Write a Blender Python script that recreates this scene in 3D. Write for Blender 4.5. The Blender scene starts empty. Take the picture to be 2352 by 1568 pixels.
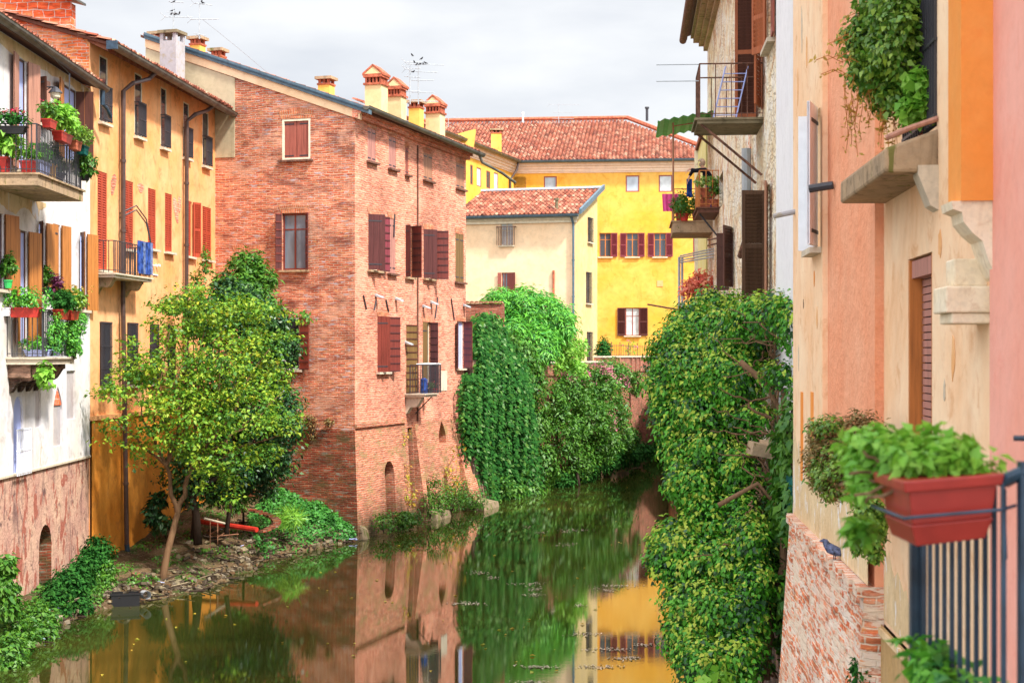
import bpy, bmesh, math, random
import numpy as np
from mathutils import Vector, Matrix
from mathutils.geometry import tessellate_polygon

S = bpy.context.scene
COL = S.collection
# ---------------------------------------------------------------- camera
CX, HY, FP, CAMZ = 1176.0, 815.0, 3600.0, 6.0
cam = bpy.data.cameras.new('camera'); camo = bpy.data.objects.new('camera', cam); COL.objects.link(camo)
camo.location = (0, 0, CAMZ); camo.rotation_euler = (math.radians(90), 0, 0)
cam.sensor_width = 36; cam.lens = 36 * FP / 2352; cam.shift_y = (HY - 784) / 2352
cam.clip_start = 0.1; cam.clip_end = 900
cam.dof.use_dof = True; cam.dof.focus_distance = 48; cam.dof.aperture_fstop = 5.6
S.camera = camo
# ---------------------------------------------------------------- sky, sun, exposure
SUN = Vector((0.62, -0.50, 1.0)).normalized()
W = bpy.data.worlds.new('World'); S.world = W; W.use_nodes = True
wn = W.node_tree; wn.nodes.clear()
def wnode(t, **k):
    n = wn.nodes.new(t)
    for a, b in k.items(): setattr(n, a, b)
    return n
wo = wnode('ShaderNodeOutputWorld'); wb = wnode('ShaderNodeBackground'); wb.inputs[1].default_value = 0.15
sky = wnode('ShaderNodeTexSky', sky_type='NISHITA', sun_disc=False)
sky.sun_elevation = math.asin(SUN.z); sky.sun_rotation = math.atan2(SUN.x, SUN.y)
tc = wnode('ShaderNodeTexCoord'); mp = wnode('ShaderNodeMapping'); mp.inputs['Scale'].default_value = (1, 1, 3.2)
nz = wnode('ShaderNodeTexNoise'); nz.inputs['Scale'].default_value = 4.0; nz.inputs['Detail'].default_value = 7; nz.inputs['Roughness'].default_value = .52
wn.links.new(tc.outputs['Generated'], mp.inputs[0]); wn.links.new(mp.outputs[0], nz.inputs[0])
rp = wnode('ShaderNodeValToRGB')
rp.color_ramp.elements[0].position = .38; rp.color_ramp.elements[0].color = (2.8, 2.9, 3.1, 1)
rp.color_ramp.elements[1].position = .60; rp.color_ramp.elements[1].color = (3.65, 3.68, 3.72, 1)
mx = wnode('ShaderNodeMix', data_type='RGBA'); mx.inputs[0].default_value = .95
wn.links.new(nz.outputs[0], rp.inputs[0]); wn.links.new(sky.outputs[0], mx.inputs[6]); wn.links.new(rp.outputs[0], mx.inputs[7])
# overcast dome: brighter overhead and towards the veiled sun
sx = wnode('ShaderNodeSeparateXYZ'); wn.links.new(tc.outputs['Generated'], sx.inputs[0])
mr = wnode('ShaderNodeMapRange'); mr.inputs[1].default_value = .22; mr.inputs[2].default_value = .95; mr.inputs[3].default_value = 1.0; mr.inputs[4].default_value = 2.9; wn.links.new(sx.outputs[2], mr.inputs[0])
my = wnode('ShaderNodeMapRange'); my.inputs[1].default_value = -.2; my.inputs[2].default_value = -.9; my.inputs[3].default_value = 0.0; my.inputs[4].default_value = 1.3; wn.links.new(sx.outputs[1], my.inputs[0])
ms_ = wnode('ShaderNodeMath', operation='ADD'); wn.links.new(mr.outputs[0], ms_.inputs[0]); wn.links.new(my.outputs[0], ms_.inputs[1])
sc_ = wnode('ShaderNodeVectorMath', operation='SCALE'); wn.links.new(mx.outputs[2], sc_.inputs[0]); wn.links.new(ms_.outputs[0], sc_.inputs['Scale'])
wn.links.new(sc_.outputs[0], wb.inputs[0]); wn.links.new(wb.outputs[0], wo.inputs[0])
sl = bpy.data.lights.new('sun', 'SUN'); sl.energy = 4.2; sl.angle = math.radians(5); sl.color = (1, .95, .86)
so = bpy.data.objects.new('sun', sl); COL.objects.link(so); so.rotation_euler = (-SUN).to_track_quat('-Z', 'Y').to_euler(); so.location = (20, -10, 60)
vs = S.view_settings; vs.view_transform = 'Standard'; vs.look = 'None'; vs.exposure = 0.88; vs.gamma = 1
# ---------------------------------------------------------------- helpers
RR = random.Random(11); NR = np.random.default_rng(5)
def at(x, y, Y): return Vector(((x - CX) / FP * Y, Y, CAMZ - (y - HY) / FP * Y))
def gnd(x, y, z=0.0):
    Y = (CAMZ - z) * FP / (y - HY); return Vector(((x - CX) / FP * Y, Y, z))
class Fac:
    """a vertical plane: u along it, z up, d outward"""
    def __init__(s, o, t, n):
        s.o = Vector((o[0], o[1])); s.t = Vector((t[0], t[1])).normalized(); s.n = Vector((n[0], n[1])).normalized(); s.z0 = 0; s.bat = None
    def w(s, u, z, d=0.0):
        if s.bat: d = d + s.bat(z)
        p = s.o + s.t * u + s.n * d; return Vector((p.x, p.y, z))
    def uz(s, x, y):
        a = (x - CX) / FP; Y = s.o.dot(s.n) / (a * s.n.x + s.n.y)
        p = Vector((a * Y, Y)); return (p - s.o).dot(s.t), CAMZ - (y - HY) / FP * Y
    def rect(s, x0, x1, y0, y1):
        xm = (x0 + x1) / 2; u0 = s.uz(x0, 0)[0]; u1 = s.uz(x1, 0)[0]
        return min(u0, u1), max(u0, u1), s.uz(xm, y1)[1], s.uz(xm, y0)[1]
    def off(s, d):
        f = Fac(s.o + s.n * d, s.t, s.n); return f
    def leaf(s, u, side, ang, d=0.0):
        a = math.radians(ang); t = s.t * (math.cos(a) * side) + s.n * math.sin(a)
        n = Vector((-t.y, t.x))
        ref = s.n * math.cos(a) - s.t * (side * math.sin(a))
        if n.dot(ref) < 0: n = -n
        p = s.o + s.t * u + s.n * d
        return Fac(p, t, n)
class MB:
    def __init__(s): s.v = []; s.f = []; s.uv = []; s.mi = []
    def face(s, pts, uv=None, m=0):
        i = len(s.v); s.v += [tuple(p) for p in pts]; s.f.append(tuple(range(i, i + len(pts)))); s.mi.append(m)
        if uv is None:
            a = Vector(pts[0]); e1 = Vector(pts[1]) - a
            nn = e1.cross(Vector(pts[2]) - a)
            if nn.length < 1e-12: nn = Vector((0, 0, 1))
            nn.normalize()
            if abs(nn.z) > .7: uv = [(p[0], p[1]) for p in pts]
            else:
                t = Vector((nn.y, -nn.x, 0)).normalized(); uv = [(Vector(p).dot(t), p[2]) for p in pts]
        s.uv += list(uv)
    def hexa(s, c, m=0):
        """c: 8 corners: bottom 0-3, top 4-7"""
        for q in ((0, 3, 2, 1), (4, 5, 6, 7), (0, 1, 5, 4), (1, 2, 6, 5), (2, 3, 7, 6), (3, 0, 4, 7)):
            s.face([c[k] for k in q], m=m)
    def box(s, F, u0, u1, d0, d1, z0, z1, m=0):
        s.hexa([F.w(u0, z0, d0), F.w(u1, z0, d0), F.w(u1, z0, d1), F.w(u0, z0, d1), F.w(u0, z1, d0), F.w(u1, z1, d0), F.w(u1, z1, d1), F.w(u0, z1, d1)], m)
    def cbox(s, c, sz, rz=0, m=0, rx=0, ry=0):
        M = Matrix.Translation(c) @ Matrix.Rotation(rz, 4, 'Z') @ Matrix.Rotation(ry, 4, 'Y') @ Matrix.Rotation(rx, 4, 'X')
        x, y, z = sz[0] / 2, sz[1] / 2, sz[2] / 2
        s.hexa([M @ Vector(p) for p in ((-x, -y, -z), (x, -y, -z), (x, y, -z), (-x, y, -z), (-x, -y, z), (x, -y, z), (x, y, z), (-x, y, z))], m)
    def tube(s, pts, r, n=6, m=0, cap=True):
        pts = [Vector(p) for p in pts]; rs = r if isinstance(r, (list, tuple)) else [r] * len(pts)
        rings = []; up = None
        for i, p in enumerate(pts):
            a = pts[max(i - 1, 0)]; b = pts[min(i + 1, len(pts) - 1)]; t = (b - a).normalized()
            if up is None: up = Vector((0, 0, 1)) if abs(t.z) < .9 else Vector((1, 0, 0))
            x = t.cross(up).normalized(); y = x.cross(t).normalized(); up = y
            rings.append([p + (x * math.cos(2 * math.pi * k / n) + y * math.sin(2 * math.pi * k / n)) * rs[i] for k in range(n)])
        for i in range(len(rings) - 1):
            for k in range(n):
                s.face([rings[i][k], rings[i][(k + 1) % n], rings[i + 1][(k + 1) % n], rings[i + 1][k]], m=m)
        if cap:
            s.face(list(reversed(rings[0])), m=m); s.face(rings[-1], m=m)
    def lathe(s, c, prof, n=12, m=0):
        rings = [[Vector((c[0] + r * math.cos(2 * math.pi * k / n), c[1] + r * math.sin(2 * math.pi * k / n), c[2] + z)) for k in range(n)] for r, z in prof]
        for i in range(len(rings) - 1):
            for k in range(n):
                s.face([rings[i][k], rings[i][(k + 1) % n], rings[i + 1][(k + 1) % n], rings[i + 1][k]], m=m)
        s.face(list(reversed(rings[0])), m=m); s.face(rings[-1], m=m)
    def prism(s, poly, h0, h1, m=0):
        """poly of (x,y) extruded in z"""
        n = len(poly); a = [Vector((p[0], p[1], h0)) for p in poly]; b = [Vector((p[0], p[1], h1)) for p in poly]
        s.face(list(reversed(a)), m=m); s.face(b, m=m)
        for i in range(n): s.face([a[i], a[(i + 1) % n], b[(i + 1) % n], b[i]], m=m)
    def plate(s, F, poly, d0, d1, m=0):
        """poly of (u,z) on facade F extruded in d"""
        a = [F.w(u, z, d0) for u, z in poly]; b = [F.w(u, z, d1) for u, z in poly]; n = len(poly)
        tri = tessellate_polygon([[Vector((u, z, 0)) for u, z in poly]])
        for t in tri:
            s.face([a[i] for i in t], m=m); s.face([b[i] for i in reversed(t)], m=m)
        for i in range(n): s.face([a[i], a[(i + 1) % n], b[(i + 1) % n], b[i]], m=m)
    def wall(s, F, outline, holes=(), depth=.22, d=0.0, m=0, mi=None, mback=None):
        polys = [[Vector((u, z, 0)) for u, z in outline]] + [[Vector((u, z, 0)) for u, z in h] for h in holes]
        flat = [p for q in polys for p in q]
        # facing
        ref = Vector((F.n.x, F.n.y, 0))
        for t in tessellate_polygon(polys):
            P = [F.w(flat[i].x, flat[i].y, d) for i in t]; uv = [(flat[i].x, flat[i].y) for i in t]
            if (P[1] - P[0]).cross(P[2] - P[0]).dot(ref) < 0: P.reverse(); uv.reverse()
            s.face(P, uv, m)
        for h in holes:
            n = len(h)
            for i in range(n):
                a, b = h[i], h[(i + 1) % n]
                s.face([F.w(*a, d), F.w(*b, d), F.w(*b, d - depth), F.w(*a, d - depth)], [(a[0], a[1]), (b[0], b[1]), (b[0] + depth, b[1]), (a[0] + depth, a[1])], m if mi is None else mi)
            tri = tessellate_polygon([[Vector((u, z, 0)) for u, z in h]])
            if mback is not None:
                for t in tri: s.face([F.w(*h[i], d - depth) for i in t], m=mback)
    def build(s, name, mats, parent=None, smooth=False, label=None):
        me = bpy.data.meshes.new(name); L = base_of(parent)
        vv = [(x - L[0], y - L[1], z - L[2]) for x, y, z in s.v]
        me.from_pydata(vv, [], s.f)
        uvl = me.uv_layers.new(name='UVMap'); arr = np.array(s.uv, dtype=np.float32).ravel(); uvl.data.foreach_set('uv', arr)
        if not isinstance(mats, (list, tuple)): mats = [mats]
        for m_ in mats: me.materials.append(m_)
        me.polygons.foreach_set('material_index', s.mi)
        bm = bmesh.new(); bm.from_mesh(me); bmesh.ops.remove_doubles(bm, verts=bm.verts, dist=1e-5)
        if smooth:
            for f in bm.faces: f.smooth = True
        if len(s.v) < 200000: bmesh.ops.recalc_face_normals(bm, faces=bm.faces)
        bm.to_mesh(me); bm.free()
        o = bpy.data.objects.new(name, me); COL.objects.link(o)
        if parent is not None: o.parent = parent
        if label: o['label'] = label
        BASE[o.name] = L
        return o
BASE = {}
def base_of(p):
    return (0, 0, 0) if p is None else BASE[p.name]
def thing(name, label, cat, loc, group=None):
    o = bpy.data.objects.new(name, None); COL.objects.link(o); o.location = loc; o.empty_display_size = .2
    o['label'] = label; o['category'] = cat
    if group: o['group'] = group
    BASE[o.name] = tuple(loc); return o
def tagm(o, label, cat, group=None):
    o['label'] = label; o['category'] = cat
    if group: o['group'] = group
    return o
def struct(o, kind='structure'):
    o['kind'] = kind; return o
def rectp(u0, u1, z0, z1): return [(u0, z0), (u1, z0), (u1, z1), (u0, z1)]
def archp(u0, u1, z0, z1, pointed=False, n=8):
    r = (u1 - u0) / 2; c = (u0 + u1) / 2; zs = z1 - r * (1.5 if pointed else 1); P = [(u0, z0), (u1, z0)]
    for i in range(n + 1):
        a = math.pi * i / n
        if pointed:
            x = math.cos(a); h = (1 - abs(x)) ** .62 * 1.5
            P.append((c + r * x, zs + r * h))
        else: P.append((c + r * math.cos(a), zs + r * math.sin(a)))
    return P
# ---------------------------------------------------------------- materials
def srgb(r, g, b):
    f = lambda c: (c / 255 / 12.92) if c / 255 <= .04045 else ((c / 255 + .055) / 1.055) ** 2.4
    return (f(r), f(g), f(b), 1)
class NT:
    def __init__(s, name):
        s.m = bpy.data.materials.new(name); s.m.use_nodes = True; s.t = s.m.node_tree; s.t.nodes.clear()
        s.out = s.n('ShaderNodeOutputMaterial'); s.b = s.n('ShaderNodeBsdfPrincipled'); s.l(s.b.outputs[0], s.out.inputs[0])
        s.tc = s.n('ShaderNodeTexCoord')
    def n(s, t, **k):
        n = s.t.nodes.new(t)
        for a, b in k.items(): setattr(n, a, b)
        return n
    def l(s, a, b): s.t.links.new(a, b)
    def set(s, sock, v):
        if hasattr(v, 'is_linked') or isinstance(v, bpy.types.NodeSocket): s.l(v, sock)
        else: sock.default_value = v
    def map(s, src='Object', scale=(1, 1, 1), rot=(0, 0, 0)):
        m = s.n('ShaderNodeMapping'); m.inputs['Scale'].default_value = scale; m.inputs['Rotation'].default_value = rot
        s.l(s.tc.outputs[src], m.inputs[0]); return m.outputs[0]
    def noise(s, vec, sc, det=4, rough=.55, dist=0):
        n = s.n('ShaderNodeTexNoise'); n.inputs['Scale'].default_value = sc; n.inputs['Detail'].default_value = det
        n.inputs['Roughness'].default_value = rough; n.inputs['Distortion'].default_value = dist; s.l(vec, n.inputs[0]); return n.outputs[0]
    def ramp(s, fac, *els):
        r = s.n('ShaderNodeValToRGB'); e = r.color_ramp.elements
        e[0].position, e[0].color = els[0][0], tuple(els[0][1]) if hasattr(els[0][1], '__len__') else (els[0][1],) * 3 + (1,)
        e[1].position, e[1].color = els[-1][0], tuple(els[-1][1]) if hasattr(els[-1][1], '__len__') else (els[-1][1],) * 3 + (1,)
        for p, c in els[1:-1]:
            q = e.new(p); q.color = tuple(c) if hasattr(c, '__len__') else (c,) * 3 + (1,)
        s.l(fac, r.inputs[0]); return r.outputs[0]
    def mix(s, fac, a, b, mode='MIX'):
        m = s.n('ShaderNodeMix', data_type='RGBA', blend_type=mode)
        s.set(m.inputs[0], fac); s.set(m.inputs[6], a); s.set(m.inputs[7], b); return m.outputs[2]
    def math(s, op, a, b=0):
        m = s.n('ShaderNodeMath', operation=op); s.set(m.inputs[0], a); s.set(m.inputs[1], b); return m.outputs[0]
    def bump(s, h, dist=.01, strength=.5):
        b = s.n('ShaderNodeBump'); b.inputs['Distance'].default_value = dist; b.inputs['Strength'].default_value = strength
        s.l(h, b.inputs['Height']); s.l(b.outputs[0], s.b.inputs['Normal']); return b
    def fin(s, col, rough=.85, spec=.3, metal=0):
        s.set(s.b.inputs['Base Color'], col); s.set(s.b.inputs['Roughness'], rough); s.b.inputs['Specular IOR Level'].default_value = spec
        s.b.inputs['Metallic'].default_value = metal; return s.m
def plain(name, c, rough=.7, spec=.3, metal=0, var=.12, sc=6):
    t = NT(name); n = t.noise(t.map(), sc, 5)
    d = tuple(x * (1 - var * 1.6) for x in c[:3]) + (1,); l = tuple(min(1, x * (1 + var)) for x in c[:3]) + (1,)
    return t.fin(t.ramp(n, (.3, d), (.7, l)), rough, spec, metal)
def plaster(name, base, alt, stain, dirt=.5, patch=None, patch_t=.62, bump=.006, streak=1.0, sc=1.0, soft=1.0):
    t = NT(name); v = t.map(); 
    big = t.noise(v, .55 * sc, 6, .6); c = t.mix(t.ramp(big, (.36, 0), (.64, 1)), base, alt)
    st = t.noise(t.map(scale=(1.5, 1.5 if soft == 1 else .45, .3)), 1.1 * sc, 6, .6, .9); c = t.mix(t.math('MULTIPLY', t.ramp(st, (.54, 0), (.72, 1)), dirt * .55 * streak), c, stain)
    mo = t.noise(v, 3.6 * sc, 6, .6, .5); c = t.mix(.5 * soft, c, t.ramp(mo, (.34, .80), (.5, 1.0), (.68, 1.12)), 'MULTIPLY')
    bl = t.noise(v, 2.1 * sc, 9, .68, .6); c = t.mix(t.math('MULTIPLY', t.ramp(bl, (.54, 0), (.66, 1)), dirt * .6), c, stain)
    if patch is not None:
        pn = t.noise(t.map(scale=(1.6, 1.6, .7)), .9 * sc, 8, .62, .8); c = t.mix(t.ramp(pn, (patch_t, 0), (patch_t + .03, 1)), c, patch)
    fine = t.noise(v, 38, 4, .6); c = t.mix(.18 * soft, c, t.ramp(fine, (.3, .55), (.7, 1.0)), 'MULTIPLY')
    h = t.noise(v, 9, 8, .65); t.bump(h, bump, .7)
    return t.fin(c, .92, .15)
def brick(name, c1, c2, mortar, dark, grey=(.35, .33, .32, 1), gthr=.64, dthr=.5, dirt=.55, bw=.27, rh=.075, moss=None, wear=None, damp=False):
    t = NT(name); v = t.map('UV'); n0 = t.noise(t.map('UV', (1, 3, 1)), 1.7, 3)
    off = t.n('ShaderNodeVectorMath', operation='SCALE'); nn = t.n('ShaderNodeTexNoise'); nn.inputs['Scale'].default_value = 1.9; nn.inputs['Detail'].default_value = 3; t.l(v, nn.inputs[0])
    t.l(nn.outputs['Color'], off.inputs[0]); off.inputs['Scale'].default_value = .15
    ad = t.n('ShaderNodeVectorMath', operation='ADD'); t.l(v, ad.inputs[0]); t.l(off.outputs[0], ad.inputs[1])
    b = t.n('ShaderNodeTexBrick'); t.l(ad.outputs[0], b.inputs['Vector'])
    b.inputs['Scale'].default_value = 1; b.inputs['Brick Width'].default_value = bw; b.inputs['Row Height'].default_value = rh; b.inputs['Mortar Size'].default_value = .011; b.inputs['Mortar Smooth'].default_value = .4
    b.inputs['Color1'].default_value = c1; b.inputs['Color2'].default_value = c2; b.inputs['Mortar'].default_value = mortar; b.inputs['Bias'].default_value = -.1
    c = b.outputs['Color']
    lay = t.noise(t.map('UV', (2.2, 12, 1)), 1.1, 6, .7); c = t.mix(.8, c, t.ramp(lay, (.34, .30), (.5, .95), (.66, 1.6)), 'MULTIPLY')
    hue = t.noise(t.map('UV', (4, 13, 1)), 1.0, 3, .6); c = t.mix(t.math('MULTIPLY', t.ramp(hue, (.56, 0), (.66, 1)), .5), c, (c2[0] * 1.15, c2[1] * 1.7, c2[2] * 1.3, 1))
    g = t.noise(t.map('UV', (1.3, 5.5, 1)), 1.6, 7, .68); c = t.mix(t.math('MULTIPLY', t.ramp(g, (gthr, 0), (gthr + .035, 1)), .85), c, grey)
    dd = t.noise(t.map('UV', (.7, 2.0, 1)), .8, 9, .72, .4); c = t.mix(t.math('MULTIPLY', t.ramp(dd, (dthr, 0), (dthr + .16, 1)), dirt), c, dark)
    big = t.noise(v, .33, 4); c = t.mix(.85, c, t.ramp(big, (.33, .66), (.48, .98), (.66, 1.25)), 'MULTIPLY')
    pal = t.noise(t.map('UV', (1, 1.5, 1)), .62, 7, .7, .5); c = t.mix(t.math('MULTIPLY', t.ramp(pal, (.52, 0), (.60, 1)), .38), c, (.80, .46, .32, 1)) if moss is None else c
    if moss is not None:
        ms = t.noise(t.map('UV', (1, 1.6, 1)), 1.3, 8, .7); c = t.mix(t.math('MULTIPLY', t.ramp(ms, (.5, 0), (.62, 1)), .8), c, moss)
    if wear is not None:
        ms = t.noise(t.map('UV', (.8, 2.2, 1)), 1.1, 9, .75); c = t.mix(t.ramp(ms, (.5, 0), (.58, 1)), c, wear)
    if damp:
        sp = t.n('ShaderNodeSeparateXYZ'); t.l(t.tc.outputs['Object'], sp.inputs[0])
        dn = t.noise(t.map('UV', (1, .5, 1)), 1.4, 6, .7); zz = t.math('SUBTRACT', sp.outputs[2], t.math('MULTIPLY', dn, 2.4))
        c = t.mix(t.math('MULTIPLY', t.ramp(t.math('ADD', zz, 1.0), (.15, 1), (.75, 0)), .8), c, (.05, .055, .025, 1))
    h = t.math('SUBTRACT', t.math('MULTIPLY', lay, .8), t.math('MULTIPLY', b.outputs['Fac'], .7)); t.bump(h, .03, .8)
    return t.fin(c, .93, .12)
def wood(name, c, rough=.6, spec=.3):
    t = NT(name); n = t.noise(t.map(scale=(14, 14, .8)), 1.6, 6, .65)
    d = tuple(x * .6 for x in c[:3]) + (1,); l = tuple(min(1, x * 1.25) for x in c[:3]) + (1,)
    col = t.ramp(n, (.3, d), (.5, c), (.72, l)); t.bump(n, .003, .6); return t.fin(col, rough, spec)
def tilemat(name, cols, dark):
    t = NT(name); v = t.n('ShaderNodeVectorMath', operation='FLOOR'); t.l(t.tc.outputs['UV'], v.inputs[0])
    w = t.n('ShaderNodeTexWhiteNoise', noise_dimensions='2D'); t.l(v.outputs[0], w.inputs['Vector'])
    els = [(i / (len(cols) - 1), c) for i, c in enumerate(cols)]
    c = t.ramp(w.outputs['Value'], *els)
    n = t.noise(t.map('UV', (.06, .05, 1)), 5, 8, .7); c = t.mix(t.math('MULTIPLY', t.ramp(n, (.5, 0), (.68, 1)), .45), c, dark)
    f = t.noise(t.map(), 22, 4); c = t.mix(.35, c, t.ramp(f, (.3, .6), (.7, 1.15)), 'MULTIPLY')
    return t.fin(c, .9, .15)
def glass(name, c, rough=.06):
    t = NT(name); n = t.noise(t.map(scale=(1, 1, .4)), 1.2, 3)
    d = tuple(x * .5 for x in c[:3]) + (1,)
    t.bump(t.noise(t.map(), 3, 2), .004, .25)
    return t.fin(t.ramp(n, (.38, d), (.62, c)), rough, .5)
def leafmat(name, cols, rough=.5, trans=.25, spec=.4, clump=.5):
    t = NT(name); g = t.n('ShaderNodeNewGeometry'); els = [(i / (len(cols) - 1), c) for i, c in enumerate(cols)]
    a = t.ramp(g.outputs['Random Per Island'], *els)
    n = t.noise(t.map(), 1.1, 3, .6); f = t.math('ADD', t.math('MULTIPLY', t.ramp(n, (.35, 0), (.65, 1)), clump), t.math('MULTIPLY', g.outputs['Random Per Island'], 1 - clump))
    a = t.ramp(f, *els)
    t.fin(a, rough, spec)
    tr = t.n('ShaderNodeBsdfTranslucent'); t.l(a, tr.inputs[0]); ms = t.n('ShaderNodeMixShader'); ms.inputs[0].default_value = trans
    t.l(t.b.outputs[0], ms.inputs[1]); t.l(tr.outputs[0], ms.inputs[2]); t.l(ms.outputs[0], t.out.inputs[0]); return t.m

M = {}
M['slatecloth'] = plain('slate_cloth', (.12, .16, .30, 1), .9, .1, var=.5, sc=9)
M['iron'] = plain('dark_iron', (.035, .035, .045, 1), .5, .5)
M['rust'] = plain('rusty_iron', (.16, .075, .05, 1), .8, .3, var=.4, sc=14)
M['zinc'] = plain('zinc_grey', (.38, .41, .44, 1), .45, .5)
M['gutter'] = plain('weathered_gutter', (.10, .095, .075, 1), .45, .5, var=.4, sc=3)
M['gutterblue'] = plain('slate_blue_flashing', (.075, .13, .17, 1), .45, .5, var=.2)
M['pipebrown'] = plain('dark_brown_pipe', (.075, .045, .04, 1), .4, .5, var=.2)
M['limestone'] = plaster('cream_limestone', (.80, .66, .46, 1), (.86, .76, .60, 1), (.46, .26, .13, 1), .6, bump=.012, sc=4)
M['stone'] = plaster('pale_stone', (.66, .56, .43, 1), (.56, .48, .38, 1), (.16, .14, .1, 1), .6, bump=.01, sc=3)
M['moss_stone'] = plaster('mossy_stone', (.48, .33, .20, 1), (.36, .26, .17, 1), (.07, .05, .025, 1), 1.0, (.17, .16, .05, 1), .6, .02, sc=3)
M['wetstone'] = plaster('wet_footing_stone', (.30, .22, .14, 1), (.22, .17, .11, 1), (.05, .05, .025, 1), 1.0, (.12, .13, .04, 1), .55, .03, sc=3)
M['slabdark'] = plaster('stained_concrete', (.28, .22, .14, 1), (.18, .15, .09, 1), (.04, .035, .02, 1), .9, bump=.02, sc=2.5)
M['interior'] = plain('dark_interior', (.02, .02, .022, 1), .9, .1)
M['bluein'] = plain('pale_blue_plastic_and_lit_reveal', (.40, .46, .78, 1), .8, .2, var=.06, sc=2)  # pale blue plastic; in white house openings paints bluish light on white reveals
M['curtain'] = plain('pale_curtain', (.55, .6, .62, 1), .8, .2, var=.15, sc=3)
M['glass'] = glass('window_glass', (.06, .07, .09, 1))
M['glassblue'] = glass('reflecting_glass', (.22, .27, .33, 1))
M['glasswhite'] = glass('bright_glass', (.45, .52, .60, 1), .15)
M['redshut'] = wood('red_painted_wood', (.38, .055, .025, 1))
M['maroon'] = wood('maroon_painted_wood', (.20, .035, .05, 1))
M['darkshut'] = wood('dark_maroon_wood', (.085, .022, .022, 1), .45, .4)
M['redbrown'] = wood('red_brown_wood', (.17, .03, .022, 1), .4, .45)
M['oldshut'] = wood('faded_red_wood', (.30, .085, .06, 1))
M['pinkshut'] = wood('faded_pink_wood', (.42, .19, .155, 1))
M['palewood'] = wood('faded_brown_wood', (.36, .17, .10, 1))
M['olive'] = wood('olive_brown_wood', (.17, .095, .03, 1))
M['brownshut'] = wood('orange_brown_wood', (.44, .165, .04, 1), .55)
M['brownlight'] = wood('varnished_pinkish_wood', (.42, .20, .14, 1), .5)
M['brownedge'] = wood('dark_brown_wood', (.09, .03, .018, 1), .5)
M['louvred'] = wood('russet_louvre_wood', (.36, .10, .035, 1))
M['darklouvre'] = wood('dark_olive_louvre_wood', (.11, .055, .03, 1))
M['darkwood'] = wood('dark_beam_wood', (.13, .05, .03, 1), .7)
M['rafter'] = wood('rafter_wood', (.22, .085, .045, 1), .7)
M['orangewood'] = wood('orange_wood', (.50, .17, .04, 1))
M['whiteshut'] = plain('white_blue_paint', (.82, .84, .90, 1), .5, .3, var=.05)
M['cream'] = plain('cream_frame', (.74, .66, .5, 1), .8, .2, var=.1)
M['white_pl'] = plaster('white_plaster', (.66, .65, .70, 1), (.72, .66, .60, 1), (.34, .30, .27, 1), .75, (.62, .42, .30, 1), .66, .006)
M['white_top'] = plaster('ochre_stained_plaster', (.70, .58, .38, 1), (.62, .42, .22, 1), (.24, .15, .07, 1), .8, (.66, .64, .66, 1), .58)
M['shadypl'] = plaster('shaded_niche_plaster', (.40, .38, .42, 1), (.50, .44, .42, 1), (.3, .2, .17, 1), .6)  # niche backs: shade painted in as a greyer plaster
M['base_pl'] = plaster('peeling_base_plaster', (.50, .28, .22, 1), (.62, .40, .29, 1), (.13, .07, .07, 1), 1.5, (.36, .12, .085, 1), .54, .05, sc=1.8)
M['orange_pl'] = plaster('orange_plaster', (.84, .345, .12, 1), (.86, .46, .23, 1), (.42, .19, .08, 1), 1.0, None, bump=.006, sc=1.1)
M['orange_low'] = plaster('deep_orange_plaster', (.66, .22, .025, 1), (.72, .30, .05, 1), (.28, .10, .03, 1), .7, (.55, .36, .18, 1), .68, .008, sc=1.3)
M['beige_pl'] = plaster('weathered_beige_render', (.55, .48, .32, 1), (.48, .40, .27, 1), (.22, .17, .08, 1), .6, None)
M['brickL'] = brick('old_red_brick', (.47, .11, .055, 1), (.62, .22, .12, 1), (.60, .43, .33, 1), (.12, .04, .035, 1), (.46, .40, .42, 1), .575, .50, .8)
M['brickR'] = brick('salmon_brick', (.60, .17, .10, 1), (.70, .26, .165, 1), (.72, .44, .34, 1), (.26, .08, .055, 1), (.52, .36, .33, 1), .64, .53, .6)
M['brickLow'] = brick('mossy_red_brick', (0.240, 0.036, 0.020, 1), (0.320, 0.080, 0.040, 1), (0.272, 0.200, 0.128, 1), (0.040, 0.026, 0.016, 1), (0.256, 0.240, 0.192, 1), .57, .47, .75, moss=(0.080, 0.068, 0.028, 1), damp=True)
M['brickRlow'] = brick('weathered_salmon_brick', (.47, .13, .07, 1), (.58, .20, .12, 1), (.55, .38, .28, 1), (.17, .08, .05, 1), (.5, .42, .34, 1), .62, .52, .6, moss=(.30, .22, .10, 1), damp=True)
M['brickGable'] = brick('raw_orange_brick', (.60, .12, .035, 1), (.66, .24, .08, 1), (.55, .42, .34, 1), (.16, .06, .03, 1), (.5, .46, .44, 1), .60, .56, .6, rh=.085)
M['brickBlock'] = brick('red_hollow_brick', (.66, .10, .035, 1), (.72, .16, .06, 1), (.6, .5, .45, 1), (.3, .12, .08, 1), (.55, .5, .5, 1), .62, .6, .4, bw=.3, rh=.2)
M['brickTer'] = brick('terrace_brick', (.36, .095, .06, 1), (.46, .16, .10, 1), (.36, .26, .20, 1), (.10, .045, .03, 1), (.3, .24, .2, 1), .64, .5, .6, moss=(.13, .10, .05, 1), damp=True)
M['brickWear'] = brick('limewashed_brick', (.62, .14, .055, 1), (.72, .25, .12, 1), (.80, .62, .48, 1), (.40, .12, .07, 1), (.82, .72, .62, 1), .5, .55, .5, wear=(.80, .64, .50, 1))
M['sold'] = brick('brick_lintel', (.50, .12, .05, 1), (.60, .22, .11, 1), (.5, .36, .26, 1), (.2, .07, .05, 1), gthr=.7, bw=.07, rh=.28)
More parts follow.
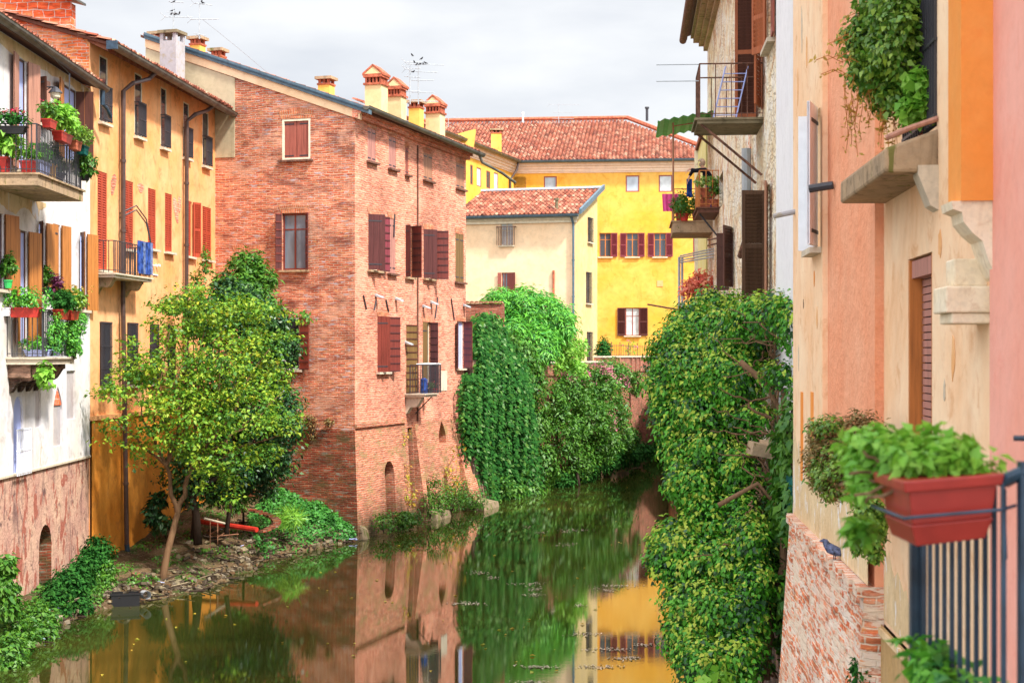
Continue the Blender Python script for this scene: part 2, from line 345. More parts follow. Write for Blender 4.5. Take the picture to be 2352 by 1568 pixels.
M['cream_pl'] = plaster('cream_plaster', (.88, .61, .37, 1), (.90, .67, .44, 1), (.70, .46, .26, 1), .3, None)
M['tan_pl'] = plaster('tan_plaster', (.62, .46, .20, 1), (.66, .50, .26, 1), (.30, .24, .10, 1), .6, None)
M['yellow_pl'] = plaster('yellow_plaster', (.80, .41, .05, 1), (.84, .51, .12, 1), (.66, .27, .03, 1), .8, None, sc=.8)
M['cornice'] = plaster('pink_white_cornice', (.84, .66, .50, 1), (.80, .62, .50, 1), (.6, .4, .26, 1), .3, None)
M['lime_pl'] = plaster('pale_lime_plaster', (.72, .68, .26, 1), (.74, .70, .34, 1), (.5, .45, .2, 1), .3, None)
t = NT('flaking_rubble_wall'); v = t.map(scale=(1, .62, 1)); vo = t.n('ShaderNodeTexVoronoi', feature='DISTANCE_TO_EDGE'); vo.inputs['Scale'].default_value = 5.5
wv = t.n('ShaderNodeTexNoise'); wv.inputs['Scale'].default_value = 3; t.l(v, wv.inputs[0]); sv = t.n('ShaderNodeVectorMath', operation='SCALE'); sv.inputs['Scale'].default_value = .35; t.l(wv.outputs['Color'], sv.inputs[0]); av = t.n('ShaderNodeVectorMath', operation='ADD'); t.l(v, av.inputs[0]); t.l(sv.outputs[0], av.inputs[1])
mz = t.n('ShaderNodeMapping'); mz.inputs['Scale'].default_value = (1, 1, 2.1); t.l(av.outputs[0], mz.inputs[0]); t.l(mz.outputs[0], vo.inputs['Vector'])
c_ = t.ramp(t.noise(v, 2.2, 7, .65, .5), (.34, (.80, .56, .32, 1)), (.47, (.93, .80, .58, 1)), (.6, (.95, .90, .80, 1)))
c_ = t.mix(t.math('MULTIPLY', t.ramp(t.noise(v, 1.5, 9, .72, .5), (.53, 0), (.58, 1)), .75), c_, (.62, .30, .15, 1))
edge = t.ramp(vo.outputs['Distance'], (.0, 0), (.12, 1)); expo = t.ramp(t.noise(v, .9, 5, .6), (.42, 0), (.55, 1))
c_ = t.mix(t.math('MULTIPLY', t.math('SUBTRACT', 1.0, edge), t.math('MULTIPLY', expo, .75)), c_, (.40, .27, .16, 1))
t.bump(t.math('ADD', t.math('MULTIPLY', edge, .6), t.noise(v, 8, 8, .7)), .06, .8); M['rubble_pl'] = t.fin(c_, .95, .1)
M['grey_pl'] = plaster('pale_grey_plaster', (.78, .77, .80, 1), (.82, .81, .83, 1), (.55, .53, .52, 1), .4, None, bump=.01, sc=2, soft=.45)
M['darkbase'] = brick('dark_brick', (.07, .035, .028, 1), (.12, .07, .045, 1), (.12, .09, .07, 1), (.03, .025, .02, 1), gthr=.6, dthr=.45, dirt=.7)  # dark brick for low walls behind foliage and for consoles
M['peach'] = plaster('peach_plaster', (.88, .55, .32, 1), (.92, .68, .46, 1), (.66, .32, .14, 1), .9, None, sc=1.6, soft=.45)
M['salmon'] = plaster('salmon_plaster', (.88, .36, .20, 1), (.90, .44, .27, 1), (.70, .24, .12, 1), .6, None, bump=.06, sc=1.6, soft=.45)
M['apricot'] = plaster('apricot_plaster', (.80, .40, .16, 1), (.82, .48, .24, 1), (.45, .17, .06, 1), .7, None, sc=2.2, soft=.45)
M['orange2'] = plaster('tangerine_plaster', (.80, .27, .05, 1), (.82, .34, .09, 1), (.78, .22, .05, 1), .5, None, sc=2, soft=.45)
M['pink'] = plaster('rose_plaster', (.84, .36, .27, 1), (.86, .42, .34, 1), (.78, .26, .2, 1), .5, None, sc=2, soft=.45)
M['peel'] = plaster('peeling_cream_plaster', (.80, .62, .38, 1), (.70, .50, .28, 1), (.52, .34, .18, 1), .7, (.82, .78, .76, 1), .58, .03, sc=2.6)
M['tanlow'] = plaster('tan_rough_render', (.50, .32, .14, 1), (.55, .37, .18, 1), (.30, .18, .08, 1), .6, None, bump=.02, sc=3)
M['tile'] = tilemat('terracotta_tiles', [(.13, .045, .03, 1), (.26, .07, .04, 1), (.32, .11, .065, 1), (.36, .16, .10, 1), (.21, .06, .04, 1), (.33, .11, .07, 1), (.42, .25, .17, 1)], (.10, .05, .04, 1))
M['terracotta'] = plain('terracotta', (.46, .13, .07, 1), .8, .2, var=.35, sc=7)
M['redplastic'] = plain('red_plastic', (.45, .025, .018, 1), .4, .4)
M['brightred'] = plain('faded_red_plastic', (.50, .035, .022, 1), .45, .4, var=.15, sc=8)
M['yellowpl'] = plaster('yellow_chimney_render', (.82, .46, .08, 1), (.84, .54, .14, 1), (.5, .26, .08, 1), .5, None)
M['creamch'] = plaster('cream_chimney_render', (.76, .58, .30, 1), (.78, .62, .36, 1), (.52, .36, .16, 1), .5, None)
M['greych'] = plaster('lichen_grey_concrete', (.36, .35, .38, 1), (.42, .40, .42, 1), (.30, .22, .06, 1), .9, None, sc=2)
M['bark'] = wood('pale_bark', (.15, .085, .045, 1), .9, .1)
M['darkbark'] = wood('dark_bark', (.045, .03, .022, 1), .9, .1)
M['vine'] = wood('woody_vine', (.20, .115, .065, 1), .9, .1)
M['green_plastic'] = plain('green_sheet', (.05, .50, .12, 1), .5, .3)
M['net'] = plain('dark_green_net', (.01, .10, .085, 1), .8, .1, var=.3, sc=10)
M['blackpl'] = plain('black_plastic', (.012, .012, .014, 1), .45, .4)
M['bluepaint'] = plain('slate_blue_paint', (.022, .05, .085, 1), .4, .45, var=.3, sc=10)
# ---------------------------------------------------------------- building elements
def win(house, F, px, holes, kind='glass', frame='cream', fw=.055, fd=.09, mull=1, trans=(), shut=(), sill=None, depth=.2, rad=None, label=None, uzr=None, pane=True, name='window', bars=None, lintel=None):
    """opening with frame, pane, leaves; px = rectangle read off the photo, laid on the real facade plane"""
    u0, u1, z0, z1 = uzr if uzr else F.rect(*px)
    holes.append(rectp(u0, u1, z0, z1))
    mb = MB(); g = .003
    fr = M[frame]
    for (a, b, c, d) in ((u0 + g, u0 + fw, z0 + g, z1 - g), (u1 - fw, u1 - g, z0 + g, z1 - g), (u0 + fw, u1 - fw, z0 + g, z0 + fw), (u0 + fw, u1 - fw, z1 - fw, z1 - g)):
        mb.box(F, a, b, -fd - .05, -fd, c, d)
    if mull:
        for k in range(1, mull + 1):
            c = u0 + (u1 - u0) * k / (mull + 1); mb.box(F, c - .03, c + .03, -fd - .045, -fd - .005, z0 + fw, z1 - fw)
    for tz in trans:
        c = z0 + (z1 - z0) * tz; mb.box(F, u0 + fw, u1 - fw, -fd - .04, -fd - .01, c - .02, c + .02)
    w = mb.build(name, fr, house, label=label)
    if pane:
        p = MB(); p.box(F, u0 + fw, u1 - fw, -fd - .035, -fd - .02, z0 + fw, z1 - fw); p.build('pane', M[kind], w)
    if sill:
        s_ = MB(); s_.box(F, u0 - .1, u1 + .1, -.1, .13, z0 - .07, z0 - .003); s_.build('sill', M[sill], w)
    for sh in shut: shutter(w, F, u0, u1, z0, z1, **sh)
    if bars:
        b = MB(); zt = z0 + (z1 - z0) * bars[0]; nb = bars[1]; dd = bars[2]
        for k in range(nb + 1):
            u = u0 + (u1 - u0) * k / nb; b.box(F, u - .009, u + .009, dd - .018, dd, z0 + .03, zt)
        for z in (z0 + .08, zt - .03) + tuple(z0 + (zt - z0) * q for q in bars[3:]):
            b.box(F, u0 - .02, u1 + .02, dd - .02, dd + .004, z - .012, z + .012)
        for u in (u0, u1): b.box(F, u - .012, u + .012, -.05, dd, zt - .05, zt - .02); b.box(F, u - .012, u + .012, -.05, dd, z0 + .06, z0 + .09)
        b.build('window_guard', M['iron'], w)
    return w, (u0, u1, z0, z1)
def shutter(w, F, u0, u1, z0, z1, side='L', ang=0, style='board', mat='redshut', edge=None, wd=None, d=-.02, back=None, gap=.004, zz=None, nb=None):
    """one hinged leaf: ang 0 closed, 90 square to the wall, 180 folded flat on it"""
    if zz: z0, z1 = zz
    if ang > 120: d = max(d, .045)
    W_ = wd if wd else (u1 - u0) / 2
    if side == 'L': L = F.leaf(u0 + .005, 1, ang, d)
    else: L = F.leaf(u1 - .005, -1, ang, d)
    W_ -= .01; mb = MB(); z0 += gap; z1 -= gap; T = .035
    mats = [M[mat], M[edge] if edge else M[mat], M['iron']]
    if style == 'board':
        n = nb or max(2, int(W_ / .16))
        for k in range(n):
            a = W_ * k / n + .004; b = W_ * (k + 1) / n - .004
            mb.box(L, a, b, -.015, .018, z0, z1, 0)
        mb.box(L, .004, W_ - .004, -.012, .010, z0 + .01, z1 - .01, 1)
        for q in (.1, .88):
            z = z0 + (z1 - z0) * q; mb.box(L, 0, W_ * .8, .018, .026, z - .02, z + .02, 2)
    elif style == 'batten':
        mb.box(L, 0, W_, -.012, .012, z0, z1, 0); n = nb or max(4, int((z1 - z0) / .24))
        for k in range(n + 1):
            z = z0 + (z1 - z0 - .04) * k / n; mb.box(L, .01, W_ - .01, -.03, .03, z, z + .045, 1)
    else:
        sw = .055
        mb.box(L, 0, sw, -T / 2, T / 2, z0, z1); mb.box(L, W_ - sw, W_, -T / 2, T / 2, z0, z1)
        mb.box(L, sw, W_ - sw, -T / 2, T / 2, z0, z0 + .12); mb.box(L, sw, W_ - sw, -T / 2, T / 2, z1 - .07, z1)
        mz = (z0 + z1) / 2; mb.box(L, sw, W_ - sw, -T / 2, T / 2, mz - .04, mz + .04)
        for a, b in ((z0 + .12, mz - .04), (mz + .04, z1 - .07)):
            n = max(3, int((b - a) / .065)); st = (b - a) / n
            for k in range(n):
                z = a + st * k
                mb.hexa([L.w(sw, z + .004, .014), L.w(W_ - sw, z + .004, .014), L.w(W_ - sw, z + .016, .020), L.w(sw, z + .016, .020),
                         L.w(sw, z + st * 1.12, -.018), L.w(W_ - sw, z + st * 1.12, -.018), L.w(W_ - sw, z + st * 1.2, -.010), L.w(sw, z + st * 1.2, -.010)], 1)
    mb.build('shutter', mats, w)
def railing(parent, pts, z0, z1, sp=.11, r=.008, mat='iron', name='railing', rails=(0.06,), top=.014):
    """upright bars along a polyline of (x,y) points"""
    mb = MB()
    for i in range(len(pts) - 1):
        a, b = Vector(pts[i]), Vector(pts[i + 1]); L = (b - a).length; n = max(1, round(L / sp))
        for k in range(n + 1):
            p = a.lerp(b, k / n)
            rr = r * 1.6 if k in (0, n) else r
            mb.cbox((p.x, p.y, (z0 + z1) / 2), (rr * 2, rr * 2, z1 - z0), math.atan2(b.y - a.y, b.x - a.x))
        for z in [z1] + [z0 + q for q in rails]:
            mb.tube([(a.x, a.y, z), (b.x, b.y, z)], top if z == z1 else r, 5)
    return mb.build(name, M[mat], parent)
def pipe(parent, pts, r, mat, name='downpipe', n=8):
    mb = MB(); mb.tube(pts, r, n, 0)
    # joint collars
    P = [Vector(p) for p in pts]
    for i in range(len(P) - 1):
        L = (P[i + 1] - P[i]).length
        if L > 2.2:
            for k in range(1, int(L / 2) + 1):
                c = P[i].lerp(P[i + 1], k / (int(L / 2) + 1)); dv = (P[i + 1] - P[i]).normalized() * .04
                mb.tube([c - dv, c + dv], r * 1.25, n)
    return mb.build(name, M[mat], parent)
def gutter(parent, a, b, r, mat='gutter', name='gutter'):
    mb = MB(); a, b = Vector(a), Vector(b); t = (b - a).normalized(); s_ = t.cross(Vector((0, 0, 1))).normalized(); up = s_.cross(t)
    n = 8; pr = [(math.cos(math.pi + math.pi * k / n) * r, math.sin(math.pi + math.pi * k / n) * r) for k in range(n + 1)]
    pr2 = [(x * .86, y * .86) for x, y in reversed(pr)]
    P = pr + [(r * 1.12, .012), (r * .9, .02)] + pr2 + [(-r, .02)]
    A = [a + s_ * x + up * y for x, y in P]; B = [b + s_ * x + up * y for x, y in P]
    for i in range(len(P)): mb.face([A[i], A[(i + 1) % len(P)], B[(i + 1) % len(P)], B[i]])
    mb.face(A[:n + 1]); mb.face(B[:n + 1])
    return mb.build(name, M[mat], parent)
def tiled(mb, o, ux, uy, w, l, cw=.21, rl=.38, h=.06, mask=None, m=0, seed=0):
    """rows of barrel tiles on a slope: o corner, ux along the eave, uy up the slope"""
    ux = Vector(ux).normalized(); uy = Vector(uy).normalized(); nn = ux.cross(uy); 
    if nn.z < 0: nn = -nn
    nc = int(w / cw); nr = int(l / rl); rd = random.Random(seed); K = 6
    for c in range(nc):
        for r in range(nr + 1):
            u = (c + .5) * cw; v = (r + .5) * rl
            if mask and not mask(u, v): continue
            jx = rd.uniform(-.012, .012); jy = rd.uniform(-.03, .03); jh = rd.uniform(-.008, .012)
            lo, hi = r * rl + jy - .03, min((r + 1) * rl + jy + .03, l + .02)
            for k in range(K):
                a0, a1 = math.pi * 2 * k / K - math.pi / 2, math.pi * 2 * (k + 1) / K - math.pi / 2
                x0, x1 = c * cw + cw * k / K + jx, c * cw + cw * (k + 1) / K + jx
                h0, h1 = h * (.5 + .5 * math.sin(a0)), h * (.5 + .5 * math.sin(a1))
                tl = .035
                P = [o + ux * x0 + uy * lo + nn * (h0 + tl + jh), o + ux * x1 + uy * lo + nn * (h1 + tl + jh), o + ux * x1 + uy * hi + nn * (h1 + jh), o + ux * x0 + uy * hi + nn * (h0 + jh)]
                mb.face(P, [(c + .2 + k * .08, r + .1)] * 2 + [(c + .2 + k * .08, r + .9)] * 2, m)
                if k in (1, 2, 3, 4):
                    mb.face([o + ux * x0 + uy * lo + nn * (h0 + tl + jh), o + ux * x1 + uy * lo + nn * (h1 + tl + jh), o + ux * x1 + uy * lo + nn * (h1 * .6 - .02), o + ux * x0 + uy * lo + nn * (h0 * .6 - .02)], [(c + .5, r + .5)] * 4, m)
def chimney(parent, c, w, d, z0, z1, rot, mat, style='flat', name='chimney'):
    mb = MB(); h = z1 - z0; F = Fac((c[0], c[1]), (math.cos(rot), math.sin(rot)), (math.sin(rot), -math.cos(rot)))
    a, b = w / 2, d / 2
    if style == 'flat':
        zt = z1 - .1 * 1 - .2
        mb.box(F, -a, a, -b, b, z0, zt - .0, 0)
        mb.box(F, -a - .03, a + .03, -b - .03, b + .03, zt, zt + .06, 1)
        for sx in (-1, 0, 1):
            for sy in (-1, 1): mb.box(F, sx * (a - .06) - .05, sx * (a - .06) + .05, sy * (b - .05) - .04, sy * (b - .05) + .04, zt + .06, zt + .2, 1)
        mb.box(F, -a * .5, a * .5, -b * .5, b * .5, zt + .06, zt + .19, 3)
        mb.box(F, -a - .09, a + .09, -b - .09, b + .09, zt + .2, z1, 2)
    else:
        zt = z1 - .72
        mb.box(F, -a, a, -b, b, z0, zt, 0)
        mb.box(F, -a - .05, a + .05, -b - .05, b + .05, zt, zt + .07, 1)
        mb.box(F, -a * .7, a * .7, -b * .7, b * .7, zt + .07, zt + .26, 3)
        n = 5
        for i in range(n):
            for s_ in (-1, 1):
                x = -a + .04 + (2 * a - .08) * i / (n - 1); mb.box(F, x - .035, x + .035, s_ * (b - .04) - .04, s_ * (b - .04) + .04, zt + .07, zt + .26, 1)
                y = -b + .04 + (2 * b - .08) * i / (n - 1)
                if 0 < i < n - 1: mb.box(F, s_ * (a - .04) - .04, s_ * (a - .04) + .04, y - .035, y + .035, zt + .07, zt + .26, 1)
        mb.box(F, -a - .05, a + .05, -b - .05, b + .05, zt + .26, zt + .38, 1)
        # small gabled tile cap, ridge running back
        zz = zt + .38; zr = z1 - .03
        mb.plate(F, [(-a - .03, zz), (a + .03, zz), (0, zr - .06)], -b - .04, b + .04, 0 if mat != 'greych' else 1)
        for s_ in (-1, 1):
            for k in range(4):
                y0 = -b - .07 + (2 * b + .14) * k / 4; y1 = y0 + (2 * b + .14) / 4 - .015
                mb.hexa([F.w(s_ * (a + .08), zz - .05, y0), F.w(0, zr - .05, y0), F.w(0, zr - .05, y1), F.w(s_ * (a + .08), zz - .05, y1),
                         F.w(s_ * (a + .08), zz + .03, y0), F.w(0, zr + .03, y0), F.w(0, zr + .03, y1), F.w(s_ * (a + .08), zz + .03, y1)], 1)
    return mb.build(name, [M[mat], M['terracotta'], M['moss_stone'], M['interior']], parent)
def antenna(name, c, h, arms, label, dish=None):
    """arms: (height, length, angle, elements)"""
    t = thing(name, label, 'antenna', c, 'television antennas on the roofs')
    m = MB(); m.tube([c, Vector(c) + Vector((0, 0, h))], .022, 5); m.build('mast', M['zinc'], t)
    for z, L, a, n in arms:
        m = MB(); d = Vector((math.cos(a), math.sin(a), 0)); p = Vector(c) + Vector((0, 0, z)); q = Vector((-d.y, d.x, 0))
        m.tube([p - d * L * .3, p + d * L * .7], .013, 4)
        for k in range(n):
            e = p - d * L * .28 + d * L * .96 * k / max(1, n - 1); e2 = (.11 + .1 * (k == 0))
            m.tube([e - q * e2 - Vector((0, 0, .03)), e + q * e2 + Vector((0, 0, .03))], .008, 4)
        if n > 5:
            e = p - d * L * .3
            for s_ in (-1, 1): m.tube([e, e - d * .14 + Vector((0, 0, .13 * s_))], .009, 4)
        m.build('antenna_arm', M['zinc'], t)
    return t
# ================================================================ WHITE HOUSE (left, nearest)
FW = Fac((-11.12, 41.3), (-.007, 1), (1, .007))
white = thing('plastered_house', 'white plastered house with brown board shutters and two flowery balconies over a peeling base', 'house', (-11.2, 34, 0))
hw = []; hb = []
uR = 0.0; uL = -17.5; zB = 3.36; zE = 13.0; zU = 9.3
Bs = dict(edge='brownedge')
def wwin(px, kind='bluein', **k):
    return win(white, FW, px, hw, kind=kind, frame='brownedge', fw=.045, mull=0, sill='stone', fd=.04, depth=.2, **k)
wwin((38, 60, 135, 392), shut=(dict(side='L', ang=172, mat='brownlight', edge='brownedge', wd=.6), dict(side='R', ang=168, mat='brownlight', edge='brownedge', wd=.56)))
wwin((88, 98, 180, 285), kind='glass', shut=(dict(side='L', ang=120, mat='brownedge', wd=.3), dict(side='R', ang=174, mat='brownlight', edge='brownedge', wd=.34)))
wwin((142, 176, 200, 372), kind='bluein', shut=(dict(side='L', ang=170, mat='brownshut', edge='brownedge', wd=.85), dict(side='R', ang=92, mat='brownedge', edge='brownshut', wd=.46)))
wwin((-18, 8, 488, 664), shut=(dict(side='R', ang=170, mat='brownshut', edge='brownedge', wd=.62),))
wwin((41, 62, 529, 792), shut=(dict(side='L', ang=172, mat='brownshut', edge='brownedge', wd=.42), dict(side='R', ang=168, mat='brownshut', edge='brownedge', wd=.58)))
wwin((89, 103, 510, 678), shut=(dict(side='L', ang=150, mat='brownedge', wd=.2), dict(side='R', ang=174, mat='brownshut', edge='brownedge', wd=.5)))
wwin((122, 138, 515, 690), shut=(dict(side='L', ang=0, mat='brownshut', wd=.5), dict(side='R', ang=172, mat='brownshut', edge='brownedge', wd=.55)))
wwin((184, 197, 535, 712), shut=(dict(side='L', ang=150, mat='brownedge', edge='brownshut', wd=.3), dict(side='R', ang=165, mat='brownshut', edge='brownedge', wd=.55)))
# niches and arched openings low on the wall
def niche(house, F, poly, holes, name, kind, frame='cream', d=.05, label=None):
    holes.append(poly); m = MB(); m.plate(F, [(u + (0.01 if u < (poly[0][0] + poly[1][0]) / 2 else -.01), z) for u, z in poly], -d - .03, -d)
    return m.build(name, M[kind], house, label=label)
a0, a1, b0, b1 = FW.rect(31, 53, 909, 1085)
wd_ = niche(white, FW, archp(a0, a1, b0, b1), hw, 'window', 'bluein', label='tall blue-grey arched opening behind a white guard rail')
m = MB()
zt = FW.uz(42, 985)[1]
for k in range(9):
    u = a0 - .08 + (a1 - a0 + .3) * k / 8; m.box(FW, u - .012, u + .012, .10, .124, b0 - .05, zt)
for z in (b0, zt - .02, (b0 + zt) / 2): m.box(FW, a0 - .1, a1 + .24, .095, .13, z, z + .03)
m.build('window_guard', M['whiteshut'], wd_)
a0, a1, b0, b1 = FW.rect(122.6, 143, 886, 1024)
w_ = niche(white, FW, archp(a0, a1, b0, b1, True), hw, 'window', 'shadypl', label='pointed blind arch with red brick head')
m = MB(); zz = b1 - (b1 - b0) * .32; m.plate(FW, [(a0 + .015, zz), (a1 - .015, zz), ((a0 + a1) / 2 + .05, b1 - .1), ((a0 + a1) / 2 - .05, b1 - .1)], -.045, -.02); m.build('brick_head', M['brickBlock'], w_)
for px in ((81, 94, 892, 981), (153, 173, 851, 962)):
    r = FW.rect(*px); niche(white, FW, rectp(*r), hw, 'niche', 'shadypl', d=.05)
zst = 10.4
m = MB()
m.wall(FW, [(uL, zB), (uR, zB), (uR, zE), (uL, zE)], hw, .2, mback=2)
ad0, ad1, bd0, bd1 = FW.rect(92.5, 121, 1204, 1350)
hb.append(archp(ad0, ad1, bd0, bd1))
m.wall(FW, [(uL, -1), (uR, -1), (uR, zB), (uL, zB)], hb, .5, d=-.03, m=1, mback=3, mi=3)  # arch lined in darker brick, which paints the recess in shade
B_ = lambda a, b, c, d, mi=0: m.box(FW, a, b, c, d, -1, zE, mi)
m.box(FW, uL, uR - .01, -7, -.52, -1, zE - .05, 0)
m.wall(FW.off(0), [(uR, 0)] * 0 + [(uR - .001, 0), (uR, 0), (uR, .01)], (), d=0) if 0 else None
m.build('wall', [M['white_pl'], M['base_pl'], M['interior'], M['brickLow']], white)
m = MB(); m.box(FW, uL, uR, -.02, .025, zB - .05, zB); m.build('drip_course', M['stone'], white)
# ochre stain band under the eaves: a coat of paint with ragged edge
m = MB(); pts = [(uL, zE - .3)]
rg = random.Random(3); n = 40
up = [(uL + (uR - uL) * k / n, 12.72 + rg.uniform(-.05, .05) + .04 * math.sin(k * .4)) for k in range(n + 1)]
m.plate(FW, [(uR, zE - .02), (uL, zE - .02)] + up, .002, .006)
m.build('paint_band', M['white_top'], white)
m = MB(); n = 30; m.plate(FW, [(-9 + 5 * k / n, 9.60) for k in range(n + 1)] + [(-4 - 5 * k / n, 9.22 + rg.uniform(-.04, .04) - .1 * math.sin(k * .5) + (.3 if k < 4 else 0)) for k in range(n + 1)], .002, .006); m.build('paint_patch', M['white_top'], white)
# roof: slab, tile ends, gutter
m = MB(); m.hexa([FW.w(uL, zE, .24), FW.w(uR, zE, .24), FW.w(uR, zE + 2.3, -7), FW.w(uL, zE + 2.3, -7), FW.w(uL, zE + .12, .24), FW.w(uR, zE + .12, .24), FW.w(uR, zE + 2.42, -7), FW.w(uL, zE + 2.42, -7)], 1)
e = FW.w(uL, zE + .15, .30); ux = FW.w(1, 0, 0) - FW.w(0, 0, 0); uy = (FW.w(0, .3, -1) - FW.w(0, 0, 0))
tiled(m, e, ux, uy, uR - uL, 7.6, m=0, seed=1)
m.build('roof', [M['tile'], M['darkwood']], white)
gutter(white, FW.w(uL, zE + .08, .38), FW.w(uR + .12, zE + .04, .38), .12, 'gutter')
g0 = FW.w(uR - .2, zE - .08, .38)
pipe(white, [g0, g0 + Vector((.0, 0, -.35)), FW.w(uR + .05, zE - .5, .42), FW.w(uR + .32, zE - .68, .46)], .06, 'bluepaint')
# wall lantern
lz = FW.uz(88, 200); m = MB(); p = FW.w(lz[0], lz[1], 0); q = FW.w(lz[0], lz[1], .4)
m.tube([p, q], .02, 5); m.tube([FW.w(lz[0], lz[1] - .2, 0), FW.w(lz[0], lz[1], .3)], .012, 4)
ln = m.build('lantern_bracket', M['iron'], white)
m = MB(); m.lathe((q.x, q.y, q.z - .30), [(.04, 0), (.11, .06), (.13, .16)], 10, 1); m.lathe((q.x, q.y, q.z - .14), [(.17, 0), (.13, .05), (.04, .14)], 10, 0); m.build('lantern_head', [M['iron'], M['cream']], ln)
# balconies
def balcony(house, F, u0, u1, pr, zs, th, mat, railtop, sp=.11, brack=(), railmat='iron', name='balcony', slope=0.0, ends=True, lip=True, railr=.009):
    m = MB(); m.box(F, u0, u1, -.02, pr, zs - th, zs - .04); 
    if lip: m.box(F, u0 - .04, u1 + .04, -.01, pr + .05, zs - .04, zs)
    b = m.build(name, M[mat], house)
    c = [F.w(u0 + .05, 0, 0), F.w(u0 + .05, 0, pr - .04), F.w(u1 - .05, 0, pr - .04), F.w(u1 - .05, 0, 0)]
    railing(b, [(p.x, p.y) for p in c], zs + .02, railtop, sp, railr, railmat)
    for poly, a, c2, mm in brack:
        pass
    return b
u0, u1 = FW.uz(-28, 0)[0], None
b1_ = balcony(white, FW, -8.45, -4.9, 1.12, 9.82, .26, 'moss_stone', 10.85)
b2_ = balcony(white, FW, -7.0, -4.55, .82, 5.95, .16, 'stone', 7.0)
# scrolled stone consoles
def console(parent, F, u0, u1, prof, mat, name='bracket'):
    """profile in (d, z) swept along u"""
    m = MB(); n = len(prof); A = [F.w(u0, z, d) for d, z in prof]; B = [F.w(u1, z, d) for d, z in prof]
    tri = tessellate_polygon([[Vector((d, z, 0)) for d, z in prof]])
    for t in tri: m.face([A[i] for i in t]); m.face([B[i] for i in reversed(t)])
    for i in range(n): m.face([A[i], A[(i + 1) % n], B[(i + 1) % n], B[i]])
    return m.build(name, M[mat], parent)
def scroll(pr, zt, h):
    P = [(-.02, zt), (pr, zt), (pr, zt - h * .18)]
    for k in range(1, 13):
        t = k / 12; P.append((pr * (1 - t) + .05 * math.sin(t * 2 * math.pi), zt - h * (.18 + .82 * t) + .05 * math.sin(t * 4 * math.pi)))
    P.append((-.02, zt - h)); return P
for uu in (-6.8, -6.2, -5.6, -5.0): console(b2_, FW, uu, uu + .22, scroll(.68, 5.79, .62), 'darkbase')
m = MB(); m.box(FW, -6.9, -4.7, 0, .5, 5.5, 5.79); m.build('bearing_stone', M['darkbase'], b2_)
# washing line bar by the first balcony
m = MB(); p = FW.w(-5.5, 12.35, 1.1)
m.tube([FW.w(-5.9, 9.8, 1.08), FW.w(-5.9, 12.35, 1.08)], .018, 5); m.tube([FW.w(-5.9, 12.35, 1.08), FW.w(-8.4, 12.6, 1.05)], .012, 4); m.build('line_post', M['iron'], white)

# ================================================================ ORANGE HOUSE
FO = Fac((-11.12, 41.3), (.1033, 1), (1, -.1033))
uC = (Vector((-9.95, 52.6)) - FO.o).dot(FO.t)
orange = thing('orange_house', 'ochre orange house with rust red louvred shutters and wooden eaves beside the brick house', 'house', (-10.5, 47, 0))
ho = []; hl = []
for i, px in enumerate(((228, 247, 130, 283), (309, 326, 170, 316), (369, 382.5, 202, 341), (421, 434, 236, 364), (465, 479, 257, 383))):
    win(orange, FO, px, ho, kind='glass', frame='cream', mull=0, sill='stone', fd=.0, fw=.04, bars=(.55, 9, .14, .5))
for px in ((224, 246, 395, 620), (286, 306, 416, 573), (340, 358, 434, 572), (379, 395, 445, 579), (465, 485, 476, 597)):
    win(orange, FO, px, ho, pane=False, frame='redshut', mull=0, sill='stone', depth=.1, fd=.02,
        shut=(dict(side='L', ang=0, style='louvre', mat='redshut', d=-.03), dict(side='R', ang=0, style='louvre', mat='redshut', d=-.03)))
win(orange, FO, (426, 441, 462, 589), ho, frame='redshut', mull=0, sill='stone', kind='curtain', shut=(dict(side='L', ang=12, style='louvre', mat='redshut'), dict(side='R', ang=150, style='louvre', mat='redshut')))
for px in ((229, 253, 739, 888), (292, 313, 741, 884), (344, 361, 744, 880), (385, 399, 747, 878)):
    win(orange, FO, px, ho, kind='glass', frame='darkwood', mull=1, sill='stone', fd=.0, bars=(1.0, 10, .06, .28, .62))
zB2 = 4.3; zE2 = 14.32
m = MB(); m.wall(FO, [(0, zB2), (uC + .3, zB2), (uC + .3, zE2), (0, zE2)], ho, .2, mback=2)
m.wall(FO, [(0, -1), (uC + .3, -1), (uC + .3, zB2), (0, zB2)], (), d=.05, m=1)
m.box(FO, 0.02, uC + .3, -7.8, -.3, -1, zE2 - .02, 0)
m.face([FO.w(0, zE2, -.3), FO.w(0, zE2, 0), FO.w(0, -1, 0), FO.w(0, -1, -.3)])
m.build('wall', [M['orange_pl'], M['orange_low'], M['interior']], orange)
m = MB(); m.box(FO, 0, uC, 0, .10, zB2 - .03, zB2 + .09); m.build('string_course', M['orange_pl'], orange)
# exposed brick patches left by old arches
for (x, y, w, h, a) in ((260, 424, 5, 26, .1), (323, 432, 7, 11, 0), (404, 483, 6, 30, -.15), (412, 470, 4, 20, 0)):
    u, z = FO.uz(x, y); Y = FO.w(u, z).y; m = MB(); P = []
    for k in range(11):
        t = 2 * math.pi * k / 11; P.append((u + w / 30 * math.cos(t) * (1.1 + .3 * math.sin(3 * t)) + a * math.sin(t), z + h * Y / FP * math.sin(t)))
    m.plate(FO, P, .002, .008); m.build('brick_patch', M['brickR'], orange)
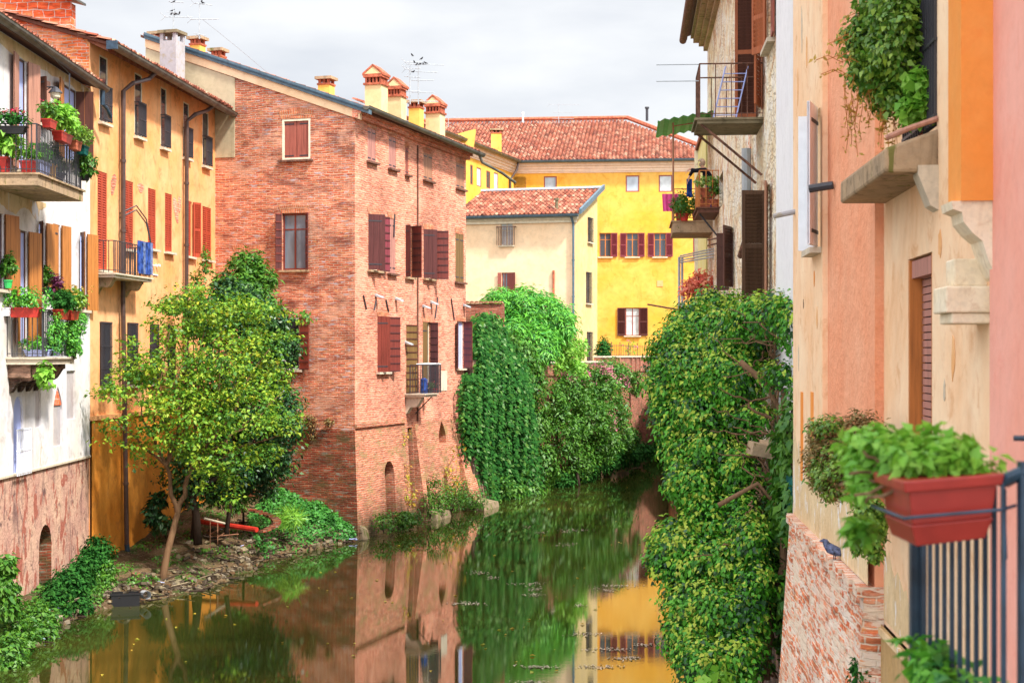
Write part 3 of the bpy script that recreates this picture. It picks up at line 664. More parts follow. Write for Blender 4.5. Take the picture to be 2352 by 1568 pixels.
# eaves
ze = 14.0
eo = .55
m = MB()
m.hexa([FO.w(-.15, ze + .12, eo), FO.w(uC + .1, ze + .12, eo), FO.w(uC + .1, ze + 2.6, -7.8), FO.w(-.15, ze + 2.6, -7.8), FO.w(-.15, ze + .2, eo), FO.w(uC + .1, ze + .2, eo), FO.w(uC + .1, ze + 2.7, -7.8), FO.w(-.15, ze + 2.7, -7.8)], 1)
e = FO.w(-.25, ze + .22, eo + .06); ux = FO.w(1, 0, 0) - FO.w(0, 0, 0); uy = FO.w(0, .285, -1) - FO.w(0, 0, 0)
tiled(m, e, ux, uy, uC + .4, 8.2, m=0, seed=2)
rf = m.build('roof', [M['tile'], M['darkwood']], orange)
k = 0
while -.05 + k * .52 < uC + .05:
    u = -.05 + k * .52; k += 1
    m = MB(); m.hexa([FO.w(u, ze - .02, eo - .04), FO.w(u + .12, ze - .02, eo - .04), FO.w(u + .12, ze + .25, -.05), FO.w(u, ze + .25, -.05),
            FO.w(u, ze + .12, eo - .04), FO.w(u + .12, ze + .12, eo - .04), FO.w(u + .12, ze + .4, -.05), FO.w(u, ze + .4, -.05)]); m.build('rafter', M['rafter'], rf)
gutter(orange, FO.w(-.2, ze + .15, eo + .13), FO.w(uC + .25, ze + .05, eo + .13), .14, 'gutter')
m = MB(); m.box(FO, -.24, -.16, eo - .02, eo + .27, ze, ze + .22); m.build('gutter_end', M['bluepaint'], orange)
u = FO.uz(272, 400)[0]; ub = FO.uz(286, 1200)[0]
pipe(orange, [FO.w(u + 1.2, ze + .02, eo + .1), FO.w(u + 1.1, ze - .18, eo - .05), FO.w(u + .2, ze - .45, .35), FO.w(u, ze - .7, .14), FO.w(u, 7.5, .13), FO.w(u + .05, .75, .22)], .065, 'pipebrown')
pipe(orange, [FO.w(u + .05, .76, .22), FO.w(u + .08, .5, .24), FO.w(u + .25, .35, .42)], .075, 'bluepaint', name='downpipe_shoe')
u = FO.uz(419, 400)[0]
pipe(orange, [FO.w(u + 1.2, ze - .02, eo + .1), FO.w(u + 1.1, ze - .2, eo - .1), FO.w(u + .2, ze - .45, .35), FO.w(u, ze - .7, .14), FO.w(u, 7.5, .13), FO.w(u, 1.2, .14)], .065, 'pipebrown')
# balcony with cloth
b3 = balcony(orange, FO, .15, 3.1, .62, FO.off(.62).uz(250, 626)[1] + .02, .12, 'stone', FO.off(.62).uz(250, 549)[1], sp=.13)
zs = FO.off(.62).uz(250, 626)[1] - .1
for uu in (.35, 2.5): console(b3, FO, uu, uu + .25, scroll(.5, zs, .42), 'moss_stone')
m = MB(); r_ = random.Random(2); F_ = FO.off(.64)
zt = zs + 1.1
for k in range(12):
    a = 1.9 + k * .1; m.hexa([F_.w(a, zs + .2 + r_.uniform(0, .12), -.02 + .03 * (k % 2)), F_.w(a + .1, zs + .2, -.02 + .03 * ((k + 1) % 2)), F_.w(a + .1, zs + .2, .01 + .03 * ((k + 1) % 2)), F_.w(a, zs + .2, .01 + .03 * (k % 2)),
            F_.w(a, zt, -.02 + .03 * (k % 2)), F_.w(a + .1, zt, -.02 + .03 * ((k + 1) % 2)), F_.w(a + .1, zt, .01 + .03 * ((k + 1) % 2)), F_.w(a, zt, .01 + .03 * (k % 2))], k % 3 == 1)
M['denim'] = plain('blue_cloth', (.03, .07, .28, 1), .9, .1, var=.5, sc=7)
tagm(m.build('cloth', [M['denim'], M['slatecloth']]), 'blue cloth hung over the thin iron balcony railing of the orange house', 'cloth')
m = MB(); P = [FO.uz(274, 500), FO.uz(303, 560)]
for dz in (0, .12):
    m.tube([FO.w(P[0][0], P[0][1] + dz, .02), FO.w(P[0][0] + .4, P[0][1] + .25 + dz, .35), FO.w(P[0][0] + .8, P[0][1] - .1 + dz, .5), FO.w(P[0][0] + 1.05, P[0][1] - .9, .6)], .02, 5)
m.build('iron_bracket', M['iron'], orange)
# brick gable end above the white roof
FG = Fac((-11.12, 41.3), (1, -.1033), (-.1033, -1))
gz = [FG.uz(190, 78)[1], FG.uz(0, 60)[1]]
m = MB()
uleft = -7.5
m.wall(FG, [(uleft, 11.5), (-.02, 11.5), (-.02, 14.15), (-.35, 14.5), (-2, 14.72), (-3.2, 15.0), (uleft, 15.6)], (), d=.02, m=0)
m.wall(FG, [(-.55, 14.45), (-.5, 15.35), (uleft, 17.2), (uleft, 15.6), (-3.2, 15.0), (-2, 14.72)], (), d=-.02, m=1)
m.box(FG, uleft, -.55, -.4, -.06, 14.3, 15.3, 1)
m.build('gable_wall', [M['brickGable'], M['brickBlock']], orange)
m = MB(); m.hexa([FG.w(uleft, 17.2, .2), FG.w(-.3, 15.3, .2), FG.w(-.3, 15.3, -.5), FG.w(uleft, 17.2, -.5), FG.w(uleft, 17.26, .2), FG.w(-.3, 15.36, .2), FG.w(-.3, 15.36, -.5), FG.w(uleft, 17.26, -.5)])
m.build('metal_coping', M['gutter'], orange)

# ================================================================ BRICK HOUSE
FBL = Fac((-5.12, 51.06), (1, -.315), (-.315, -1)); FBR = Fac((-5.12, 51.06), (.315, 1), (1, -.315))
ZS = 3.55
for F in (FBL, FBR): F.bat = lambda z: max(0, ZS - z) * .055
class CF(Fac):
    def __init__(s, F, other): s.o, s.t, s.n, s.z0, s.bat, s.on = F.o, F.t, F.n, 0, F.bat, other
    def w(s, u, z, d=0.0):
        p = s.o + s.t * u + s.n * (d + s.bat(z))
        if abs(u) < 1e-6: p = p + s.on * s.bat(z)
        return Vector((p.x, p.y, z))
CBL, CBR = CF(FBL, FBR.n), CF(FBR, FBL.n)
house = thing('brick_house', 'old red brick corner house rising from the canal with maroon shutters and many chimneys', 'house', (-6, 56, 0))
hL = []; hR = []; hR2 = []; hLo = []
win(house, FBL, (648, 713, 273, 367), hL, pane=False, frame='cream', fw=.07, fd=.0, mull=0, depth=.12, sill='rust',
    shut=(dict(side='L', ang=0, mat='oldshut', nb=2, d=-.06), dict(side='R', ang=0, mat='oldshut', nb=3, d=-.06)))
win(house, FBL, (648, 704, 490, 620), hL, kind='glassblue', frame='redbrown', fw=.06, fd=.08, mull=1, trans=(.72,), sill='moss_stone', lintel=1,
    shut=(dict(side='L', ang=138, style='batten', mat='darkshut', edge='redbrown', wd=.22, d=.02), dict(side='R', ang=138, style='batten', mat='darkshut', edge='redbrown', wd=.18, d=.02)))
win(house, FBL, (653, 689, 729, 849), hL, kind='interior', frame='whiteshut', fw=.05, fd=.02, mull=0, sill='stone',
    shut=(dict(side='R', ang=172, style='batten', mat='redbrown', edge='darkshut', wd=.38),))
def lintel(F, px, h=.26, arch=.0):
    u0, u1, z0, z1 = F.rect(*px); n = 8
    top = [(u0 - .12 + (u1 - u0 + .24) * k / n, z1 + h + arch * math.sin(math.pi * k / n)) for k in range(n + 1)]
    m_l = MB(); m_l.plate(F, [(u0 - .02, z1 + .01), (u1 + .02, z1 + .01)] + list(reversed(top)), .001, .012); m_l.build('brick_lintel', M['sold'], house)
lintel(FBL, (648, 713, 273, 367), .24, .12); lintel(FBL, (648, 704, 490, 620), .24, .03); lintel(FBL, (653, 689, 729, 849), .2, .05); lintel(FBL, (540, 606, 579, 600), .24)
uS = FBR.uz(929.5, 400)[0]; FB2 = FBR.off(-.16); FB2.bat = FBR.bat
ORD = dict(frame='cream', fw=.05, fd=.03, depth=.14, sill='rust')
for px, mt, F, h in (((844.5, 863, 296, 372), 'pinkshut', FBR, hR), ((893, 909.5, 315, 388), 'pinkshut', FBR, hR), ((931, 938, 340, 402), 'oldshut', FB2, hR2), ((973, 993, 353, 415), 'palewood', FB2, hR2), ((1048, 1066, 376, 434), 'palewood', FB2, hR2)):
    win(house, F, px, h, pane=False, mull=0, shut=(dict(side='L', ang=0, mat=mt, nb=2, d=-.03), dict(side='R', ang=0, mat=mt, nb=2, d=-.03)), **ORD)
    lintel(F, px, .16, .06)
D2 = dict(style='batten', mat='redbrown', edge='darkshut')
win(house, FBR, (846, 872, 494, 621), hR, kind='glass', mull=1, shut=(dict(side='L', ang=48, mat='darkshut', wd=.62), dict(side='R', ang=164, wd=.5, style='batten', mat='maroon', edge='darkshut')), frame='cream', sill='moss_stone')
win(house, FBR, (892, 908, 503, 628), hR, pane=False, mull=0, shut=(dict(side='L', ang=0, mat='pinkshut', nb=2), dict(side='R', ang=0, mat='pinkshut', nb=2)), **ORD)
win(house, FB2, (932, 948, 518, 637), hR2, kind='interior', mull=1, frame='cream', sill='moss_stone', shut=(dict(side='L', ang=95, mat='darkshut', wd=.22), dict(side='R', ang=70, wd=.46, **D2)))
win(house, FB2, (973, 994, 528, 640), hR2, kind='interior', mull=1, frame='cream', sill='moss_stone', shut=(dict(side='L', ang=40, mat='darkshut', wd=.6), dict(side='R', ang=110, wd=.62, **D2)))
win(house, FB2, (1046, 1065, 538, 648), hR2, pane=False, mull=0, shut=(dict(side='L', ang=0, mat='olive', nb=2), dict(side='R', ang=0, mat='olive', nb=2)), **ORD)
win(house, FBR, (867, 890, 727, 854), hR, kind='interior', mull=1, frame='whiteshut', sill='stone', shut=(dict(side='L', ang=38, mat='redbrown', wd=.52), dict(side='R', ang=158, wd=.58, **D2)))
win(house, FB2, (971, 990, 740, 903), hR2, kind='interior', mull=1, frame='cream', shut=(dict(side='L', ang=0, mat='olive', nb=2, wd=.5), dict(side='R', ang=100, style='batten', mat='darkshut', wd=.3)), name='balcony_door')
win(house, FB2, (933, 951, 746, 903), hR2, pane=False, mull=0, shut=(dict(side='L', ang=20, style='batten', mat='olive', edge='brownedge', wd=.62),), frame='cream', depth=.14)
win(house, FB2, (1050, 1067, 738, 846), hR2, kind='bluein', mull=1, frame='whiteshut', sill='stone', shut=(dict(side='L', ang=165, mat='darkshut', wd=.35), dict(side='R', ang=75, wd=.40, **D2)))
for px in ((846, 872, 494, 621), (892, 908, 503, 628), (867, 890, 727, 854)): lintel(FBR, px, .2, .04)
for px in ((973, 994, 528, 640), (1046, 1065, 538, 648), (971, 990, 740, 903), (1050, 1067, 738, 846)): lintel(FB2, px, .2, .04)
uE = FBR.uz(1079, 600)[0]
# lower openings
lowR = []
r = FBR.rect(878, 900, 1058, 1182); arA = archp(r[0], r[1], .35, r[3]); lowR.append(arA)
zpt = FB2.rect(1006, 1022, 962, 1018); lowPt = archp(zpt[0], zpt[1], max(zpt[2], 2.3), min(zpt[3], 3.5), True); 
sl_ = FB2.rect(935, 946, 955, 1195)
zV = lambda u: 14.0 - .356 * u
uLL = -7.7
m = MB()
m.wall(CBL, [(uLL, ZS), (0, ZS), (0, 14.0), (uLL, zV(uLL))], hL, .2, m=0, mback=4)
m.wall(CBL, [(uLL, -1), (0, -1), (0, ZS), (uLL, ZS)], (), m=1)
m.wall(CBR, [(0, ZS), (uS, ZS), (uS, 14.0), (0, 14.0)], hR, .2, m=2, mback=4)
m.wall(CBR, [(0, -1), (uS, -1), (uS, ZS), (0, ZS)], lowR, .45, m=3, mback=1)  # darker brick at the back paints shade into the arch niche
CB2 = CF(FB2, FBL.n)
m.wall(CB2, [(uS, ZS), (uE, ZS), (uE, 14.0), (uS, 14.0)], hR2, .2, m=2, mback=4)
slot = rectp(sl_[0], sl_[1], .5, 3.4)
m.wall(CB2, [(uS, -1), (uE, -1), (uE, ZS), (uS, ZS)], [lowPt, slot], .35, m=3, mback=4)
m.face([CBR.w(uS, -1), CBR.w(uS, ZS), CB2.w(uS, ZS), CB2.w(uS, -1)], m=3); m.face([CBR.w(uS, ZS), CBR.w(uS, 14), CB2.w(uS, 14), CB2.w(uS, ZS)], m=2)
m.face([CB2.w(uE, -1), CB2.w(uE, ZS), CB2.w(uE, ZS, -6), CB2.w(uE, -1, -6)], m=3); m.face([CB2.w(uE, ZS), CB2.w(uE, 14), CB2.w(uE, 16, -6), CB2.w(uE, ZS, -6)], m=2)
m.hexa([CBL.w(uLL, -1, -.5), CBR.w(.6, -1, -.6), CBR.w(uE - .3, -1, -.6), CBL.w(uLL, -1, -11), CBL.w(uLL, 13.5, -.5), CBR.w(.6, 13.5, -.6), CBR.w(uE - .3, 13.5, -.6), CBL.w(uLL, 13.5, -11)], 4)
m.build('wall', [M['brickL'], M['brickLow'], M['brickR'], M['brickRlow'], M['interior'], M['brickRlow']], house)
# string course, buttress, ledges
m = MB(); zc = FBR.uz(866, 974)[1]; m.box(CBR, 0.0, uS + .02, -.02, .07, zc - .05, zc + .09, 0); m.build('string_course', M['brickRlow'], house)
q_ = sl_[1] + .02; m = MB(); m.hexa([CB2.w(q_, -.8, .0), CB2.w(q_ + .42, -.8, 0), CB2.w(q_ + .42, -.8, .45), CB2.w(q_, -.8, .45), CB2.w(q_, 3.5, -.02), CB2.w(q_ + .36, 3.5, -.02), CB2.w(q_ + .36, 3.5, .10), CB2.w(q_, 3.5, .10)]); m.build('buttress', M['brickRlow'], house)
m = MB(); m.hexa([CB2.w(uE - 1.2, -.8, 0), CB2.w(uE + .2, -.8, 0), CB2.w(uE + .2, -.8, .7), CB2.w(uE - 1.2, -.8, .7), CB2.w(uE - 1.0, 2.2, 0), CB2.w(uE, 2.2, 0), CB2.w(uE, 2.2, .03), CB2.w(uE - 1.0, 2.2, .03)])
m.build('buttress', M['brickRlow'], house)
for (F_, a_, b__, d0_, d1_, zz_) in ((CB2, uE - 1.4, uE + .6, .3, 1.0, .28), (CBR, .01, .5, .0, .12, .35), (CB2, uS + 1.7, uS + 3.4, .0, .5, .3)):
    m = MB(); m.hexa([F_.w(a_, -.5, d0_), F_.w(b__, -.5, d0_), F_.w(b__ - .05, -.5, d1_ + .1), F_.w(a_, -.5, d1_ + .1), F_.w(a_, zz_ + .1, d0_), F_.w(b__ - .1, zz_ + .05, d0_), F_.w(b__ - .12, zz_ - .08, d1_), F_.w(a_ + .05, zz_, d1_)]); m.build('footing_stone', M['wetstone'], house)
# beige render high on the left, cream verge band, blue flashing
uq = FBL.uz(540, 200)[0]; m = MB(); m.plate(FBL, [(uLL, 12.6), (uq, 12.6), (uq, zV(uq) - .3), (uLL, zV(uLL) - .3)], .003, .03); m.build('render_panel', M['beige_pl'], house)
def slope_strip(F, ua, ub, off0, off1, d0, d1, mat, name):
    m = MB(); m.hexa([F.w(ua, zV(ua) + off0, d0), F.w(ub, zV(ub) + off0, d0), F.w(ub, zV(ub) + off0, d1), F.w(ua, zV(ua) + off0, d1), F.w(ua, zV(ua) + off1, d0), F.w(ub, zV(ub) + off1, d0), F.w(ub, zV(ub) + off1, d1), F.w(ua, zV(ua) + off1, d1)])
    return m.build(name, M[mat], house)
slope_strip(FBL, uLL, .2, -.28, 0, -.1, .06, 'cream_pl', 'verge_band'); slope_strip(FBL, uLL, .55, 0.003, .22, -.1, .14, 'gutterblue', 'verge_flashing')
slope_strip(FBL, uLL, .55, .10, .14, .14, .17, 'bluepaint', 'flashing_lip')
# eaves cornice
m = MB()
for a, b, F in ((-.1, uS + .05, FBR), (uS + .05, uE + .1, FB2)):
    m.box(F, a, b, -.05, .14, 13.72, 13.86); m.box(F, a, b, -.05, .26, 13.86, 14.0)
m.build('eaves_cornice', M['brickR'], house)
m = MB(); eoff = .35
o_ = FBR.w(-.12, 14.02 - eoff * .356 + .12, eoff); ux = Vector((FBR.t.x, FBR.t.y, 0)); uy = Vector((-FBR.n.x, -FBR.n.y, .356))
base = [FBR.w(-.1, 13.98 - .1, eoff), FBR.w(uE + .2, 13.88, eoff), FBR.w(uE + .2, 13.88 + .356 * 8.2, eoff - 8.2), FBR.w(-.1, 13.88 + .356 * 8.2, eoff - 8.2)]
m.hexa(base + [p + Vector((0, 0, .09)) for p in base], 1)
tiled(m, o_, ux, uy, uE + .4, 8.6, m=0, seed=3)
rf = m.build('roof', [M['tile'], M['darkwood']], house)
gutter(house, FBR.w(-.2, 14.05, eoff + .13), FBR.w(uE + .2, 13.93, eoff + .13), .12, 'gutter')
p = FBR.w(uE - .1, 13.85, eoff + .1); pipe(house, [p, p + Vector((.1, .1, -.25)), p + Vector((.9, .9, -.6)), p + Vector((1.4, 1.5, -.9))], .06, 'gutter')
# chimneys on the roof; place along the slope
rot = math.atan2(FBL.t.y, FBL.t.x)
def chim(x0, x1, ytop, ybot, up, mat, style, parent=rf):
    """up = how far up the slope from the eave"""
    F = FBR.off(-up); xm = (x0 + x1) / 2; u, _ = F.uz(xm, 100); p = F.w(u, 0); Y = p.y
    zt = CAMZ - (ytop - HY) / FP * Y; zb = 14.0 + .356 * up - .3; w = (x1 - x0) / FP * Y
    return p, w, zt, zb, chimney(parent, (p.x, p.y, 0), w / 1.27, w / 1.27, min(zb, zt - 1), zt, rot, mat, style)
chimd = [chim(839, 890, 151, 262, .9, 'creamch', 'house'), chim(890, 933, 179, 280, .8, 'creamch', 'house'), chim(939, 973, 232, 297, 1.0, 'yellowpl', 'flat'), chim(978, 1022, 220, 318, .6, 'creamch', 'house'),
         chim(731, 768, 178, 221, 3.0, 'yellowpl', 'flat')]
def chim2(x0, x1, ytop, ub, dback, mat, style='flat'):
    """on the long slope behind the gable: dback metres behind the gable plane"""
    F = FBL.off(-dback); xm = (x0 + x1) / 2; u, _ = F.uz(xm, 100); p = F.w(u, 0); Y = p.y
    zt = CAMZ - (ytop - HY) / FP * Y; w = (x1 - x0) / FP * Y
    chimney(rf, (p.x, p.y, 0), w / 1.15, w / 1.15, zV(u) - .4, zt, rot, mat, style); return p, zt
c3 = chim2(487, 516, 113, 0, 1.0, 'yellowpl'); c2 = chim2(439, 469, 86, 0, 1.6, 'yellowpl'); c1 = chim2(348, 378, 75, 0, 2.6, 'yellowpl')
cg = at(396, 73, 52.0); m = MB()
F = Fac((cg.x, cg.y), (1, -.315), (-.315, -1)); zt = cg.z
m.box(F, -.30, .30, -.3, .3, 13.2, zt - .35, 0); m.box(F, -.36, .36, -.36, .36, zt - .1, zt, 1)
for sx in (-.24, .24):
    for sy in (-.24, .24): m.box(F, sx - .06, sx + .06, sy - .06, sy + .06, zt - .35, zt - .1, 0)
m.build('chimney', [M['greych'], M['slabdark']], rf)
# iron ties, spouts, pale patch
for (xa, ya, xb, yb) in ((833, 678, 840, 710), (885, 688, 891, 716), (1004, 683, 998, 731), (1035, 686, 1042, 735), (862, 690, 858, 712), (905, 492, 903, 545)):
    F = FBR if xa < 929 else FB2; a = F.uz(xa, ya); b = F.uz(xb, yb); m = MB(); m.tube([F.w(*a, .03), F.w(*b, .03)], .025, 5); m.build('wall_tie', M['iron'], house)
for (x, y) in ((863, 678), (909, 686), (972, 703), (990, 694), (1065, 701), (931, 786)):
    F = FBR if x < 925 else FB2; u, z = F.uz(x, y); m = MB(); m.hexa([F.w(u - .09, z - .03, 0), F.w(u + .09, z - .03, 0), F.w(u + .09, z - .1, .28), F.w(u - .09, z - .1, .28), F.w(u - .09, z + .05, 0), F.w(u + .09, z + .05, 0), F.w(u + .06, z - .05, .28), F.w(u - .06, z - .05, .28)]); m.build('waste_spout', M['zinc'], house)
m = MB(); r = FB2.rect(1012, 1026, 851, 897); m.plate(FB2, rectp(*r), .002, .02); m.build('render_patch', M['stone'], house)
# thin brick pier strip running up the right face
m = MB(); 
for x in (958,): u = FB2.uz(x, 600)[0]; m.box(FB2, u - .03, u + .03, .0, .05, 3.6, 13.6)
m.build('cable_pipe', M['rust'], house)
# small balcony over the water
FBB = FB2.off(.75); ub0 = FB2.uz(929, 800)[0]; ub1 = FBB.uz(1004, 900)[0]; zsl = FBB.uz(965, 905)[1]
bb = balcony(house, FB2, ub0, ub1, .75, zsl, .12, 'stone', FBB.uz(975, 838)[1], sp=.10)
console(bb, FB2, ub0 + .1, ub0 + .4, scroll(.6, zsl - .12, .6), 'stone'); 
m = MB(); m.tube([FB2.w(ub1 - .3, zsl - .12, .65), FB2.w(ub1 - .3, zsl - .75, .02)], .02, 5); m.build('brace', M['iron'], bb)

# ================================================================ GARDEN WALL, RETAINING WALL
P0 = FBR.w(uE, 0); Wp = [Vector((P0.x, P0.y)), Vector((.05, 66.6)), Vector((1.46, 70.8)), Vector((4.45, 78.5)), Vector((6.4, 86)), Vector((7.6, 92)), Vector((9.6, 98)), Vector((12, 104))]
gw = thing('garden_wall', 'high brick garden wall with curly tile coping between the brick house and the oleander', 'wall', (P0.x, P0.y, 0))
a, b = Wp[0], Wp[1]; Fg = Fac(a, b - a, ((b - a).y, -(b - a).x)); Lg = (b - a).length
m = MB(); m.box(Fg, -.2, Lg, -.35, 0, -1, 5.8, 1)
Fg2 = Fac((P0.x - .1, 66.0), (1, -.1), (-.1, -1)); xr = Fg2.uz(1157, 700)[0]; zt = Fg2.uz(1120, 697)[1]
m.box(Fg2, -1.6, xr, -.35, 0, 5.0, zt, 0)
m.build('wall', [M['brickTer'], M['darkbase']], gw)
m = MB(); 
n = int((xr + 1.6) / .2)
for k in range(n): 
    u = -1.6 + k * .2; c = [Fg2.w(u + .1 + .1 * math.cos(t), zt + .02 + .09 * math.sin(t), -.42) for t in [math.pi * q / 4 for q in range(5)]]
    c2 = [p + Vector((Fg2.n.x, Fg2.n.y, 0)) * .5 for p in c]
    for i in range(4): m.face([c[i], c[i + 1], c2[i + 1], c2[i]])
    m.face(c2 + [Fg2.w(u + .2, zt, .08), Fg2.w(u, zt, .08)][:0])
m.build('coping', M['tile'], gw)
rw = thing('retaining_wall', 'long old brick retaining wall along the canal under the yellow house, streaked with ivy', 'wall', (6, 86, 0))
m = MB(); m2 = MB(); m3 = MB()
for i in range(1, len(Wp) - 1):
    a, b = Wp[i], Wp[i + 1]; F = Fac(a, b - a, ((b - a).y, -(b - a).x)); L = (b - a).length
    zt = 5.95 if i >= 3 else 5.7
    for z0, z1, d0, d1 in ((-1, .5, .35, .12), (.5, 5.05, .12, 0)):
        m.face([F.w(0, z0, d0), F.w(L, z0, d0), F.w(L, z1, d1), F.w(0, z1, d1)], [(0, z0), (L, z0), (L, z1), (0, z1)])
    m.box(F, 0, L, -.4, -.003, -1, 5.05)
    m2.box(F, -.02, L + .02, -.35, .06, 5.05, zt - .08); m3.box(F, -.05, L + .05, -.4, .12, zt - .08, zt)
    for q in range(int(L / 2.0)): 
        if i >= 3: m2.box(F, q * 2.0 + .5, q * 2.0 + .85, .05, .12, 5.1, zt - .1)
m.build('wall', M['brickTer'], rw); m2.build('parapet', M['brickTer'], rw); m3.build('coping', M['stone'], rw)

# ================================================================ CREAM HOUSE
cc = at(1320, 493, 85); FC = Fac((cc.x, cc.y), (1, -.27), (-.27, -1)); FS = Fac((cc.x, cc.y), (.315, 1), (1, -.315))
creamh = thing('cream_house', 'cream plastered house with tiled lean-to roof standing between brick house and yellow house', 'house', (cc.x - 3, cc.y, 5))
hc = []; hs = []
ucl = FC.uz(1040, 500)[0]; zce = cc.z; us1 = FS.uz(1372, 500)[0]; zcr = FS.uz(1372, 440)[1]
w_, r = win(creamh, FC, (1150, 1178, 511, 564), hc, kind='curtain', frame='cream', mull=1, trans=(.65,), sill='cream')
m = MB(); F = FC.off(.0)
for k in range(12): u = r[0] - .15 + (r[1] - r[0] + .3) * k / 11; m.box(F, u - .015, u + .015, .22, .25, r[2], r[2] + 1.0)
m.box(F, r[0] - .2, r[1] + .2, .2, .26, r[2] + 1.0, r[2] + 1.04); m.box(F, r[0] - .2, r[0] - .16, 0, .26, r[2] + 1.0, r[2] + 1.04); m.box(F, r[1] + .16, r[1] + .2, 0, .26, r[2] + 1.0, r[2] + 1.04); m.build('window_guard', M['rust'], w_)
win(creamh, FC, (1152, 1166, 626, 690), hc, kind='glassblue', frame='oldshut', mull=1, shut=(dict(side='L', ang=170, mat='oldshut', wd=.22), dict(side='R', ang=165, mat='redbrown', wd=.5)))
for px in ((1350, 1360, 500, 557), (1346, 1357, 625, 697), (1348, 1359, 762, 830)):
    win(creamh, FS, px, hs, kind='glass', frame='darkwood', mull=1, sill='stone', bars=(1.0, 7, .08, .5))
m = MB()
m.wall(FC, [(ucl, 4.5), (0, 4.5), (0, zce), (ucl, zce)], hc, .2, mback=2)
m.wall(FS, [(0, 4.5), (us1, 4.5), (us1, zcr), (0, zce)], hs, .2, m=1, mback=2)
m.hexa([FC.w(ucl, 4.5, -.3), FC.w(-.1, 4.5, -.3), FS.w(us1, 4.5, -.3), FC.w(ucl, 4.5, -us1), FC.w(ucl, zce - .1, -.3), FC.w(-.1, zce - .1, -.3), FS.w(us1, zcr - .1, -.3), FC.w(ucl, zcr - .1, -us1)], 0)
m.build('wall', [M['cream_pl'], M['tan_pl'], M['interior']], creamh)
m = MB(); m.box(FC, ucl, .12, 0, .12, zce - .42, zce - .25); m.box(FC, ucl, .2, 0, .25, zce - .25, zce - .1); m.build('cornice', M['cream'], creamh)
sl3 = (zcr - zce) / us1; uy = Vector((FS.t.x, FS.t.y, sl3)); ux = Vector((FC.t.x, FC.t.y, 0)); o_ = FC.w(ucl, zce + .02, .35)
m = MB(); tiled(m, o_, ux, uy, -ucl + .35, us1 * 1.06 + .3, cw=.24, rl=.42, h=.08, seed=4)
b4 = [o_ - Vector((0, 0, .1)), o_ + ux.normalized() * (-ucl + .2) - Vector((0, 0, .1))]; b4 += [b4[1] + uy * (us1 + .2), b4[0] + uy * (us1 + .2)]
m.hexa(b4 + [p + Vector((0, 0, .07)) for p in b4], 1); m.build('roof', [M['tile'], M['darkwood']], creamh)
gutter(creamh, FC.w(ucl, zce - .02, .45), FC.w(.3, zce - .02, .45), .13, 'gutterblue')
q0, q1 = FC.w(.32, zce, .35), FC.w(.32, zce, .35) + uy * (us1 + .3); m = MB(); dx = Vector((.12, -.03, 0))
m.hexa([q0, q0 + dx, q1 + dx, q1] + [p + Vector((0, 0, .28)) for p in (q0, q0 + dx, q1 + dx, q1)]); m.build('verge_flashing', M['gutterblue'], creamh)
m = MB(); q0, q1 = o_ + uy * (us1 + .3), o_ + ux.normalized() * (-ucl + .3) + uy * (us1 + .3); m.tube([q0 + Vector((0, 0, .08)), q1 + Vector((0, 0, .08))], .12, 6); m.build('ridge_cap', M['zinc'], creamh)
p = FC.w(-.12, zce - .1, .4); pipe(creamh, [p, FC.w(-.05, zce - .5, .12), FC.w(-.05, 7.2, .12)], .065, 'gutterblue'); pipe(creamh, [FC.w(-.05, 7.2, .13), FC.w(-.05, 5.5, .13)], .08, 'rust')
u, z = FC.uz(1272, 621); pipe(creamh, [FC.w(u, z, .06), FC.w(u, 5.5, .06)], .06, 'terracotta')
m = MB(); q = o_ + ux.normalized() * (-ucl - 1.2) + uy * 1.0; m.tube([q, q + Vector((0, 0, .55))], .09, 7); m.tube([q + Vector((0, 0, .5)), q + Vector((0, 0, .62))], .14, 7); m.build('flue', M['slabdark'], creamh)

# ================================================================ YELLOW HOUSE
yc = at(1180, 372, 104); FY = Fac((yc.x, yc.y), (1, -.10), (-.10, -1)); FYW = Fac((yc.x, yc.y), (.315, 1), (1, -.315))
yellow = thing('yellow_house', 'big bright yellow house with long terracotta roof and plum shutters ending the canal', 'house', (yc.x + 7, yc.y, 5))
hy = []; hyw = []
zye = yc.z; uyr = FY.uz(1650, 400)[0]
for px, kd in (((1177.5, 1208, 406, 446), 'curtain'), ((1249, 1279, 405, 446), 'glasswhite'), ((1437, 1468.5, 403, 441), 'glasswhite'), ((1513, 1544.5, 402, 441), 'curtain')):
    win(yellow, FY, px, hy, kind=kd, frame='oldshut', mull=0, fw=.08, fd=.01, depth=.15)
LV = dict(style='louvre', mat='maroon')
LVd = dict(style='louvre', mat='maroon')
for (a, b, l, r_) in ((1376.5, 1404, None, .42), (1438.5, 1466.5, .42, .42), (1502, 1530, .42, .45)):
    sh = []
    if l: sh.append(dict(side='L', ang=176, wd=l, **LV))
    if r_: sh.append(dict(side='R', ang=176, wd=r_, **LV))
    win(yellow, FY, (a, b, 535, 590), hy, kind='glass', frame='orangewood', mull=1, trans=(.72,), sill='cream', shut=sh)
win(yellow, FY, (1592, 1620, 545, 591), hy, pane=False, frame='oldshut', mull=0, sill='cream', shut=(dict(side='L', ang=0, **LV), dict(side='R', ang=0, **LV)))
win(yellow, FY, (1436.5, 1469, 706.5, 771), hy, kind='curtain', frame='oldshut', mull=1, trans=(.7,), sill='cream', shut=(dict(side='L', ang=177, wd=.55, style='louvre', mat='darkshut'), dict(side='R', ang=177, wd=.55, style='louvre', mat='darkshut')))
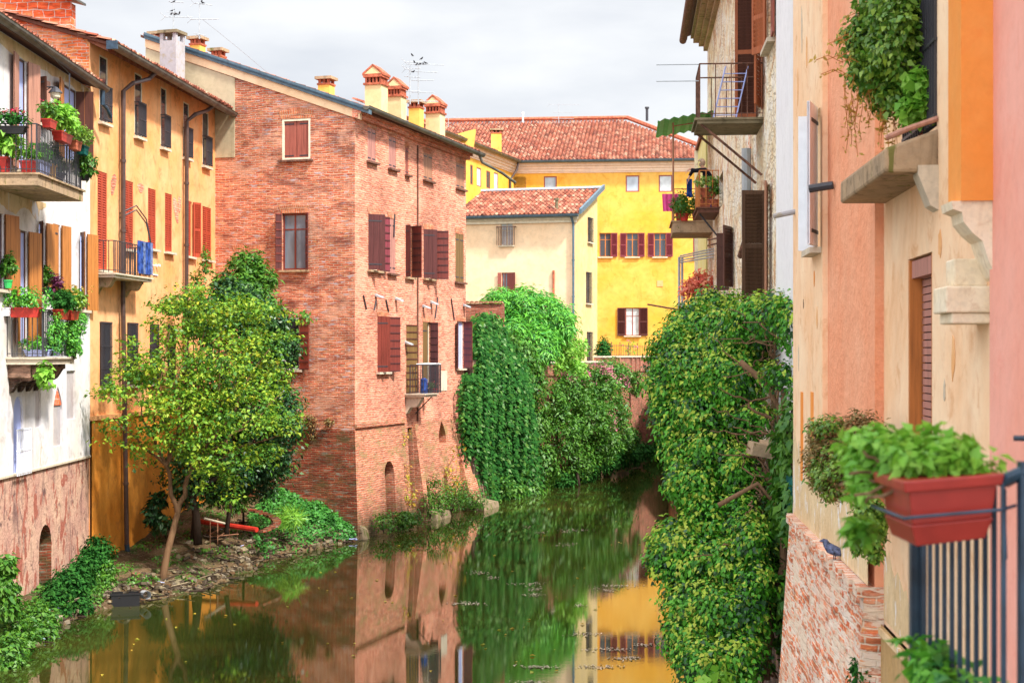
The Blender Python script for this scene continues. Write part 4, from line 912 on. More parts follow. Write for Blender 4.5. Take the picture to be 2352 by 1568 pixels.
for px, kd in (((1080, 1086, 379, 424), 'glass'), ((1095, 1105, 385.5, 428.5), 'curtain'), ((1117, 1126, 393, 433), 'glass'), ((1134.5, 1144, 397, 438), 'curtain')):
    win(yellow, FYW, px, hyw, kind=kd, frame='oldshut', mull=0, fw=.06, fd=.01, depth=.15)
uwl = -15.0
m = MB(); m.wall(FY, [(0, 4.5), (uyr, 4.5), (uyr, zye), (0, zye)], hy, .15, mback=1)
m.wall(FYW, [(uwl, 4.5), (0, 4.5), (0, zye), (uwl, zye)], hyw, .15, mback=1)
m.box(FY, .3, uyr, -9, -.25, 4.5, zye - .05, 0); m.box(FYW, uwl, 0, -6, -.25, 4.5, zye - .05, 0)
m.build('wall', [M['yellow_pl'], M['interior']], yellow)
m = MB()
for z0, z1, d in ((.78, .68, .06), (.68, .5, .12), (.5, .34, .2), (.34, .16, .3), (.16, .02, .36)):
    m.box(FY, .0 + d, uyr, 0, d, zye - z0, zye - z1 - .003); m.box(FYW, uwl, -.0 + d, 0, d, zye - z0 + .002, zye - z1 - .001)
m.build('cornice', M['cornice'], yellow)
for x, y in ((1516, 651), (1605.5, 604)):
    u, z = FY.uz(x, y); m = MB(); m.box(FY, u - .2, u + .2, 0, .03, z - .2, z + .2); m.build('vent_cover', M['apricot'], yellow)
sy = .37; uyv = Vector((-FY.n.x, -FY.n.y, sy)); ux = Vector((FY.t.x, FY.t.y, 0)); o_ = FY.w(-12, zye + .02, .45)
Lr = 12.3; nl = uyv.length
hip = lambda u, v: (u - 12 > 0 or v / nl > -(u - 12) * .9) and (u - 12) < (FY.uz(1660, 300)[0]) - v * .55
m = MB(); tiled(m, o_, ux, uyv, uyr + 12.5, Lr, cw=.26, rl=.44, h=.10, mask=hip, seed=5)
ux2 = Vector((FYW.t.x, FYW.t.y, 0)); uy2 = Vector((-FYW.n.x, -FYW.n.y, .37)); o2 = FYW.w(uwl, zye + .02, .45)
tiled(m, o2, ux2, uy2, -uwl + 6, 6.0, cw=.26, rl=.44, h=.1, mask=lambda u, v: u < -uwl or (v > (u + uwl) * .9), seed=6)
Pq = [FY.w(-.2, zye - .05, .4), FY.w(uyr, zye - .05, .4), FY.w(FY.uz(1660, 300)[0] - 6.5, zye - .12 + sy * 11.6, -11.2), FY.w(-12, zye - .12 + sy * 11.6, -11.2)]
m.face(Pq, m=1)
m.build('roof', [M['tile'], M['darkwood']], yellow); rfy = bpy.context.scene.objects['roof.003'] if 'roof.003' in bpy.data.objects else None
rfy = [o for o in yellow.children if o.name.startswith('roof')][0]
m = MB(); a = FY.w(-8, zye + sy * 11.55 + .22, -11.1); b = FY.w(FY.uz(1660, 300)[0] - 6.5, zye + sy * 11.55 + .22, -11.1); m.tube([a, b], .16, 6); m.tube([b, FY.w(FY.uz(1660, 300)[0] - .5, zye + .6, -.5)], .16, 6); m.build('ridge_tiles', M['terracotta'], rfy)
gutter(yellow, FY.w(.4, zye, .55), FY.w(uyr, zye, .55), .15, 'gutterblue'); gutter(yellow, FYW.w(uwl, zye, .55), FYW.w(-.45, zye, .55), .15, 'gutter')
p = FYW.w(-.6, zye - .1, .5); pipe(yellow, [p, FYW.w(-.7, zye - .6, .45), FYW.w(-1.1, zye - 1.3, .1), FYW.w(-1.1, 12, .1)], .08, 'pipebrown')
pcy = at(1140, 358, 99.5); chimney(rfy, (pcy.x, pcy.y, 0), .66, .6, zye - .1, CAMZ + (HY - 297) / FP * 99.5, 0, 'yellowpl', 'flat')
def onroof(x, d): 
    F = FY.off(-d); u = F.uz(x, 300)[0]; return F.w(u, zye + sy * (d + .45) + .08)
m = MB(); q = onroof(1521, 8.5); e1 = ux.normalized() * .4; e2 = uyv.normalized() * .5; nn = ux.cross(uyv).normalized() * (1 if ux.cross(uyv).z > 0 else -1)
c_ = [q - e1 - e2, q + e1 - e2, q + e1 + e2, q - e1 + e2]; m.hexa(c_ + [p + nn * .16 for p in c_], 0); c2_ = [q - e1 * .8 - e2 * .8, q + e1 * .8 - e2 * .8, q + e1 * .8 + e2 * .8, q - e1 * .8 + e2 * .8]; m.face([p + nn * .17 for p in c2_], m=1); m.build('skylight', [M['zinc'], M['glasswhite']], rfy)
for x, h, k, r in ((1201, .75, 'whiteshut', .07), (1486, 1.0, 'iron', .1)):
    q = onroof(x, 10.6); m = MB(); m.tube([q, q + Vector((0, 0, h))], r, 7); m.tube([q + Vector((0, 0, h - .12)), q + Vector((0, 0, h))], r * 1.6, 7); m.build('flue', M[k], rfy)
# dormer-like wall end of the wing
qd = at(1048, 335, 93); m = MB(); m.hexa([qd + Vector(v) for v in ((-.9, 0, 0), (1.0, 0, -.1), (1.0, 1, -.1), (-.9, 1, 0), (-.9, 0, .45), (1.15, 0, 1.0), (1.15, 1, 1.0), (-.9, 1, .45))]); m.build('roof_upstand', M['yellowpl'], rfy)

# ================================================================ RIGHT BANK FACADES
FR = Fac((2.3, 0), (.076, 1), (-1, .076))
UX = lambda x: FR.uz(x, 500)[0]
# stone and flaking plaster house
stone = thing('stone_house', 'tall flaking cream rubble house with iron balconies and long louvred shutters on the right bank', 'house', (FR.w(34, 0, -3)))
hst = []
u48, u24 = UX(1625), UX(1790); zst = 15.2
m = MB(); m.wall(FR, [(u24, 4.6), (u48, 4.6), (u48, zst), (u24, zst)], hst, .2, m=0, mback=2) if 0 else None
# openings
def rwin(h, F, x0, x1, y0, y1, store, **k): return win(h, F, (x0, x1, y0, y1), store, **k)
rwin(stone, FR, 1737, 1752, -60, 262, hst, kind='interior', frame='louvred', mull=0, depth=.2, shut=(dict(side='R', ang=97, style='louvre', mat='louvred', edge='brownedge', wd=.42), dict(side='L', ang=165, style='louvre', mat='louvred', wd=.5)), name='balcony_door')
rwin(stone, FR, 1765, 1779, -70, 103, hst, kind='interior', frame='louvred', mull=0, sill='stone', shut=(dict(side='L', ang=178, style='louvre', mat='oldshut', wd=.5), dict(side='R', ang=150, style='louvre', mat='louvred', wd=.4)))
rwin(stone, FR, 1755, 1768, 429, 690, hst, kind='interior', frame='darklouvre', mull=0, sill='stone', shut=(dict(side='R', ang=80, style='louvre', mat='darklouvre', wd=.42), dict(side='L', ang=172, style='louvre', mat='palewood', wd=.5)))
rwin(stone, FR, 1672, 1684, 528, 663, hst, kind='interior', frame='brownedge', mull=0, shut=(dict(side='R', ang=95, style='batten', mat='brownedge', wd=.30), dict(side='L', ang=160, style='louvre', mat='brownedge', wd=.6)))
rwin(stone, FR, 1652, 1661, 400, 474, hst, kind='interior', frame='brownedge', mull=0, name='balcony_door')
m = MB(); m.wall(FR, [(u24, 4.3), (u48, 4.3), (u48, zst), (u24, zst)], hst, .2, m=0, mback=2)
m.wall(FR, [(u24, -1), (u48, -1), (u48, 4.3), (u24, 4.3)], (), m=1)
m.box(FR, u24, u48, -8, -.3, -1, zst - .05, 0)
m.face([FR.w(u48, -1, 0), FR.w(u48, -1, -.3), FR.w(u48, zst, -.3), FR.w(u48, zst, 0)])
m.build('wall', [M['rubble_pl'], M['darkbase'], M['interior']], stone)
m = MB(); u = UX(1724); m.box(FR, u - .22, u + .22, 0, .03, 4.3, 11.0); m.build('brick_strip', M['brickWear'], stone)
# eaves: stepped cornice, tiles, gutter
m = MB()
for z0, z1, d in ((-.05, .1, .12), (.1, .22, .26), (.22, .36, .42), (.36, .44, .5)): m.box(FR, u24, u48 + d * .4, -.05, d, zst + z0, zst + z1)
m.build('eaves_cornice', M['moss_stone'], stone)
m = MB(); b4 = [FR.w(u24, zst + .45, .58), FR.w(u48 + .3, zst + .45, .58), FR.w(u48 + .3, zst + 2.6, -6), FR.w(u24, zst + 2.6, -6)]; m.hexa(b4 + [p + Vector((0, 0, .1)) for p in b4], 1)
tiled(m, FR.w(u24, zst + .5, .64), FR.w(1, 0) - FR.w(0, 0), FR.w(0, .33, -1) - FR.w(0, 0), u48 - u24 + .3, 6.5, seed=8); m.build('roof', [M['tile'], M['darkwood']], stone)
gutter(stone, FR.w(u24, zst + .42, .72), FR.w(u48 + .45, zst + .36, .72), .11, 'rust')
for x, y in ((1590, 82), (1588, 22), (1592, 2)):
    u = FR.off(.85).uz(1578, y)[0]; m = MB(); p = FR.w(u, zst + .35, .75); m.tube([p, p + Vector((-.45, .05, -.18))], .05, 6); m.build('gutter_spout', M['redbrown'], stone)
# balcony one
zb1 = 10.13; ua = UX(1753.5); 
b5 = balcony(stone, FR, ua, ua + 1.5, 1.14, zb1, .10, 'slabdark', zb1 + .95, sp=.28, railmat='rust', railr=.008)
for uu in (ua + .06, ua + 1.35): m = MB(); m.tube([FR.w(uu, zb1 - .1, 1.08), FR.w(uu, zb1 - 1.0, .02)], .025, 6); m.build('brace', M['rust'], b5)
m = MB()
for z in (zb1 + .95, zb1 + .66): m.tube([FR.w(ua + .1, z, 1.1), FR.w(ua + .2, z + .02, 1.85)], .008, 4)
m.build('line_arm', M['zinc'], b5)
pipe(stone, [FR.w(UX(1729), 9.9, .12), FR.w(UX(1729), 8.2, .12)], .09, 'zinc'); pipe(stone, [FR.w(UX(1729), 8.2, .13), FR.w(UX(1729) + .5, 7.9, .2)], .06, 'rust')
# balcony two: two slabs side by side
b6 = balcony(stone, FR, UX(1652), UX(1652) + 2.4, .55, 9.86, .14, 'darkwood', 10.82, sp=.2, railmat='orangewood', railr=.012)
m = MB(); m.tube([FR.w(UX(1652) + .2, 9.7, .5), FR.w(UX(1652) + .2, 9.1, .02)], .025, 6); m.build('brace', M['iron'], b6)
uB = UX(1634) - .6; b7 = balcony(stone, FR, uB, uB + 2.2, 1.12, 9.8, .34, 'moss_stone', 10.7, sp=.32, railmat='orangewood', railr=.01)
# posts and green sheet awning
pw = FR.w(uB + .2, 0, 1.1)
m = MB(); m.tube([(pw.x, pw.y, 9.8), (pw.x, pw.y, 12.6)], .03, 6); q = FR.w(uB + .1, 0, 0); m.tube([(pw.x, pw.y, 12.5), (q.x, q.y, 12.65)], .02, 5)
aw = thing('awning', 'green corrugated plastic awning on a thin post above the far balcony', 'awning', (pw.x, pw.y, 9.8))
m.build('post', M['palewood'], aw)
m = MB(); n = 24
for k in range(n):
    a, b = k / n, (k + 1) / n; h0, h1 = .03 * math.sin(k * 1.57), .03 * math.sin((k + 1) * 1.57)
    A = lambda t, s, h: FR.w(uB - .6 + 3.4 * s, 12.55 + .25 * (1 - t) + h, 1.55 * t)
    m.face([A(a, 0, h0), A(b, 0, h1), A(b, 1, h1), A(a, 1, h0)])
m.build('sheet', M['green_plastic'], aw)
# clothes horse on balcony one
ch = thing('clothes_rack', 'folded pale blue clothes airer leaning on the high iron balcony', 'clothes rack', FR.w(ua + .8, zb1, .5)); m = MB()
for dd in (.35, .75): m.tube([FR.w(ua + .5, zb1 + .02, dd + .1), FR.w(ua + .9, zb1 + 1.05, dd - .15)], .014, 5)
for k in range(6): t = .12 + .15 * k; m.tube([FR.w(ua + .5 + .4 * t, zb1 + 1.05 * t, .45 - .25 * t), FR.w(ua + .5 + .4 * t, zb1 + 1.05 * t, .85 - .25 * t)], .009, 4)
m.build('frame', M['bluein'], ch)
# lime house beyond
lime = thing('lime_house', 'pale lime yellow house edge seen behind the far balcony', 'house', FR.w(u48 + 2, 0, -2))
m = MB(); m.box(FR, u48 + .01, UX(1606), -6, .04, 4, 12.9); m.box(FR, UX(1606), UX(1606) + .3, -6, .15, 4, 12.9, 1); m.build('wall', [M['lime_pl'], M['cream']], lime)
m = MB(); m.box(FR, u48 + .01, UX(1606) + .4, -6, .12, 12.9, 13.05); m.build('roof', M['tile'], lime)
# low yellow-brick yard wall beyond, mostly behind the creeper
lw = thing('yard_wall', 'low brick quay wall beyond the creeper on the right bank', 'wall', FR.w(70, 0, 0))
m = MB(); m.box(FR, UX(1606) + .3, 118, -.5, 0, -1, 5.2); m.build('wall', M['brickTer'], lw)
# grey plaster house
grey = thing('grey_house', 'smooth pale grey plastered house strip between the rubble house and the peach house', 'house', FR.w(22, 0, -3))
u21 = UX(1846); m = MB(); m.box(FR, u21, u24 - .003, -8, .05, 4.3, 17); m.box(FR, u21, u24 - .003, -8, .02, -1, 4.297, 1); m.build('wall', [M['grey_pl'], M['darkbase']], grey)
# peach house
peach = thing('peach_house', 'peach and salmon painted house with white shutters and a mossy stone balcony', 'house', FR.w(15, 0, -3))
hp = []; hq = []
a, b, c, d = UX(1918), UX(2030), UX(2215), UX(2290)
win(peach, FR.off(.14), (1868, 1884, 256, 572), hp, kind='curtain', frame='cream', mull=0, fw=.06, sill='stone', shut=(dict(side='R', ang=97, mat='whiteshut', wd=.21, nb=1), dict(side='L', ang=163, mat='whiteshut', wd=.5, nb=2), ))
w1, rd = win(peach, FR, (2086, 2141, 587, 1190), hq, kind='interior', frame='orangewood', mull=0, fw=.10, fd=.1, depth=.3, name='door')
m = MB(); m.box(FR, rd[1] - .06, rd[1] - .003, -.28, -.004, rd[2], rd[3] - .01); m.box(FR, rd[0] + .003, rd[0] + .05, -.28, -.004, rd[2], rd[3] - .01); m.build('jamb', M['orangewood'], w1)
m = MB(); m.box(FR, rd[0] + .05, rd[1] - .06, -.135, -.125, rd[2], rd[3] - .02)
zz = rd[2]
while zz < rd[3] - .15:
    m.box(FR, rd[0] + .05, rd[1] - .06, -.12, -.10, zz, zz + .052); zz += .062
m.build('roller_blind', M['pinkshut'], w1)
m = MB(); m.box(FR, rd[0] + .02, rd[1] - .02, -.16, -.02, rd[3] - .16, rd[3] - .02); m.build('blind_box', M['pinkshut'], w1)
w2, rb = win(peach, FR, (2078, 2152, -120, 330), hq, kind='interior', frame='redshut', mull=0, fw=.05, fd=.12, depth=.3, bars=(1.0, 14, .02, .3, .6), uzr=(UX(2152), UX(2078), 7.72, 9.9), name='balcony_door')
bLedge = b; zL = 3.86; zL2 = 3.56
m = MB()
m.wall(FR, [(a, zL), (u21 - .003, zL), (u21 - .003, 14), (a, 14)], hp, .2, d=.14, m=0, mback=6)
m.wall(FR, [(b, zL), (a, zL), (a, 14), (b, 14)], (), d=.08, m=1)
m.face([FR.w(a, zL, .14), FR.w(a, 14, .14), FR.w(a, 14, .08), FR.w(a, zL, .08)]); m.face([FR.w(b, zL, .08), FR.w(b, 14, .08), FR.w(b, 14, 0), FR.w(b, zL, 0)], m=1)
m.wall(FR, [(c, zL2), (b, zL2), (b, 14), (c, 14)], hq, .3, m=2, mback=6)
m.wall(FR, [(d, zL2), (c, zL2), (c, 14), (d, 14)], (), d=.01, m=0)
m.wall(FR, [(d - 1, -1), (b, -1), (b, zL2), (d - 1, zL2)], (), d=.03, m=4)
m.face([FR.w(u21, zL, .14), FR.w(u21, 14, .14), FR.w(u21, 14, -.1), FR.w(u21, zL, -.1)])
m.box(FR, d, u21 - .01, -7, -.35, -1, 13.9, 2)
m.build('wall', [M['peach'], M['salmon'], M['peach'], M['orange2'], M['tanlow'], M['apricot'], M['interior']], peach)
m = MB(); rg = random.Random(8); n = 26; lo = [(b + .01 + (u21 - .02 - b) * k / n, 3.9) for k in range(n + 1)]; hi = [(b + .01 + (u21 - .02 - b) * k / n, 4.45 + .55 * abs(math.sin(k * .7)) + rg.uniform(-.2, .25)) for k in range(n + 1)]
m.plate(FR, lo + list(reversed(hi)), .141, .144); m.build('bare_plaster', M['peel'], peach)
n = 20; lo = [(c + .5 + (b - c - .52) * k / n, 3.6) for k in range(n + 1)]; hi = [(c + .5 + (b - c - .52) * k / n, 3.75 + .5 * (k / n) ** 2 + rg.uniform(-.06, .12)) for k in range(n + 1)]
m = MB(); m.plate(FR, lo + list(reversed(hi)), .001, .004); m.build('bare_plaster', M['peel'], peach)
r7 = random.Random(17)
for (xx, yy, s1, s2, mt) in ((1868, 60, .05, .5, 'stone'), (1880, 120, .06, .35, 'apricot'), (1858, 200, .05, .4, 'apricot'), (1898, 640, .05, .18, 'orange2'), (1872, 700, .03, .12, 'brownedge'), (1905, 730, .06, .2, 'apricot'), (2160, 560, .05, .22, 'apricot'), (2190, 820, .05, .3, 'apricot'), (2170, 900, .04, .16, 'stone'), (1860, 820, .05, .3, 'stone')):
    u, z = FR.uz(xx, yy); dd = .141 if xx < 1918 else .001; P = [(u + s1 * (1 + r7.uniform(-.4, .4)) * math.cos(t_ * .57), z + s2 * .5 * (1 + r7.uniform(-.4, .4)) * math.sin(t_ * .57)) for t_ in range(11)]
    m = MB(); m.plate(FR, P, dd, dd + .004); m.build('flaked_patch', M[mt], peach)
# brick base with sloping ledge
m = MB(); m.hexa([FR.w(b - .02, -1, 0), FR.w(u21 + .02, -1, 0), FR.w(u21 + .02, -1, .50), FR.w(b - .02, -1, .50), FR.w(b - .02, zL, 0), FR.w(u21 + .02, zL, 0), FR.w(u21 + .02, zL, .18), FR.w(b - .02, zL, .18)])
m.build('brick_base', M['brickWear'], peach)
m = MB(); k = b - .03
while k < u21 - .1: m.box(FR, k, k + .23, .0, .24 + .02 * math.sin(k * 9), zL - .07 + .01 * math.sin(k * 5), zL + .03); k += .24
m.build('brick_ledge', M['brickWear'], peach)
m = MB(); m.box(FR, c, b - .01, .02, .055, zL2 - .09, zL2 - .03); m.build('stone_course', M['peel'], peach)
for x in (1868, 1893):
    u, z0, z1 = UX(x), FR.uz(x, 1105)[1], FR.uz(x, 900)[1]; m = MB(); m.box(FR, u - .14, u + .14, .13, .146, z0, z1); m.build('niche', M['orange2'], peach)
# mossy balcony slab
us0, us1_ = UX(2155), UX(2033); zb = 7.37
m = MB(); m.hexa([FR.w(us0, zb, -.02), FR.w(us1_, zb, -.02), FR.w(us1_, zb, .40), FR.w(us0, zb, .40), FR.w(us0, zb + .33, -.02), FR.w(us1_, zb + .33, -.02), FR.w(us1_, zb + .2, .40), FR.w(us0, zb + .18, .40)])
bp = m.build('balcony', M['moss_stone'], peach); bv = bp.modifiers.new('b', 'BEVEL'); bv.width = .025; bv.segments = 2
m = MB(); m.tube([FR.w(us0, zb + .40, .0), FR.w(us0 + .05, zb + .33, .22), FR.w(us0 + .1, zb + .27, .37)], .022, 8); m.build('rail_pipe', M['brownlight'], bp)
console(bp, FR, us0 - .02, us0 + .2, [(-.02, zb + .05), (.15, zb + .05), (.15, zb - .02), (.06, zb - .25), (-.02, zb - .3)], 'stone')
# projecting tangerine pier on a stone bracket, capital behind it
up0 = UX(2300); zp = 6.96
m = MB(); m.box(FR, up0, up0 + .4, 0.0, .245, zp, 14); m.build('pier', M['orange2'], peach)
console(peach, FR, up0 + .02, up0 + .36, [(0, zp), (.30, zp), (.29, zp - .05), (.235, zp - .07), (.225, zp - .13), (.17, zp - .20), (.11, zp - .25), (.07, zp - .38), (.03, zp - .47), (0, zp - .5)], 'limestone', 'stone_bracket')
uq0 = up0 + .25; m = MB(); m.box(FR, uq0, uq0 + .42, 0, .29, 6.27, 6.44); m.box(FR, uq0 + .02, uq0 + .41, 0, .25, 6.20, 6.27); m.box(FR, uq0 + .1, uq0 + .36, 0, .22, 6.44, 6.62); cp = m.build('capital', M['limestone'], peach); bv = cp.modifiers.new('b', 'BEVEL'); bv.width = .012; bv.segments = 2
# iron drain pipe stubs
m = MB(); p = FR.w(UX(1846) - .3, 7.9, .05); m.tube([p, p + Vector((-.17, .1, -.03)), p + Vector((-.34, .2, -.06))], .035, 8); m.build('overflow_pipe', M['greych'], peach)
m = MB(); p = FR.w(UX(1935), FR.uz(1935, 425)[1], .1); m.tube([p, p + Vector((-.24, .1, -.03))], .045, 8); m.build('overflow_pipe', M['iron'], peach)
# rose house, nearest
rose = thing('rose_house', 'blurred rose pink plastered house wall at the right edge behind the balcony railing', 'house', FR.w(6, 0, -2))
m = MB(); m.box(FR, 1.5, d - .02, -5, .05, -1, 13); m.build('wall', M['pink'], rose)
# ================================================================ WATER AND BANKS
t = NT('canal_water'); v = t.map(scale=(1, 1, 1))
n1 = t.noise(t.map(scale=(.8, 1.9, 1)), 2.0, 3, .5, .4); n2 = t.noise(t.map(scale=(.8, 2.6, 1)), 8, 3, .55); big = t.noise(t.map(scale=(1, 1.0, 1)), .16, 3)
h = t.math('ADD', t.math('MULTIPLY', n1, .45), t.math('MULTIPLY', n2, .45)); b_ = t.bump(h, .003, .5)
t.l(t.ramp(big, (.4, .08), (.62, .28)), b_.inputs['Strength'])
colw = t.mix(t.ramp(t.noise(v, .35, 4), (.35, 0), (.65, 1)), (.018, .028, .005, 1), (.042, .042, .008, 1))
t.fin(colw, .008, .5); t.b.inputs['IOR'].default_value = 1.9; M['water'] = t.m
m = MB(); m.face([(-60, -20, 0), (90, -20, 0), (90, 150, 0), (-60, 150, 0)]); struct(m.build('water', M['water']))
t = NT('bank_soil'); v = t.map(); c = t.mix(t.ramp(t.noise(v, 1.1, 6, .65), (.38, 0), (.6, 1)), (.055, .032, .016, 1), (.13, .085, .045, 1))
c = t.mix(t.ramp(t.noise(v, 2.3, 8, .7), (.52, 0), (.58, 1)), c, (.04, .065, .015, 1)); c = t.mix(t.ramp(t.noise(v, 16, 5, .7), (.56, 0), (.62, 1)), c, (.22, .16, .11, 1))
t.bump(t.noise(v, 7, 8, .7), .06, .9); M['soil'] = t.fin(c, .95, .1)
SEC = [((-11.3, 16), (-9.3, 16), .7), ((-11.2, 24), (-9.5, 24), .7), ((-11.2, 29.8), (-9.7, 29.8), .6), ((-11.2, 34.6), (-10.05, 34.6), .5), ((-11.2, 37.5), (-9.6, 37.5), .5), ((-11.15, 39.5), (-8.7, 38.6), .4), ((-11.1, 41.5), (-7.9, 40.4), .35), ((-10.85, 44.6), (-7.5, 43.0), .65), ((-10.5, 48), (-7.35, 44.6), 1.0), ((-9.9, 53), (-7.2, 46), 1.35), ((-8.3, 52.6), (-6.3, 48), 1.35), ((-6.8, 52.0), (-5.6, 49.6), 1.05), ((-5.0, 51.4), (-4.95, 51.0), .2)]
def bank(s, q):
    """s along the sections, q 0 at the wall .. 1 at the waterline"""
    i = min(int(s), len(SEC) - 2); f = s - i; A, B = SEC[i], SEC[i + 1]
    w = [A[0][k] * (1 - f) + B[0][k] * f for k in (0, 1)]; e = [A[1][k] * (1 - f) + B[1][k] * f for k in (0, 1)]; z = A[2] * (1 - f) + B[2] * f
    x = w[0] * (1 - q) + e[0] * q; y = w[1] * (1 - q) + e[1] * q
    zz = z * (1 - max(0, min(1, q)) ** 2.2) if q <= 1 else -(q - 1) * 1.6
    nn = .06 * math.sin(x * 3.1 + y * 1.7) + .05 * math.sin(x * 7.3 - y * 5.1) + .03 * math.sin(y * 11 + x * 13)
    return Vector((x + .1 * math.sin(y * 2.9) * q, y, zz + nn * (.5 + q * .6)))
m = MB(); NS, NQ = 120, 22
G = [[bank((len(SEC) - 1) * i / NS * .9999, q / (NQ - 4)) for q in range(NQ + 1)] for i in range(NS + 1)]
for i in range(NS):
    for q in range(NQ): m.face([G[i][q], G[i][q + 1], G[i + 1][q + 1], G[i + 1][q]], [(p.x, p.y) for p in (G[i][q], G[i][q + 1], G[i + 1][q + 1], G[i + 1][q])])
struct(m.build('bank', M['soil'], smooth=True))
m = MB(); m.face([(-200, -30, .3), (-11.6, -30, .3), (-11.6, 60, .3), (-200, 60, .3)]); m.face([(-200, 60, .6), (-4, 60, .6), (-2.5, 66.7, 5.5), (-200, 66.7, 5.5)]); m.face([(-200, 66.7, 5.5), (-.3, 66.7, 5.5), (1.2, 71, 5.5), (-200, 71, 5.5)])
m.face([(-200, 71, 5.5), (1.2, 71, 5.5), (4.2, 78.6, 5.5), (-200, 78.6, 5.5)]); m.face([(-200, 78.6, 5.5), (4.2, 78.6, 5.5), (7.3, 92.2, 5.5), (9.3, 98.2, 5.5), (-200, 98.2, 5.5)]); m.face([(-200, 98.2, 5.5), (9.3, 98.2, 5.5), (11.7, 104, 5.5), (11.7, 700, 5.5), (-200, 700, 5.5)])
m.face([(8, -30, 2.5), (300, -30, 2.5), (300, 118, 2.5), (13, 118, 2.5)]); m.face([(11.7, 150.1, 2.6), (300, 150.1, 2.6), (300, 700, 2.6), (11.7, 700, 2.6)])
struct(m.build('ground', M['soil']))

# ================================================================ FOLIAGE TOOLS
def leafmesh(name, P, N, A, size, aspect, mats, parent, mi=None, fold=.22, jit=.5, seed=1):
    rg = np.random.default_rng(seed); n = len(P)
    N = N / (np.linalg.norm(N, axis=1, keepdims=True) + 1e-9)
    A = A - (A * N).sum(1, keepdims=True) * N; A /= (np.linalg.norm(A, axis=1, keepdims=True) + 1e-9)
    Sd = np.cross(A, N); L = size * (1 + jit * rg.uniform(-1, 1, (n, 1))); Wd = L * aspect * .5 * rg.uniform(.8, 1.2, (n, 1))
    b = P; tip = P + A * L - N * L * .12
    m1 = P + A * L * .38 + Sd * Wd + N * Wd * fold * 2; m2 = P + A * L * .38 - Sd * Wd + N * Wd * fold * 2
    V = np.stack([b, m1, tip, m2], 1).reshape(-1, 3) - np.array(base_of(parent))
    me = bpy.data.meshes.new(name); me.vertices.add(4 * n); me.vertices.foreach_set('co', V.astype(np.float32).ravel())
    me.loops.add(4 * n); me.loops.foreach_set('vertex_index', np.arange(4 * n, dtype=np.int32))
    me.polygons.add(n); me.polygons.foreach_set('loop_start', np.arange(0, 4 * n, 4, dtype=np.int32)); me.polygons.foreach_set('loop_total', np.full(n, 4, dtype=np.int32))
    if not isinstance(mats, (list, tuple)): mats = [mats]
    for q in mats: me.materials.append(q)
    if mi is not None: me.polygons.foreach_set('material_index', mi.astype(np.int32))
    me.update(calc_edges=True); me.validate()
    o = bpy.data.objects.new(name, me); COL.objects.link(o)
    if parent is not None: o.parent = parent
    BASE[o.name] = base_of(parent); return o
def clumps(blobs, K, shell, rg, low=-1.0):
    wts = np.array([(b[1] * b[2] * b[3]) ** .667 for b in blobs]); wts /= wts.sum(); C = []; O = []
    idx = rg.choice(len(blobs), K, p=wts)
    for i in idx:
        c, rx, ry, rz = blobs[i]
        while True:
            d = rg.normal(size=3); d /= np.linalg.norm(d)
            if d[2] > low: break
        r = (shell ** 3 + (1 - shell ** 3) * rg.random()) ** (1 / 3) * (1 + .12 * rg.normal())
        C.append([c[0] + d[0] * rx * r, c[1] + d[1] * ry * r, c[2] + d[2] * rz * r]); O.append(d)
    return np.array(C), np.array(O)
def foliage(name, mats, parent, blobs, K, per, rc, size, aspect=.55, up=.6, out=.5, droop=0., shell=.55, seed=1, low=-1., rnd=.7, tips=None, flat=1.0, wallcut=None):
    rg = np.random.default_rng(seed); C, O = clumps(blobs, K, shell, rg, low); n = K * per
    P = np.repeat(C, per, 0); D = rg.normal(size=(n, 3)); D /= np.linalg.norm(D, axis=1, keepdims=True)
    P = P + D * rc * np.array([1, 1, flat]) * rg.random((n, 1)) ** .45
    OO = np.repeat(O, per, 0)
    N = OO * out + np.array([0, 0, up]) + D * .35 + rg.normal(size=(n, 3)) * rnd * .6
    A = D * .7 + OO * .3 + rg.normal(size=(n, 3)) * .5; A[:, 2] -= droop
    mi = None
    if tips:
        mi = np.zeros(n); sc = (D * (OO * .6 + np.array([0, 0, .7]))).sum(1); mi[(sc > tips[0]) & (rg.random(n) < tips[1])] = 1
    if wallcut is not None:
        keep = wallcut(P); P, N, A = P[keep], N[keep], A[keep]; mi = mi[keep] if mi is not None else None
    return leafmesh(name, P, N, A, size, aspect, mats, parent, mi, seed=seed + 9)
def B(x, y, Y, rx, ry, rd): return (at(x, y, Y), rx * Y / FP, rd, ry * Y / FP)
def limb(mb, a, b, r0, r1, seed, bend=.12, n=5):
    rg = random.Random(seed); a, b = Vector(a), Vector(b); L = (b - a).length; P = []
    for i in range(n + 1):
        t = i / n; p = a.lerp(b, t); w = math.sin(math.pi * t) * L * bend; P.append(p + Vector((rg.uniform(-w, w), rg.uniform(-w, w), rg.uniform(-w, w) * .5)))
    mb.tube(P, [r0 + (r1 - r0) * i / n for i in range(n + 1)], 6, cap=False); return P
LM = {}
LM['yel'] = leafmat('yellowing_leaves', [(.04, .15, .012, 1), (.09, .24, .02, 1), (.20, .38, .025, 1), (.34, .44, .03, 1), (.07, .22, .02, 1), (.30, .38, .025, 1), (.58, .48, .03, 1)], .55, .3, .3, .3)
LM['mid'] = leafmat('mid_green_leaves', [(0.022, 0.101, 0.010, 1), (0.043, 0.166, 0.013, 1), (0.101, 0.245, 0.018, 1), (0.036, 0.144, 0.022, 1), (0.144, 0.274, 0.022, 1)], .5, .25)
LM['dark'] = leafmat('dark_green_leaves', [(.010, .045, .020, 1), (.02, .08, .025, 1), (.035, .11, .03, 1), (.06, .15, .03, 1)], .4, .15)
